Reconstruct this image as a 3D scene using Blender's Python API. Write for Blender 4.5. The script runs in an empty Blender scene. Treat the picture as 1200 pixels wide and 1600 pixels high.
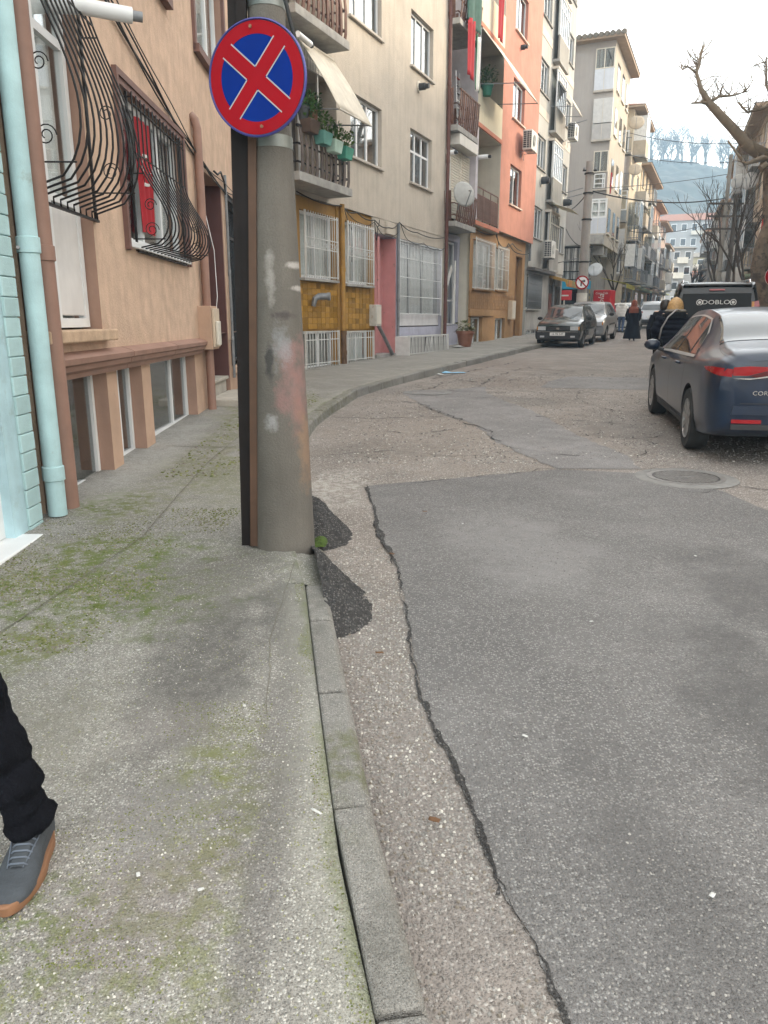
import bpy, bmesh, math, random
from mathutils import Vector, Matrix, noise
R = math.radians
random.seed(7)
sc = bpy.context.scene
COL = sc.collection

# ------------------------------------------------------------------ camera
cam_d = bpy.data.cameras.new('camera'); cam = bpy.data.objects.new('camera', cam_d); COL.objects.link(cam)
cam.location = (0, 0, 1.5); cam.rotation_euler = (R(90 - 14.3), 0, 0)
cam_d.sensor_fit = 'VERTICAL'; cam_d.sensor_height = 36; cam_d.lens = 36 * 1180 / 1600
cam_d.clip_start = 0.05; cam_d.clip_end = 4000
sc.camera = cam

# ------------------------------------------------------------------ sky, sun, exposure
SUN_EL, SUN_AZ = 20, 74
w = bpy.data.worlds.new('World'); sc.world = w; w.use_nodes = True
nt = w.node_tree; nt.nodes.clear()
sky = nt.nodes.new('ShaderNodeTexSky'); sky.sky_type = 'NISHITA'; sky.sun_disc = False
sky.sun_elevation = R(SUN_EL); sky.sun_rotation = R(SUN_AZ); sky.air_density = 1.0; sky.dust_density = 6.0; sky.ozone_density = 1.0
hz = nt.nodes.new('ShaderNodeMixRGB'); hz.blend_type = 'MIX'; hz.inputs[0].default_value = 0.62
hz.inputs[2].default_value = (9.0, 8.7, 8.1, 1)       # thin white overcast veil over the whole sky
bg = nt.nodes.new('ShaderNodeBackground'); bg.inputs[1].default_value = 0.13
wo = nt.nodes.new('ShaderNodeOutputWorld')
nt.links.new(sky.outputs[0], hz.inputs[1]); nt.links.new(hz.outputs[0], bg.inputs[0]); nt.links.new(bg.outputs[0], wo.inputs[0])
sun_d = bpy.data.lights.new('sun', 'SUN'); sun = bpy.data.objects.new('sun', sun_d); COL.objects.link(sun)
sun_d.energy = 1.0; sun_d.angle = R(6); sun_d.color = (1.0, 0.84, 0.62)
sv = Vector((math.sin(R(SUN_AZ)) * math.cos(R(SUN_EL)), math.cos(R(SUN_AZ)) * math.cos(R(SUN_EL)), math.sin(R(SUN_EL))))
sun.rotation_euler = sv.to_track_quat('Z', 'Y').to_euler(); sun.location = (30, 40, 60)
vs = sc.view_settings; vs.view_transform = 'Standard'; vs.look = 'None'; vs.exposure = 1.88; vs.gamma = 1; vs.use_curve_mapping = False
sc.cycles.use_denoising = True; sc.cycles.max_bounces = 6; sc.cycles.diffuse_bounces = 3; sc.cycles.glossy_bounces = 3
sc.cycles.transparent_max_bounces = 10; sc.cycles.transmission_bounces = 4; sc.cycles.volume_bounces = 1
sc.cycles.caustics_reflective = False; sc.cycles.caustics_refractive = False; sc.cycles.sample_clamp_indirect = 6

# ------------------------------------------------------------------ materials
MATS = {}
def lin(c):
    return tuple(((x / 255) / 12.92 if x / 255 <= .04045 else ((x / 255 + .055) / 1.055) ** 2.4) for x in c)
def M(name, col, rough=.8, var=.18, scale=3., bump=0., bscale=60., streak=0., metal=0., spec=.4, rand=0., speck=0., sscale=150., dirt=None, dirtcol=None, coat=0.):
    """base colour varied by noise, vertical rain streaks, fine bump; col is linear albedo"""
    if name in MATS: return MATS[name]
    m = bpy.data.materials.new(name); m.use_nodes = True; t = m.node_tree; N = t.nodes; L = t.links
    b = N['Principled BSDF']; b.inputs['Roughness'].default_value = rough; b.inputs['Metallic'].default_value = metal
    b.inputs['Specular IOR Level'].default_value = spec
    if coat: b.inputs['Coat Weight'].default_value = coat; b.inputs['Coat Roughness'].default_value = .04
    tc = N.new('ShaderNodeTexCoord')
    def nz(sc_, det=5, map_=None, rough_=.6):
        n = N.new('ShaderNodeTexNoise'); n.inputs['Scale'].default_value = sc_; n.inputs['Detail'].default_value = det; n.inputs['Roughness'].default_value = rough_
        if map_:
            mp = N.new('ShaderNodeMapping'); mp.inputs['Scale'].default_value = map_; L.new(tc.outputs['Object'], mp.inputs[0]); L.new(mp.outputs[0], n.inputs['Vector'])
        else: L.new(tc.outputs['Object'], n.inputs['Vector'])
        return n
    def mixc(f, a, bb, mode='MIX'):
        x = N.new('ShaderNodeMixRGB'); x.blend_type = mode
        for s, v in ((0, f), (1, a), (2, bb)):
            if hasattr(v, 'is_output'): L.new(v, x.inputs[s])
            else: x.inputs[s].default_value = v if s == 0 else (*v, 1)
        return x.outputs[0]
    def ramp(o, a, b2):
        r = N.new('ShaderNodeMapRange'); r.inputs[1].default_value = a; r.inputs[2].default_value = b2; L.new(o, r.inputs[0]); return r.outputs[0]
    lo = tuple(c * (1 - var) for c in col); hi = tuple(min(1, c * (1 + var)) for c in col)
    c = mixc(ramp(nz(scale).outputs[0], .3, .7), lo, hi)
    if dirt:
        c = mixc(ramp(nz(dirt[0], 7, None, .7).outputs[0], dirt[1], dirt[2]), c, dirtcol)
    if streak:
        s = ramp(nz(2.2, 5, (3.2, 3.2, .22)).outputs[0], .42, .75)
        k = N.new('ShaderNodeMath'); k.operation = 'MULTIPLY'; k.inputs[1].default_value = streak; L.new(s, k.inputs[0])
        c = mixc(k.outputs[0], c, tuple(x * .35 for x in col))
    if speck:
        s = ramp(nz(sscale, 2).outputs[0], .35, .65)
        c = mixc(s, c, tuple(1 - speck * .6 for _ in range(3)), 'MULTIPLY')
    if rand:
        oi = N.new('ShaderNodeObjectInfo'); c = mixc(ramp(oi.outputs['Random'], 0, 1), c, mixc(1.0, c, tuple(1 - rand for _ in range(3)), 'MULTIPLY'))
    L.new(c, b.inputs['Base Color'])
    if bump:
        bp = N.new('ShaderNodeBump'); bp.inputs['Strength'].default_value = min(1, bump); bp.inputs['Distance'].default_value = .012
        L.new(nz(bscale, 4).outputs[0], bp.inputs['Height']); L.new(bp.outputs[0], b.inputs['Normal'])
    MATS[name] = m
    return m
def glass(name, tint=(.55, .6, .6), ior=1.75, rough=.02):
    """thin pane: tinted transmission plus a mirror part that grows at grazing angles"""
    if name in MATS: return MATS[name]
    m = bpy.data.materials.new(name); m.use_nodes = True; t = m.node_tree; N = t.nodes; L = t.links; N.clear()
    o = N.new('ShaderNodeOutputMaterial'); mx = N.new('ShaderNodeMixShader'); tr = N.new('ShaderNodeBsdfTransparent'); gl = N.new('ShaderNodeBsdfGlossy')
    lw = N.new('ShaderNodeLayerWeight'); lw.inputs[0].default_value = .5; pw = N.new('ShaderNodeMath'); pw.operation = 'POWER'; pw.inputs[1].default_value = 4.0; L.new(lw.outputs['Facing'], pw.inputs[0])
    f0 = ((ior - 1) / (ior + 1)) ** 2; fr = N.new('ShaderNodeMath'); fr.operation = 'MULTIPLY_ADD'; fr.inputs[1].default_value = .9 * (1 - f0); fr.inputs[2].default_value = f0; L.new(pw.outputs[0], fr.inputs[0])
    tr.inputs[0].default_value = (*tint, 1); gl.inputs[0].default_value = (.95, .97, 1, 1); gl.inputs[1].default_value = rough
    L.new(fr.outputs[0], mx.inputs[0]); L.new(tr.outputs[0], mx.inputs[1]); L.new(gl.outputs[0], mx.inputs[2]); L.new(mx.outputs[0], o.inputs[0])
    MATS[name] = m
    return m
def emit_free(): pass
GLASS = glass('window_glass', (.94, .96, .96), 1.6)
GLASSD = glass('dark_glass', (.12, .13, .13), 1.7)
WHITE = M('white_pvc', (.72, .73, .73), .45, .06, 2)
CREAMP = M('cream_paint', (.62, .58, .5), .6, .1, 2)
CURT = M('net_curtain', (.74, .74, .72), .95, .12, 6)
CURTD = M('dark_curtain', (.25, .24, .22), .95, .2, 6)
BLACKM = M('black_iron', (.018, .016, .016), .5, .3, 20, metal=.3)
GREYM = M('grey_metal', (.22, .23, .24), .5, .2, 8, metal=.3)
WIREM = M('black_cable', (.02, .02, .02), .6, .2, 10)
CONC = M('concrete', (.34, .33, .31), .9, .2, 4, .4, 70, streak=.3)
DARKIN = M('dark_room', (.03, .028, .026), .9, .2, 2)
RUSTW = M('brown_pipe_paint', (.28, .165, .125), .6, .14, 4, streak=.15)

# ------------------------------------------------------------------ mesh builder
class MB:
    def __init__(s): s.v = []; s.f = []; s.m = []
    def add(s, vs, fs, mi=0):
        o = len(s.v); s.v += [tuple(p) for p in vs]
        for f in fs: s.f.append(tuple(i + o for i in f)); s.m.append(mi)
        return s
    def box(s, x0, x1, y0, y1, z0, z1, mi=0):
        return s.add([(x0, y0, z0), (x1, y0, z0), (x1, y1, z0), (x0, y1, z0), (x0, y0, z1), (x1, y0, z1), (x1, y1, z1), (x0, y1, z1)],
                     [(0, 3, 2, 1), (4, 5, 6, 7), (0, 1, 5, 4), (1, 2, 6, 5), (2, 3, 7, 6), (3, 0, 4, 7)], mi)
    def quad(s, a, b, c, d, mi=0): return s.add([a, b, c, d], [(0, 1, 2, 3)], mi)
    def tube(s, pts, r, n=8, mi=0, caps=True, sq=False):
        pts = [Vector(p) for p in pts]; k = len(pts); rs = r if isinstance(r, (list, tuple)) else [r] * k
        vs = []; up = None
        for i, p in enumerate(pts):
            d = (pts[min(i + 1, k - 1)] - pts[max(i - 1, 0)])
            if d.length < 1e-9: d = Vector((0, 0, 1))
            d.normalize()
            if up is None: up = Vector((0, 0, 1)) if abs(d.z) < .9 else Vector((1, 0, 0))
            sd = d.cross(up)
            if sd.length < 1e-4: sd = d.cross(Vector((0, 1, .01)))
            sd.normalize(); up = sd.cross(d).normalized()
            for j in range(n):
                a = 2 * math.pi * (j + .5) / n
                vs.append(p + (sd * math.cos(a) + up * math.sin(a)) * rs[i])
        fs = [(i * n + j, i * n + (j + 1) % n, (i + 1) * n + (j + 1) % n, (i + 1) * n + j) for i in range(k - 1) for j in range(n)]
        if caps: fs += [tuple(range(n - 1, -1, -1)), tuple(range((k - 1) * n, k * n))]
        return s.add(vs, fs, mi)
    def lathe(s, prof, c=(0, 0, 0), n=16, axis='z', mi=0, caps=True):
        vs = []
        for r, h in prof:
            for j in range(n):
                a = 2 * math.pi * j / n; x, y = r * math.cos(a), r * math.sin(a)
                q = (x, y, h) if axis == 'z' else ((x, h, y) if axis == 'y' else (h, x, y))
                vs.append((q[0] + c[0], q[1] + c[1], q[2] + c[2]))
        k = len(prof)
        fs = [(i * n + j, i * n + (j + 1) % n, (i + 1) * n + (j + 1) % n, (i + 1) * n + j) for i in range(k - 1) for j in range(n)]
        if caps: fs += [tuple(range(n - 1, -1, -1)), tuple(range((k - 1) * n, k * n))]
        return s.add(vs, fs, mi)
    def prism(s, poly, a, b, axis='y', mi=0):
        n = len(poly)
        def q(p, t): return (p[0], t, p[1]) if axis == 'y' else ((t, p[0], p[1]) if axis == 'x' else (p[0], p[1], t))
        vs = [q(p, a) for p in poly] + [q(p, b) for p in poly]
        return s.add(vs, [tuple(range(n)), tuple(range(2 * n - 1, n - 1, -1))] + [(i, i + n, (i + 1) % n + n, (i + 1) % n) for i in range(n)], mi)
    def grid(s, fn, nu, nv, mi=0, flip=False):
        vs = [fn(i / nu, j / nv) for i in range(nu + 1) for j in range(nv + 1)]
        fs = [(i * (nv + 1) + j, (i + 1) * (nv + 1) + j, (i + 1) * (nv + 1) + j + 1, i * (nv + 1) + j + 1) for i in range(nu) for j in range(nv)]
        if flip: fs = [f[::-1] for f in fs]
        return s.add(vs, fs, mi)
    def xf(s, mat):
        s.v = [tuple(mat @ Vector(p)) for p in s.v]; return s
    def mesh(s, name):
        me = bpy.data.meshes.new(name); me.from_pydata(s.v, [], s.f); return me
    def obj(s, name, mat, parent=None, smooth=False, bevel=0, fix=True, loc=None):
        me = s.mesh(name)
        mats = mat if isinstance(mat, (list, tuple)) else [mat]
        for q in mats: me.materials.append(q)
        if len(mats) > 1: me.polygons.foreach_set('material_index', s.m)
        if fix:
            bm = bmesh.new(); bm.from_mesh(me); bmesh.ops.remove_doubles(bm, verts=bm.verts, dist=1e-5)
            bmesh.ops.recalc_face_normals(bm, faces=bm.faces); bm.to_mesh(me); bm.free()
        if smooth:
            me.polygons.foreach_set('use_smooth', [True] * len(me.polygons))
            if smooth != 'all': me.set_sharp_from_angle(angle=R(38))
        o = bpy.data.objects.new(name, me); COL.objects.link(o)
        if parent: o.parent = parent
        if loc: o.location = loc
        if bevel:
            mod = o.modifiers.new('bevel', 'BEVEL'); mod.width = bevel; mod.segments = 2; mod.limit_method = 'ANGLE'
        return o
def share(src, parent, loc=(0, 0, 0), rot=None, scale=None, name=None):
    o = src.copy(); COL.objects.link(o); o.parent = parent; o.location = loc
    if rot: o.rotation_euler = rot
    if scale: o.scale = scale
    if name: o.name = name
    return o
def tag(o, label, cat, group=None):
    o['label'] = label; o['category'] = cat
    if group: o['group'] = group
    return o
def T(name, label, cat, loc=(0, 0, 0), rz=0, group=None):
    o = bpy.data.objects.new(name, None); COL.objects.link(o); o.location = loc; o.rotation_euler = (0, 0, rz); o.empty_display_size = .2
    return tag(o, label, cat, group)
def struct(o): o['kind'] = 'structure'; return o
def stuff(o): o['kind'] = 'stuff'; return o
def text_mesh(s, size, name, mat, parent, loc, rot, depth=.002, sx=1, shear=0):
    cu = bpy.data.curves.new(name, 'FONT'); cu.body = s; cu.size = size; cu.extrude = depth; cu.align_x = 'CENTER'; cu.align_y = 'CENTER'; cu.shear = shear
    cu.resolution_u = 3
    o = bpy.data.objects.new(name, cu); COL.objects.link(o)
    me = bpy.data.meshes.new_from_object(o.evaluated_get(bpy.context.evaluated_depsgraph_get()))
    bpy.data.objects.remove(o); me.materials.clear(); me.materials.append(mat); me.name = name
    o = bpy.data.objects.new(name, me); COL.objects.link(o); o.parent = parent; o.location = loc; o.rotation_euler = rot; o.scale = (sx, 1, 1)
    return o

SL = .02
def und(x, y): return .010 * noise.noise((x * .55, y * .4, 0)) + .004 * noise.noise((x * 1.9, y * 1.7, 3))
def zr(x, y):
    k = 1 if -2 < y < 40 else 0
    return SL * y + k * und(x, y)
class Fr:
    """a facade line: local X runs along it, local -Y points to the street, Z is world height"""
    def __init__(s, x, y, ang, flip=False):
        s.x, s.y = x, y; a = R(ang); s.d = (math.sin(a), math.cos(a)); s.n = (math.cos(a), -math.sin(a)); s.rz = math.pi / 2 - a
        if flip: s.d = (-s.d[0], -s.d[1]); s.n = (-s.n[0], -s.n[1]); s.rz += math.pi
    def w(s, t, o=0, z=0): return (s.x + s.d[0] * t + s.n[0] * o, s.y + s.d[1] * t + s.n[1] * o, z)
FA = Fr(-2.311, 5.265, -1)
FB = Fr(-1.712, 16.403, 23.5)
# ================================================================== ground materials
def gmat(name, base, stone, sscale, blobs=(), blob_cols=(), rough=.9, bump=.6, big=(.25, .6), bigcol=None, edge=None, crackle=0., fine=1., grad=None):
    """ground: fine aggregate (voronoi), large stains (noise), shaped patches (blobs: cx,cy,rx,ry,softness)"""
    m = bpy.data.materials.new(name); m.use_nodes = True; t = m.node_tree; N = t.nodes; L = t.links
    b = N['Principled BSDF']; b.inputs['Roughness'].default_value = rough; b.inputs['Specular IOR Level'].default_value = .35
    tc = N.new('ShaderNodeTexCoord'); P = tc.outputs['Object']
    def node(k, **kw):
        n = N.new(k)
        for a, v in kw.items(): setattr(n, a, v)
        return n
    def setin(n, i, v):
        if hasattr(v, 'is_output'): L.new(v, n.inputs[i])
        else: n.inputs[i].default_value = v
    def nz(s, d=6, r=.6):
        n = node('ShaderNodeTexNoise'); setin(n, 'Vector', P); setin(n, 'Scale', s); setin(n, 'Detail', d); setin(n, 'Roughness', r); return n.outputs[0]
    def mr(o, a, c, lo=0., hi=1.):
        n = node('ShaderNodeMapRange', interpolation_type='SMOOTHSTEP'); setin(n, 0, o); setin(n, 1, a); setin(n, 2, c); setin(n, 3, lo); setin(n, 4, hi); return n.outputs[0]
    def mx(f, a, c, mode='MIX'):
        n = node('ShaderNodeMixRGB', blend_type=mode)
        setin(n, 0, f); setin(n, 1, a if hasattr(a, 'is_output') else (*a, 1)); setin(n, 2, c if hasattr(c, 'is_output') else (*c, 1)); return n.outputs[0]
    def ma(op, a, c):
        n = node('ShaderNodeMath', operation=op); setin(n, 0, a); setin(n, 1, c); return n.outputs[0]
    vo = node('ShaderNodeTexVoronoi'); setin(vo, 'Vector', P); setin(vo, 'Scale', sscale)
    vo2 = node('ShaderNodeTexVoronoi'); setin(vo2, 'Vector', P); setin(vo2, 'Scale', sscale * 2.3)
    sep = node('ShaderNodeSeparateColor'); L.new(vo.outputs['Color'], sep.inputs[0])
    sep2 = node('ShaderNodeSeparateColor'); L.new(vo2.outputs['Color'], sep2.inputs[0])
    c = mx(mr(nz(1.1), .3, .7), tuple(x * .8 for x in base), tuple(x * 1.18 for x in base))
    c = mx(mr(nz(4.5), .35, .7, 0, .45), c, tuple(x * .62 for x in base))
    if bigcol: c = mx(mr(nz(.45, 7, .65), big[0], big[1], 0, .7), c, bigcol)
    # aggregate: some cells are pale stones, some dark pits
    pale = ma('MULTIPLY', mr(sep.outputs[0], .45, .8), mr(vo.outputs['Distance'], .58, .36))
    c = mx(ma('MULTIPLY', pale, fine), c, stone)
    dark = mr(sep2.outputs[1], .62, .95, 0, .65 * fine)
    c = mx(dark, c, tuple(x * .33 for x in base))
    brk = nz(14, 6, .7); med = nz(2.6, 6, .65)
    for (cx, cy, rx, ry, k), bc in zip(blobs, blob_cols):
        sx = node('ShaderNodeVectorMath', operation='SUBTRACT'); setin(sx, 0, P); setin(sx, 1, (cx, cy, 0))
        sm = node('ShaderNodeVectorMath', operation='MULTIPLY'); L.new(sx.outputs[0], sm.inputs[0]); setin(sm, 1, (1 / rx, 1 / ry, 0))
        ln = node('ShaderNodeVectorMath', operation='LENGTH'); L.new(sm.outputs[0], ln.inputs[0])
        d = ma('ADD', ln.outputs['Value'], ma('MULTIPLY', ma('SUBTRACT', med, .5), 2.4))
        msk = mr(d, 1.15, .35, 0, 1)
        if k > 0: msk = ma('MULTIPLY', msk, mr(brk, .40, .62, 1 - k, 1)) if k < 1.5 else ma('MULTIPLY', msk, mr(brk, .46, .6))
        msk = ma('MULTIPLY', msk, bc[3])
        c = mx(msk, c, mx(.45, bc[:3], c, 'MULTIPLY') if bc[3] > 5 else bc[:3])
    if edge:
        at = node('ShaderNodeAttribute', attribute_name='edge')
        e = ma('ADD', at.outputs['Fac'], ma('MULTIPLY', ma('SUBTRACT', med, .5), .26))
        for (a0, a1, cc, amt) in edge:
            k = mr(e, a1, a0, 0, amt); k = ma('MULTIPLY', k, mr(brk, .3, .6, .35, 1)); c = mx(k, c, cc)
    if grad:      # a road's own wear getting paler with distance along it: old bleached surface
        pass
    L.new(c, b.inputs['Base Color'])
    h = ma('ADD', ma('MULTIPLY', mr(vo.outputs['Distance'], .55, .0), .6), ma('MULTIPLY', mr(vo2.outputs['Distance'], .5, 0), .35))
    h = ma('ADD', h, ma('MULTIPLY', nz(25, 4), .8))
    bp = node('ShaderNodeBump'); setin(bp, 'Strength', bump); setin(bp, 'Distance', .011); setin(bp, 'Height', h); L.new(bp.outputs[0], b.inputs['Normal'])
    return m
MOSS = (.10, .135, .022); MOSS2 = (.16, .17, .065); GRIME = (.085, .08, .075); PINK = (.2, .165, .155); PALE = (.42, .41, .38)
pav_blobs = [(-.72, 2.75, .34, .75, .25), (-.42, 3.55, .25, .7, .2), (-1.0, 3.7, .7, .6, .1),
             (-1.75, 3.5, .95, .75, 1), (-1.55, 4.3, .7, .35, 1), (-.52, 1.95, .2, .6, 1), (-.8, 1.45, .5, .25, 2), (-2.05, 5.3, .32, .5, 1), (-1.6, 3.0, .3, .3, 1),
             (-1.75, 7.5, .35, 3.5, 1), (-1.55, 10.5, .8, 2.4, 1), (-.6, 1.5, .25, .3, .3), (-.35, 2.6, .14, .9, .3), (-2.2, 7.2, .35, 2.5, .5), (-1.1, 6.3, .5, 1.2, .6), (-.30, 1.5, .06, .9, .3), (-.66, 1.85, .16, .24, .3), (-1.15, 2.3, .3, .5, .6), (-.95, 1.15, .4, .3, 1), (-.45, 1.25, .2, .3, 1), (-.75, 2.35, .25, .2, .6)]
pav_cols = [GRIME + (.8,), GRIME + (.7,), (.12, .115, .1, .5), MOSS + (.95,), MOSS + (.85,), MOSS2 + (.9,), MOSS + (.75,), MOSS + (.95,), MOSS2 + (.8,),
            MOSS2 + (.6,), MOSS2 + (.75,), PINK + (.5,), (.12, .11, .105, .55), PALE + (.6,), MOSS2 + (.5,), (.115, .105, .10, .6), (.2, .188, .185, .75), (.2, .19, .15, .6), MOSS2 + (.7,), MOSS2 + (.6,), (.2, .18, .17, .6)]
PAVM = gmat('pavement_pebbled_concrete', (.275, .262, .236), (.53, .515, .47), 120, pav_blobs, pav_cols, bump=.75, big=(.5, .72), bigcol=(.2, .195, .165),
            edge=[(.015, .19, (.34, .335, .285), .5), (.0, .045, (.12, .14, .045), .55)])
ROADM = gmat('old_asphalt', (.265, .232, .205), (.5, .47, .43), 75, [(1.2, 9.0, 2.2, 2.4, .4), (0., 8.0, .8, .6, .6), (2.6, 12, 1.2, .8, .6), (.9, 11, .5, .9, .5), (4.2, 17, 1.5, 1.2, .5), (2.4, 15, 1, 1.5, .6), (.1, 2.2, .35, 1.6, .4), (3.6, 9.3, 1.3, 1.6, .2), (-.4, 6.3, .35, .8, 1), (2.0, 20, 3, 3, .3)],
             [(.26, .22, .185, .55), (.14, .125, .11, .5), (.15, .135, .12, .55), (.13, .12, .11, .5), (.15, .135, .12, .5), (.17, .13, .105, .5), (.2, .185, .175, .5), (.10, .095, .09, .45), (.5, .48, .44, .6), (.2, .15, .125, .45)], bump=.9, big=(.45, .75), bigcol=(.15, .14, .135), fine=.9)
PATCHM = gmat('newer_asphalt_patch', (.19, .182, .176), (.42, .41, .39), 105, [(1.5, 2.6, .45, .9, .3), (2.1, 3.8, .5, .8, .3), (.75, 1.75, .2, .6, .3), (3.2, 4.4, .5, .7, .3), (.9, 4.6, .5, .8, .3)],
              [(.085, .082, .08, .75), (.09, .087, .085, .7), (.1, .096, .094, .65), (.095, .092, .09, .65), (.25, .24, .235, .6)], bump=.8, big=(.38, .64), bigcol=(.12, .115, .112), fine=.6)
PATCH2M = gmat('worn_asphalt_strip', (.215, .205, .2), (.42, .4, .38), 120, bump=.6, big=(.45, .7), bigcol=(.17, .16, .155), fine=.6)
TARM = gmat('black_tar', (.045, .043, .042), (.2, .19, .18), 90, bump=1., fine=.8)
KERBM = gmat('kerb_concrete', (.26, .25, .23), (.42, .405, .37), 150, [(-.1, 2.1, .12, .35, 1), (.0, 1.3, .1, .3, .5), (-.33, 3.2, .1, .5, 1), (-.7, 11, .4, 2.5, 1), (-.9, 8, .3, 1.6, 1)], [(.12, .125, .06, .8), (.13, .125, .11, .6), (.14, .135, .12, .6), (.14, .14, .07, .7), (.13, .13, .09, .6)], bump=.8, big=(.46, .68), bigcol=(.165, .16, .125), fine=.75)
EARTHM = gmat('ground_earth', (.16, .15, .13), (.25, .24, .22), 20, bump=.2)
MORTM = gmat('rubble_concrete', (.34, .33, .29), (.5, .49, .45), 90, bump=.9, big=(.48, .68), bigcol=(.2, .2, .12))

# ================================================================== ground, road, pavement
bm = MB(); bm.grid(lambda u, v: (-500 + 1200 * u, -60 + 760 * v, SL * (-60 + 760 * v) - .12), 6, 8)
struct(bm.obj('ground', EARTHM))
def interp(poly, y):
    for (x0, y0), (x1, y1) in zip(poly, poly[1:]):
        if y0 <= y <= y1: return x0 + (x1 - x0) * (y - y0) / (y1 - y0)
    return poly[0][0] if y < poly[0][1] else poly[-1][0]
def dense(poly, step):
    out = []
    for (x0, y0), (x1, y1) in zip(poly, poly[1:]):
        n = max(1, int(math.hypot(x1 - x0, y1 - y0) / step))
        out += [(x0 + (x1 - x0) * i / n, y0 + (y1 - y0) * i / n) for i in range(n)]
    return out + [poly[-1]]
KERB1 = [(.80, -4), (.30, 0), (.10, 1.22), (0., 1.68), (-.1, 2.35), (-.2, 3.04), (-.29, 3.67)]
KERB2 = [(-.70, 5.75), (-.82, 7.2), (-.885, 8.4), (-.86, 9.6), (-.73, 10.75), (-.43, 12.66), (.31, 14.72), (1.85, 18.46), (5.21, 26.42), (9.0, 35.15), (10.9, 39.5)]
KERBALL = KERB1 + [(-.36, 4.0), (-.47, 4.6), (-.6, 5.3)] + KERB2
RKERB = [(3.6, -6), (3.9, 0), (4.5, 4), (5.6, 8), (8.95, 16), (11.3, 22), (17.2, 40), (47, 130)]
rows = [-6 + .5 * i for i in range(12)] + [.12 * i for i in range(100)] + [12 + .4 * i for i in range(75)] + [42 + 4 * i for i in range(23)]
bm = MB()
def road_pt(u, j):
    y = rows[j]; xl = interp(KERBALL, y) - (.12 if y < 39 else 9); xr = interp(RKERB, y) + .1
    x = xl + (xr - xl) * u; return (x, y, zr(x, y) if y > -2 else SL * y)
nu = 40
vs = [road_pt(i / nu, j) for j in range(len(rows)) for i in range(nu + 1)]
bm.add(vs, [(j * (nu + 1) + i, j * (nu + 1) + i + 1, (j + 1) * (nu + 1) + i + 1, (j + 1) * (nu + 1) + i) for j in range(len(rows) - 1) for i in range(nu)])
road = struct(bm.obj('road', ROADM, smooth='all'))
def jag(poly, step, amp, sd):
    rr = random.Random(sd); d = dense(poly, step)
    return [(x + rr.uniform(-amp, amp) + .025 * noise.noise((y * 3, sd, 0)), y + rr.uniform(-amp, amp) * .5) for x, y in d]
def sheet(name, Lp, Rp, dz, mat, n=24, parent=None):
    k = max(len(Lp), len(Rp))
    def at(P, t):
        f = t * (len(P) - 1); i = min(int(f), len(P) - 2); g = f - i; return (P[i][0] + (P[i + 1][0] - P[i][0]) * g, P[i][1] + (P[i + 1][1] - P[i][1]) * g)
    b = MB()
    def fn(u, v):
        a = at(Lp, v); c = at(Rp, v); x = a[0] + (c[0] - a[0]) * u; y = a[1] + (c[1] - a[1]) * u; return (x, y, zr(x, y) + dz)
    b.grid(fn, n, k); return b.obj(name, mat, parent, smooth='all')
PL = [(.62, -1), (.5, .6), (.39, 1.32), (.32, 1.67), (.28, 1.95), (.24, 2.2), (.15, 2.66), (.12, 3.24), (.09, 4.09), (-.04, 4.96), (-.14, 6.22), (-.13, 6.27)]
sheet('asphalt_patch', jag(PL, .045, .012, 3), [(4, -1), (4.2, 1), (4.2, 3), (3.2, 4.6), (2.86, 5.46), (2.79, 6.05), (2.38, 6.75), (1.61, 6.93)], .005, PATCHM, 40, road)
sheet('asphalt_strip', jag([(1.61, 6.95), (1.42, 7.68), (1.26, 8.43), (1.18, 9.58), (.88, 10.43), (.55, 11.82), (.3, 13.2)], .1, .03, 5), jag([(2.40, 6.95), (2.49, 7.52), (2.27, 8.86), (2.21, 10.43), (1.77, 13.12), (1.9, 14.2)], .1, .03, 6), .0045, PATCH2M, 12, road)
sheet('asphalt_strip', jag([(2.9, 14.0), (3.2, 15.0), (3.9, 16.2)], .2, .04, 8), jag([(5.0, 13.6), (5.4, 14.6), (5.6, 16.0)], .2, .04, 9), .004, PATCH2M, 6, road)
def crack(poly, w, sd, dz=.0075, step=.03, side=0.):
    rr = random.Random(sd); d = dense(poly, step); b = MB(); vs = []
    for i, (x, y) in enumerate(d):
        x0, y0 = d[max(0, i - 1)]; x1, y1 = d[min(len(d) - 1, i + 1)]; l = math.hypot(x1 - x0, y1 - y0) or 1; nx, ny = -(y1 - y0) / l, (x1 - x0) / l
        off = (.03 if sd < 20 else .11) * noise.noise((x * 5, y * 5, sd)) + rr.uniform(-.006, .006)
        k = w * max(.12, .55 + 1.2 * noise.noise((x * 4, y * 4, sd + 9))) * rr.uniform(.5, 1.25)
        for s in (-1, 1):
            px, py = x + nx * (off + s * k / 2 + side * k), y + ny * (off + s * k / 2 + side * k); vs.append((px, py, zr(px, py) + dz))
    b.add(vs, [(2 * i, 2 * i + 1, 2 * i + 3, 2 * i + 2) for i in range(len(d) - 1)]); return b.obj('crack', TARM, road, fix=False)
crack(PL[1:], .02, 1); crack(PL[3:7], .032, 2, .009); crack(PL[8:11], .05, 3, .0085)
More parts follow.
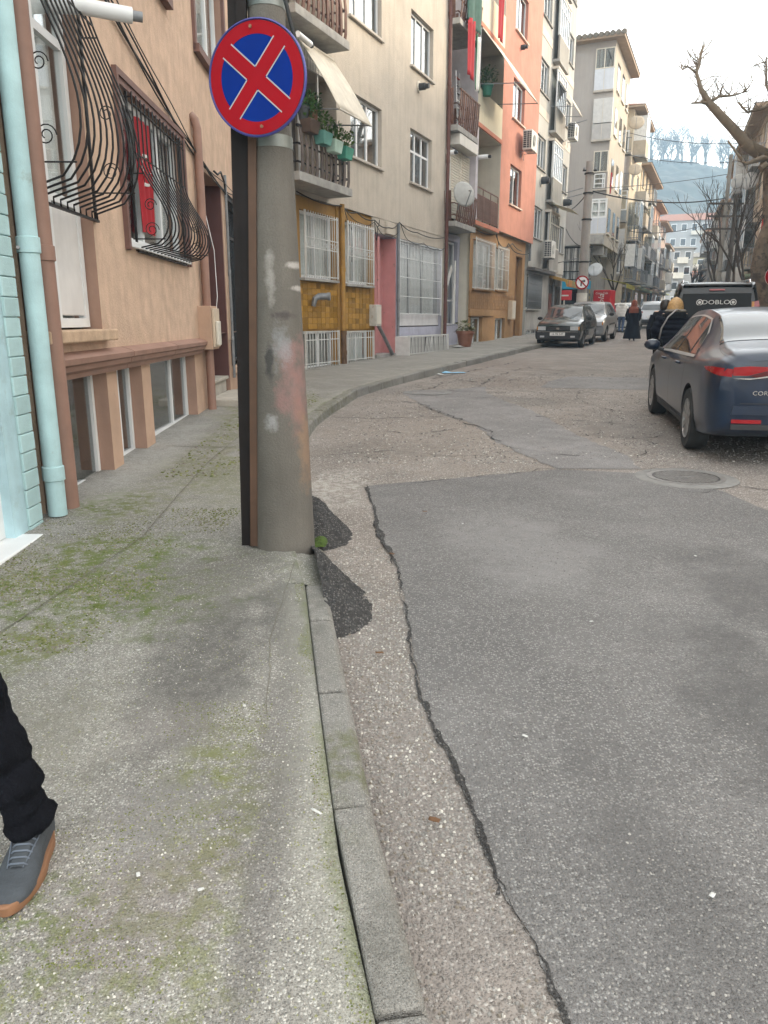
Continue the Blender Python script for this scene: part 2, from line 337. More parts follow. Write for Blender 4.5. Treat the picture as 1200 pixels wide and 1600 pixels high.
for i, (pl, wd) in enumerate([([(-.7, 10.31), (-.09, 10.13), (.48, 10.31), (1.06, 10.43)], .06), ([(.55, 11.82), (.88, 10.43), (1.26, 9.23), (1.3, 8.4)], .05), ([(1.31, 8.04), (1.7, 7.7), (2.01, 7.68)], .03),
                              ([(.84, 16.77), (1.88, 14.97), (3.35, 16.03)], .07), ([(2.12, 10.43), (2.7, 9.9), (3.26, 9.58)], .04), ([(2.22, 6.16), (2.61, 6.01), (2.99, 6.27)], .02), ([(-.14, 6.27), (.56, 6.51), (1.61, 6.93)], .02),
                              ([(1.0, 12.2), (1.9, 12.6), (2.9, 12.1)], .04), ([(.4, 14.2), (1.6, 13.2), (2.9, 13.6), (4.2, 12.8)], .05), ([(2.2, 8.9), (2.9, 8.6), (3.4, 8.9)], .03), ([(-.1, 9.1), (.4, 8.9), (.9, 9.3)], .03), ([(3.4, 18.5), (4.2, 17.5), (5.3, 17.8)], .07), ([(-.3, 11.9), (.2, 12.0), (.55, 11.82)], .04), ([(-.6, 7.6), (.1, 7.9), (.7, 7.5), (1.3, 7.8)], .03), ([(2.5, 7.5), (3.0, 8.2), (2.9, 9.0)], .03), ([(3.3, 10.9), (3.1, 12.3), (3.5, 13.6)], .04), ([(1.8, 14.2), (2.4, 16.5), (3.6, 18.8)], .06), ([(2.9, 6.3), (3.5, 6.0), (4.2, 6.2)], .025), ([(4.5, 15.5), (5.5, 16.5), (7, 17)], .06), ([(1.0, 15.8), (2.2, 18), (3.6, 20.5)], .08), ([(.2, 13.0), (.9, 13.9), (1.2, 15.2)], .05), ([(2.38, 6.8), (2.7, 7.15), (3.0, 6.9)], .02)]):
    crack(pl, wd * .62, 20 + i, .008, .04)

def ph(y): return .10 + .03 * min(1, max(0, (y - 6) / 8))
def zp(x, y): return SL * y + ph(y)
def facx(y):
    if y < 4.9: return -2.9
    if y < 14.9: return -2.311 - (y - 5.265) * .01746 - .5
    return -1.712 + (y - 16.403) * .4348 - .9
KW = .12
prow = [-4 + .5 * i for i in range(9)] + [.5 + .1 * i for i in range(100)] + [10.5 + .25 * i for i in range(117)]
bm = MB(); ncol = 40; vs = []; edge = []
for y in prow:
    xr = interp(KERBALL, y) - KW + .004; xl = facx(y)
    if y > 8: xr = interp(KERBALL, y) - KW * (1 + .06)
    for i in range(ncol + 1):
        t = 1 - (1 - i / ncol) ** 1.6
        x = xl + (xr - xl) * t; vs.append((x, y, zp(x, y) + .006 * noise.noise((x * 1.3, y * 1.1, 5)) - (.004 if i == ncol else 0))); edge.append(xr - x)
    vs.append((xr + .01, y, zp(xr, y) - .3)); edge.append(0)
k = ncol + 2
bm.add(vs, [(j * k + i, j * k + i + 1, (j + 1) * k + i + 1, (j + 1) * k + i) for j in range(len(prow) - 1) for i in range(k - 1)])
pavement = struct(bm.obj('pavement', PAVM, smooth=True, fix=False))
at = pavement.data.attributes.new('edge', 'FLOAT', 'POINT'); at.data.foreach_set('value', edge)
def groove(pts, wd, dz=.0065, sd=0):
    b = MB(); vs = []; d = dense(pts, .08)
    for i, (x, y) in enumerate(d):
        x0, y0 = d[max(0, i - 1)]; x1, y1 = d[min(len(d) - 1, i + 1)]; l = math.hypot(x1 - x0, y1 - y0) or 1; nx, ny = -(y1 - y0) / l, (x1 - x0) / l
        o = .012 * noise.noise((x * 6, y * 6, sd)); k = wd * (.6 + .7 * abs(noise.noise((x * 9, y * 9, sd + 4))))
        for s in (-1, 1):
            px, py = x + nx * (o + s * k / 2), y + ny * (o + s * k / 2); vs.append((px, py, zp(px, py) + dz + .006 * noise.noise((px * 1.3, py * 1.1, 5))))
    b.add(vs, [(2 * i, 2 * i + 1, 2 * i + 3, 2 * i + 2) for i in range(len(d) - 1)]); b.obj('pavement_joint', JOINTM, pavement, fix=False)
JOINTM = M('joint_dirt', (.14, .13, .10), .95, .3, 20)
groove([(-2.2, 7.55), (-1.5, 7.5), (-.85, 7.6)], .02, sd=1); groove([(-1.55, 9.9), (-1.6, 6.6), (-1.55, 5.4), (-1.5, 4.5), (-1.62, 3.6), (-1.75, 2.6)], .008, sd=2)
groove([(-.5, 4.02), (-.49, 3.0), (-.41, 2.4)], .004, sd=3); groove([(-.5, 4.02), (-.72, 4.05)], .004, sd=4)
groove([(-2.1, 10.6), (-1.0, 10.5)], .015, sd=5); groove([(-2.0, 13.4), (-.45, 12.9)], .015, sd=6)
for i in range(6):
    y = 15.5 + i * 3.1; xk = interp(KERBALL, y); groove([(xk - 2.9, y + 1.3), (xk - .15, y)], .02, sd=7 + i)
# kerb stones, each a block
def path_at(P, s):
    for (x0, y0), (x1, y1) in zip(P, P[1:]):
        l = math.hypot(x1 - x0, y1 - y0)
        if s <= l: return (x0 + (x1 - x0) * s / l, y0 + (y1 - y0) * s / l)
        s -= l
    return P[-1]
def plen(P): return sum(math.hypot(b[0] - a[0], b[1] - a[1]) for a, b in zip(P, P[1:]))
def kerb_run(P, start, step, kw, up, zf, jit=.006, side=-1, maxn=999):
    s = start; L_ = plen(P); rr = random.Random(len(P) * 7 + int(start * 10)); n = 0
    while s + .2 < L_ and n < maxn:
        e = min(s + step, L_); g = .007
        a = path_at(P, s + g); c = path_at(P, e - g); l = math.hypot(c[0] - a[0], c[1] - a[1]) or 1; dx, dy = (c[0] - a[0]) / l, (c[1] - a[1]) / l
        nx, ny = (-dy * -side, dx * -side)          # towards the pavement
        za, zc = zf(*a) + up + rr.uniform(-jit, jit), zf(*c) + up + rr.uniform(-jit, jit); sh = rr.uniform(-jit, jit)
        b = MB(); vs = []
        for (p, z) in ((a, za), (c, zc)):
            for o, h in ((-.02, -.22), (0.0 + sh, -.02), (.018 + sh, 0), (kw - .008, 0), (kw - .004, -.22)):
                vs.append((p[0] + nx * o, p[1] + ny * o, z + h))
        b.add(vs, [(0, 1, 6, 5), (1, 2, 7, 6), (2, 3, 8, 7), (3, 4, 9, 8), (4, 3, 2, 1, 0), (5, 6, 7, 8, 9)])
        b.obj('kerb_stone', KERBM, pavement if side < 0 else right_pavement, bevel=.009 if a[1] < 14 else 0)
        s = e; n += 1
kerb_run(KERB1, .62, .668, KW, .012, zp)
kerb_run(KERB2, 0, .62, KW + .02, .012, zp)
# broken mortar and rubble where the kerb is missing beside the pole
bm = MB()
bm.grid(lambda u, v: (lambda x, y: (x, y, zp(x, y) - .002 - .13 * max(0, u - .35) ** 1.2 * 1.5 + .02 * noise.noise((x * 14, y * 14, 0)) * (1 - .5 * u)))(interp(KERBALL, 3.7 + 1.9 * v) - .26 + .36 * u + .03 * noise.noise((v * 14, u * 3, 2)), 3.7 + 1.9 * v), 14, 50)
bm.obj('broken_edge', MORTM, pavement, smooth='all')
def mound(inner, outer, h, name):
    b = MB()
    def at(P, t):
        f = t * (len(P) - 1); i = min(int(f), len(P) - 2); g = f - i; return (P[i][0] + (P[i + 1][0] - P[i][0]) * g, P[i][1] + (P[i + 1][1] - P[i][1]) * g)
    def fn(u, v):
        a, c = at(inner, v), at(outer, v); x = a[0] + (c[0] - a[0]) * u; y = a[1] + (c[1] - a[1]) * u
        pr = (math.cos(u * math.pi) * .5 + .5) * max(0, 1 - abs(2 * v - 1) ** 3.5)
        j = .024 * noise.noise((x * 13, y * 13, 1)) + .013 * noise.noise((x * 38, y * 38, 2)) + .006 * noise.noise((x * 90, y * 90, 3))
        return (x, y, zr(x, y) - .016 + pr * h + j * min(1, .25 + pr * 3))
    b.grid(fn, 44, 70); o = b.obj(name, TARM, road, smooth='all'); return o
def bulge(a, c, w_, k, bow=.0):
    inner, outer = [], []
    for i in range(25):
        v = i / 24; x, y = a[0] + (c[0] - a[0]) * v, a[1] + (c[1] - a[1]) * v; q = math.sin(math.pi * v ** k) ** .6 * w_; inner.append((x - .02, y)); outer.append((x + .02 + q + .02 * noise.noise((v * 5, w_ * 9, 1)), y - bow * q))
    return inner, outer
mound(*bulge((-.52, 5.58), (-.43, 4.50), .30, 1.25, .3), .19, 'asphalt_mound')
mound(*bulge((-.44, 4.50), (-.235, 3.22), .30, 1.45, .25), .16, 'asphalt_mound')
MOSSM = M('wet_moss', (.055, .095, .012), .95, .4, 30, 1., 160)
def moss(cx, cy, rx, ry, h, base, sd):
    b = MB()
    def fn(u, v):
        a = v * 2 * math.pi; r = u * (1 + .35 * noise.noise((math.cos(a) * 1.5, math.sin(a) * 1.5, sd)))
        x, y = cx + rx * r * math.cos(a), cy + ry * r * math.sin(a)
        return (x, y, base(x, y) + h * (1 - u * u) + .012 * noise.noise((x * 60, y * 60, sd)) * (1 - u))
    b.grid(fn, 10, 24); stuff(tag(b.obj('moss', MOSSM, smooth='all'), ['bright green moss clump between the asphalt mounds at the pole foot', 'moss tuft at the foot of the grey planter cage'][sd], 'moss'))
moss(-.40, 4.52, .06, .1, .03, lambda x, y: zr(x, y) + .06, 0)
# stones standing proud of the worn surfaces near the kerb
def chips(name, n, xf, yr, zf, size, mats, parent, sd, up=.35):
    rr = random.Random(sd); b = MB()
    for i in range(n):
        y = yr[0] + (yr[1] - yr[0]) * rr.random() ** 1.35; x0, x1 = xf(y); x = rr.uniform(x0, x1)
        if noise.noise((x * 2.3, y * 2.3, sd)) + rr.uniform(-.5, .5) < (-.15 if sd < 40 else .22): continue
        s = size * rr.uniform(.45, 1.25); a = rr.uniform(0, 6.28); e = rr.uniform(.55, 1); z = zf(x, y); ca, sa = math.cos(a), math.sin(a); h = s * up * rr.uniform(.5, 1.2)
        pts = [(1, .1), (.35, .95), (-.6, .75), (-1, -.1), (-.3, -.9), (.65, -.7)]
        vs = [(x + s * (ca * px - sa * py * e) * .5, y + s * (sa * px + ca * py * e) * .5, z - .0012) for px, py in pts] + [(x + s * (ca * px - sa * py * e) * .3 + rr.uniform(-.1, .1) * s, y + s * (sa * px + ca * py * e) * .3, z + h) for px, py in pts[::2]]
        b.add(vs, [(0, 1, 6), (1, 2, 7, 6), (2, 3, 7), (3, 4, 8, 7), (4, 5, 8), (5, 0, 6, 8), (6, 7, 8)], rr.choice((0, 0, 0, 0, 0, 1, 1, 1, 2, 3, 3, 3)))
    return stuff(b.obj(name, mats, parent, fix=False))
CH = [M('chip_grey', (.215, .205, .19), .8, .2, 30), M('chip_pale', (.31, .295, .27), .8, .15, 30), M('chip_white', (.5, .48, .43), .75, .1, 30), M('chip_tan', (.19, .165, .135), .8, .2, 30)]
chips('road_aggregate', 9000, lambda y: (interp(KERBALL, y) + .02, interp(PL, y) - .02), (.9, 4.6), lambda x, y: zr(x, y), .0125, CH, road, 3)
chips('road_aggregate', 5000, lambda y: (interp(KERBALL, y) + .05, interp(KERBALL, y) + 2.2), (6.5, 10.5), lambda x, y: zr(x, y), .018, CH, road, 5, .25)
chips('road_aggregate', 15000, lambda y: (interp(KERBALL, y) + .3, interp(KERBALL, y) + 5.2), (7.2, 17), lambda x, y: zr(x, y) + .002, .022, [CH[0], CH[1], CH[2], M('chip_charcoal', (.1, .092, .085), .9, .2, 30)], road, 15, .22)  # mixed stone tones, the last a dark warm grey picked at random
chips('patch_aggregate', 9000, lambda y: (interp(PL, y) + .03, interp(PL, y) + .35 + .42 * y), (.9, 5.6), lambda x, y: zr(x, y) + .005, .010, [CH[0], M('chip_dark', (.11, .106, .102), .8, .2, 30), CH[1], MATS['chip_dark'] if 'chip_dark' in MATS else CH[0]], road, 8, .25)
MG = [M('moss_chip_a', (.125, .14, .04), .95, .3, 30), M('moss_chip_b', (.19, .195, .085), .95, .3, 30), M('moss_chip_c', (.085, .10, .03), .95, .3, 30), CH[3]]
for n_, xf_, yr_, sd_, sz in ((16000, lambda y: (-2.25, -1.0 - .1 * (5 - y)), (2.9, 5.2), 41, .014), (7000, lambda y: (-.75, -.40), (1.35, 2.5), 42, .0065), (2600, lambda y: (interp(KERBALL, y) - KW - .05, interp(KERBALL, y) - KW - .004), (1.0, 3.7), 43, .007), (9000, lambda y: (-1.2, -.45), (.9, 1.9), 44, .006), (2500, lambda y: (-1.9, -1.0), (6.2, 12), 45, .03)): chips('moss_tufts', n_, xf_, yr_, lambda x, y: zp(x, y) + .006 * noise.noise((x * 1.3, y * 1.1, 5)), sz, MG, pavement, sd_, .3)
chips('pavement_aggregate', 22000, lambda y: (-.42 - .5 * y, interp(KERBALL, y) - KW - .02), (.9, 4.2), lambda x, y: zp(x, y) + .006 * noise.noise((x * 1.3, y * 1.1, 5)), .0075, [CH[0], CH[1], CH[2], M('chip_olive', (.22, .22, .12), .85, .2, 30)], pavement, 6)
# round manhole cover with its collar
IRON = M('cast_iron', (.2, .19, .18), .6, .25, 30, .3, 90, metal=.4)
mh = T('manhole_cover', 'round cast iron manhole cover with raised tread set in the road', 'manhole', (2.68, 6.58, zr(2.68, 6.58) + .006))
MB().lathe([(.44, -.004), (.43, .004), (.33, .006), (.33, -.02)], n=40, caps=False).obj('collar', M('collar_concrete', (.2, .195, .185), .9, .2, 6, .6, 90), mh, smooth=True)
MB().lathe([(.33, -.01), (.33, .009), (.285, .009), (.285, -.01)], n=40, caps=False).obj('rim', IRON, mh, smooth=True)
MB().lathe([(.28, -.01), (.28, .003), (.0, .003)], n=40, caps=False).obj('lid', M('lid_iron', (.085, .08, .076), .6, .25, 30, metal=.4), mh)
b = MB(); rr = random.Random(4)
for i in range(-9, 10):
    for j in range(-9, 10):
        x, y = i * .028, j * .028
        if .05 < math.hypot(x, y) < .262: b.box(x - .01, x + .01, y - .0095, y + .0095, .003, .010)
b.box(-.075, .075, -.02, .02, .003, .010); stuff(b.obj('tread', IRON, mh))
mh2 = T('manhole_cover', 'worn manhole ring half buried in the old asphalt near the curved kerb', 'manhole', (.75, 13.2, zr(.75, 13.2) + .008))
MB().lathe([(.42, -.004), (.41, .003), (.31, .004), (.31, -.02)], n=36, caps=False).obj('collar', MATS['collar_concrete'], mh2, smooth=True)
MB().lathe([(.31, -.01), (.31, .006), (0, .005)], n=36, caps=False).obj('lid', PATCH2M, mh2, smooth=True)
# paper scraps, butts and leaves
PAPER = M('paper_white', (.5, .5, .48), .8, .05, 9); LEAF = M('dry_leaf', (.13, .065, .03), .8, .3, 20); BLUEP = M('blue_plastic', (.25, .5, .68), .5, .2, 9)
rr = random.Random(12)
def scrap(x, y, sx, sy, zf, mat, name, label, cat, group):
    b = MB(); a = rr.uniform(0, 3)
    b.grid(lambda u, v: ((u - .5) * sx, (v - .5) * sy * (1 - .3 * abs(u - .5)), .004 + .35 * min(sx, sy) * (noise.noise((u * 2, v * 2, x * 9)) ** 2) + .004), 4, 4)
    o = b.obj(name, mat, smooth='all'); o.location = (x, y, zf(x, y) + .004); o.rotation_euler = (0, 0, a); tag(o, label, cat, group)
    sol = o.modifiers.new('thick', 'SOLIDIFY'); sol.thickness = .001
for x, y in [(-1.45, 3.82), (-.5, 2.45), (-.62, 1.62), (-.45, 1.57), (-1.02, 2.9), (-1.3, 4.6)]:
    scrap(x, y, .016, .010, zp, PAPER, 'paper_scrap', 'tiny white paper scrap lying on the mossy pavement', 'litter', 'paper scraps on the pavement')
for x, y in [(.85, 1.65), (.5, 2.4), (1.55, 2.75), (.55, 5.1), (1.9, 4.4), (2.2, 2.2), (1.0, 3.4), (.2, 5.9), (1.25, 8.9), (3.6, 13.5), (.2, 9.4)]:
    scrap(x, y, .02, .013, lambda x, y: zr(x, y) + .006, PAPER, 'paper_scrap', 'tiny pale paper scrap lying on the grey road', 'litter', 'paper scraps on the road')
scrap(-.19, 1.85, .04, .009, lambda x, y: zp(x, y) + .012, PAPER, 'cigarette_butt', 'white cigarette butt lying beside the mossy kerb stone', 'litter', None)
scrap(1.55, 17.1, .55, .22, zr, BLUEP, 'plastic_bag', 'crumpled blue and white plastic bag in the gutter', 'litter', None)
scrap(1.2, 16.7, .3, .16, zr, PAPER, 'crushed_cup', 'crushed white paper beside the blue bag in the gutter', 'litter', None)
scrap(4.5, 25.3, .45, .2, zr, PAPER, 'torn_paper', 'torn white paper in the gutter ahead of the dark green hatchback', 'litter', None)
for x, y in [(-.12, 3.5), (.05, 4.4), (-.02, 3.05), (.3, 5.4), (.15, 1.95)]:
    scrap(x, y, .035, .02, lambda x, y: zr(x, y) + .012, LEAF, 'dry_leaf', 'small brown dry leaf lying by the broken kerb', 'leaf', 'dry leaves near the kerb')
# right pavement
bm = MB(); rows2 = [-6, 0, 4, 8, 12, 16, 20, 23.4, 40, 70, 130]; vs = []
for y in rows2:
    x = interp(RKERB, y)
    vs += [(x, y, SL * y - .1), (x + .02, y, SL * y + .13), (x + .17, y, SL * y + .13), (x + 3.4, y, SL * y + .12)]
bm.add(vs, [(j * 4 + i, j * 4 + i + 1, (j + 1) * 4 + i + 1, (j + 1) * 4 + i) for j in range(len(rows2) - 1) for i in range(3)])
right_pavement = struct(bm.obj('pavement_right', KERBM, fix=False))
# ================================================================== building helpers
def wall(par, name, x0, x1, z0, z1, ops, mat, y=0., rd=.2, rmat=None, sub=0):
    """a wall face at local y with real openings and reveals going rd deep"""
    b = MB(); xs = sorted({x0, x1, *[v for o in ops for v in o[:2] if x0 < v < x1]}); zs = sorted({z0, z1, *[v for o in ops for v in o[2:4] if z0 < v < z1]})
    for a, c in zip(xs, xs[1:]):
        for e, g in zip(zs, zs[1:]):
            mxx, mz = (a + c) / 2, (e + g) / 2
            if any(o[0] < mxx < o[1] and o[2] < mz < o[3] for o in ops): continue
            b.quad((a, y, e), (c, y, e), (c, y, g), (a, y, g))
    for o in ops:
        d = o[4] if len(o) > 4 else rd; a, c, e, g = o[:4]; a = max(a, x0); c = min(c, x1)
        i = 1 if rmat else 0
        b.quad((a, y, e), (a, y + d, e), (a, y + d, g), (a, y, g), i); b.quad((c, y, e), (c, y, g), (c, y + d, g), (c, y + d, e), i)
        b.quad((a, y, g), (a, y + d, g), (c, y + d, g), (c, y, g), i); b.quad((a, y, e), (c, y, e), (c, y + d, e), (a, y + d, e), i)
    return b.obj(name, [mat, rmat] if rmat else mat, par, fix=False)
def shell(par, x0, x1, y0, y1, z0, z1, mat, name='side_wall', top=True):
    b = MB()
    b.quad((x0, y0, z0), (x0, y0, z1), (x0, y1, z1), (x0, y1, z0)); b.quad((x1, y0, z0), (x1, y1, z0), (x1, y1, z1), (x1, y0, z1)); b.quad((x0, y1, z0), (x1, y1, z0), (x1, y1, z1), (x0, y1, z1))
    if top: b.quad((x0, y0, z1), (x1, y0, z1), (x1, y1, z1), (x0, y1, z1))
    return b.obj(name, mat, par, fix=False)
def bar_box(b, x0, x1, z0, z1, y0, y1): b.box(x0, x1, y0, y1, z0, z1)
def window(par, x0, x1, z0, z1, y=.12, cols=(.5,), rows=(), fw=.055, mat=None, curt='full', sill=True, sillm=None, gl=None, name='window', fd=.06, sillo=.07):
    mat = mat or WHITE; b = MB(); W, H = x1 - x0, z1 - z0
    b.box(x0, x0 + fw, y, y + fd, z0, z1); b.box(x1 - fw, x1, y, y + fd, z0, z1)
    b.box(x0 + fw, x1 - fw, y, y + fd, z0, z0 + fw); b.box(x0 + fw, x1 - fw, y, y + fd, z1 - fw, z1)
    cx = [x0 + fw] + [x0 + W * c for c in cols] + [x1 - fw]; rz = [z0 + fw] + [z0 + H * r for r in rows] + [z1 - fw]; m = fw * .55
    for c in cx[1:-1]: b.box(c - m, c + m, y + .003, y + fd - .003, z0 + fw, z1 - fw)
    for r in rz[1:-1]: b.box(x0 + fw, x1 - fw, y + .006, y + fd - .006, r - m * .8, r + m * .8)
    wn = b.obj(name, mat, par)
    for i in range(len(cx) - 1):
        for j in range(len(rz) - 1):
            a = cx[i] + (m if i else 0); c = cx[i + 1] - (m if i < len(cx) - 2 else 0); e = rz[j] + (m * .8 if j else 0); g = rz[j + 1] - (m * .8 if j < len(rz) - 2 else 0)
            MB().box(a, c, y + fd * .45, y + fd * .45 + .006, e, g).obj('pane', gl or GLASS, wn)
    if sill: MB().box(x0 - .06, x1 + .06, -sillo, y, z0 - .055, z0 - .001).obj('sill', sillm or CREAMP, wn, bevel=.006)
    if curt:
        cov = {'full': [(0, 1)], 'half': [(0, .45)], 'sides': [(0, .28), (.72, 1)], 'left': [(0, .62)], 'dark': [(0, 1)]}[curt]
        for a, c in cov:
            ph_ = random.random() * 9; aa, cc = x0 + W * a, x0 + W * c; n = max(6, int((cc - aa) * 22))
            MB().grid(lambda u, v: (aa + (cc - aa) * u, y + fd + .05 + .022 * math.sin(u * (cc - aa) * 34 + ph_) + .01 * noise.noise((u * 9, ph_, 0)), z0 + H * v), n, 1).obj('curtain', CURTD if curt == 'dark' else CURT, wn, smooth='all', fix=False)
    return wn
def grille(par, x0, x1, z0, z1, y, nb, rails, mat, r=.009, ends=True, name='grille', extra=None):
    b = MB()
    for z in rails: b.box(x0, x1, y - .012, y + .003, z - .009, z + .009)
    if ends:
        b.box(x0 - .012, x0 + .006, y - .014, y + .012, z0, z1); b.box(x1 - .006, x1 + .012, y - .014, y + .012, z0, z1)
    for z in (rails[0], rails[-1]):
        for x in (x0 + .02, x1 - .02): b.box(x - .008, x + .008, y, y + .16, z - .006, z + .006)
    if extra: extra(b)
    g = b.obj(name, mat, par); src = None
    for i in range(nb):
        x = x0 + (x1 - x0) * (i + .5) / nb
        if src is None: src = MB().tube([(0, y, z0), (0, y, z1)], r, 6).obj('bar', mat, g, smooth='all', loc=(x, 0, 0))
        else: share(src, g, (x, 0, 0))
    return g
def pipe(par, pts, r, mat, name='downpipe', coll=(), n=12):
    o = MB().tube(pts, r, n).obj(name, mat, par, smooth=True)
    for (x, y, z) in coll: MB().lathe([(r, -.05), (r * 1.16, -.045), (r * 1.16, .045), (r, .05)], (x, y, z), 14).obj('collar', mat, o, smooth=True)
    return o
def bld(F, name, label, t=0, cat='building', group=None):
    return T(name, label, cat, F.w(t, 0, 0), F.rz, group)

# ================================================================== pale blue building at the near left corner
TEAL = M('pale_blue_paint', (.42, .60, .65), .7, .14, 3.5, .35, 60, streak=.2, dirt=(2.6, .56, .78), dirtcol=(.27, .34, .30)); TEALB = M('pale_blue_block_paint', (.42, .60, .62), .65, .14, 4, .25, 90, streak=.22, dirt=(5, .62, .76), dirtcol=(.3, .36, .33))
tb = bld(FA, 'pale_blue_house', 'pale blue painted house with block corner pier and white window by the pavement')
wall(tb, 'wall', -4.2, -.62, .1, 6.5, [(-2.2, -.80, .17, 2.3)], TEAL, y=-.03, rd=.12)
shell(tb, -4.2, -.42, .02, 5, .0, 6.5, TEAL)
window(tb, -2.2, -.80, .2, 2.3, y=.03, cols=(.5,), rows=(.62,), fw=.07, curt='half', sill=False)
MB().box(-2.3, -.70, -.16, .05, .10, .196).obj('doorstep', WHITE, tb, bevel=.008)
src = None
for i in range(54):           # painted block courses of the corner pier
    z = .10 + i * .118
    if src is None: src = MB().box(0, .19, 0, .16, 0, .113).obj('block', M('pier_block', (.44, .62, .63), .65, .12, 5, .3, 70, rand=.18), tb, bevel=.006, loc=(-.612, -.045, z))
    else: share(src, tb, (-.612 + random.uniform(-.002, .002), -.045 + random.uniform(-.003, .003), z))
MB().box(-.625, -.43, -.03, .2, .05, 6.5).obj('pier', TEALB, tb)
pipe(tb, [(-.285, -.085, 4.6), (-.285, -.085, .21)], .062, TEALB, 'downpipe', [(-.285, -.085, .5), (-.285, -.085, 1.95), (-.285, -.085, 3.4)])
b = MB(); b.tube([(-.285, -.02, 1.93), (-.38, -.06, 1.93)], .012, 6); b.obj('pipe_bracket', GREYM, tb)

# ================================================================== beige house with bellied grilles
BEIGE = M('beige_render', (.57, .405, .295), .88, .14, 5, .6, 45, streak=.26, dirt=(2.6, .5, .75), dirtcol=(.45, .33, .23)); BROWNR = M('brown_reveal_paint', (.34, .215, .16), .75, .12, 3, .15, 50); BASEB = M('beige_plinth', (.46, .31, .22), .85, .15, 2, .3, 55, dirt=(3, .6, .8), dirtcol=(.2, .15, .11))
DKBRN = M('dark_brown_paint', (.095, .04, .036), .6, .1, 3)
ba = bld(FA, 'beige_house', 'beige rendered house with bellied window grilles and a brown cornice')
opsA = [(-.1, 1.17, 1.42, 4.5), (2.06, 4.33, 2.19, 3.52), (5.5, 6.83, .3, 3.42, 1.1), (7.12, 8.5, .78, 3.32), (2.0, 4.0, 4.86, 6.35), (5.5, 7.55, 4.86, 6.35)]
wall(ba, 'wall', -.22, 9.85, 1.19, 10, opsA, BEIGE, 0, .17, BROWNR)
opsP = [(.08, 1.2, .17, 1.13, .2), (1.46, 2.2, .22, 1.13, .2), (2.5, 4.5, .26, 1.13, .2), (5.5, 6.83, .1, 1.3, 1.1), (7.12, 8.5, .78, 1.3)]
wall(ba, 'plinth', -.22, 9.85, .0, 1.19, opsP, BASEB, .012, .26, BROWNR)
shell(ba, -.22, 9.85, .02, 8, .0, 10, BEIGE)
def tuplex(l): return [(o, h) for o, h in l]
for i, (xa, xb) in enumerate([(.02, 1.62), (1.63, 3.2), (3.21, 4.82)]):       # cornice moulding in lengths
    MB().prism([(.01, 1.07), (-.03, 1.075), (-.04, 1.11), (-.075, 1.135), (-.08, 1.17), (-.105, 1.185), (-.11, 1.225), (-.085, 1.24), (.01, 1.27)], xa, xb, 'x').obj('cornice', RUSTW, ba, smooth=True)
wa = window(ba, -.08, 1.15, 1.44, 4.4, .09, (.52,), (.315, .69), .07, curt='full', sill=False)
for c in (.0, .53):
    MB().box(-.01 + c * 1.16, .48 + c * 1.16, .10, .135, 1.53, 2.32).obj('lower_panel', M('white_panel', (.66, .64, .62), .5, .08, 3, streak=.15), wa, bevel=.008)
MB().box(-.12, 1.26, -.10, .1, 1.335, 1.425).obj('sill', M('sill_plaster', (.48, .34, .23), .85, .2, 8, .5, 40), wa, bevel=.012)
w2 = window(ba, 2.08, 4.31, 2.20, 3.50, .07, (.34, .67), (), .06, curt='sides', sill=True, sillm=WHITE, sillo=.05)
b = MB()
for d, o in ((.0, .045), (.055, .028)):
    q = .10 - d; b.box(2.06 - q, 2.06 - q + .056, -o, .01, 2.12, 3.52 + q); b.box(4.33 + q - .056, 4.33 + q, -o, .01, 2.12, 3.52 + q); b.box(2.06 - q + .056, 4.33 + q - .056, -o, .01, 3.52 + q - .056, 3.52 + q)
b.obj('surround', M('brown_moulding', (.16, .085, .07), .6, .15, 5), w2)
for (a, c, e, g, cols) in [(.08, 1.2, .17, 1.13, (.42,)), (1.46, 2.2, .22, 1.13, (.5,)), (2.5, 4.5, .26, 1.13, (.62,))]:
    wn = window(ba, a + .005, c - .005, e + .0, g - .01, .13, cols, (), .05, curt=None, sill=False, gl=glass('bright_glass', (.6, .62, .6), 2.1))
    MB().box(a + .02, c - .02, .42, .44, e, g).obj('blind', M('brown_blind', (.2, .16, .13), .9, .2, 6), wn)
    MB().box(a - .01, c + .01, -.03, .13, e - .06, e - .002).obj('sill', M('dirty_white_sill', (.5, .49, .46), .7, .2, 12), wn, bevel=.006)
for (a, c) in ((2.0, 4.0), (5.5, 7.55)):
    wn = window(ba, a + .02, c - .02, 4.88, 6.33, .10, (.33, .66), (), .06, curt='full', sill=False)
    b = MB(); b.box(a - .10, a, -.04, .01, 4.80, 6.42); b.box(c, c + .10, -.04, .01, 4.80, 6.42); b.box(a, c, -.04, .01, 6.35, 6.42); b.box(a - .1, c + .1, -.08, .08, 4.78, 4.875); b.obj('surround', MATS['brown_moulding'], wn)
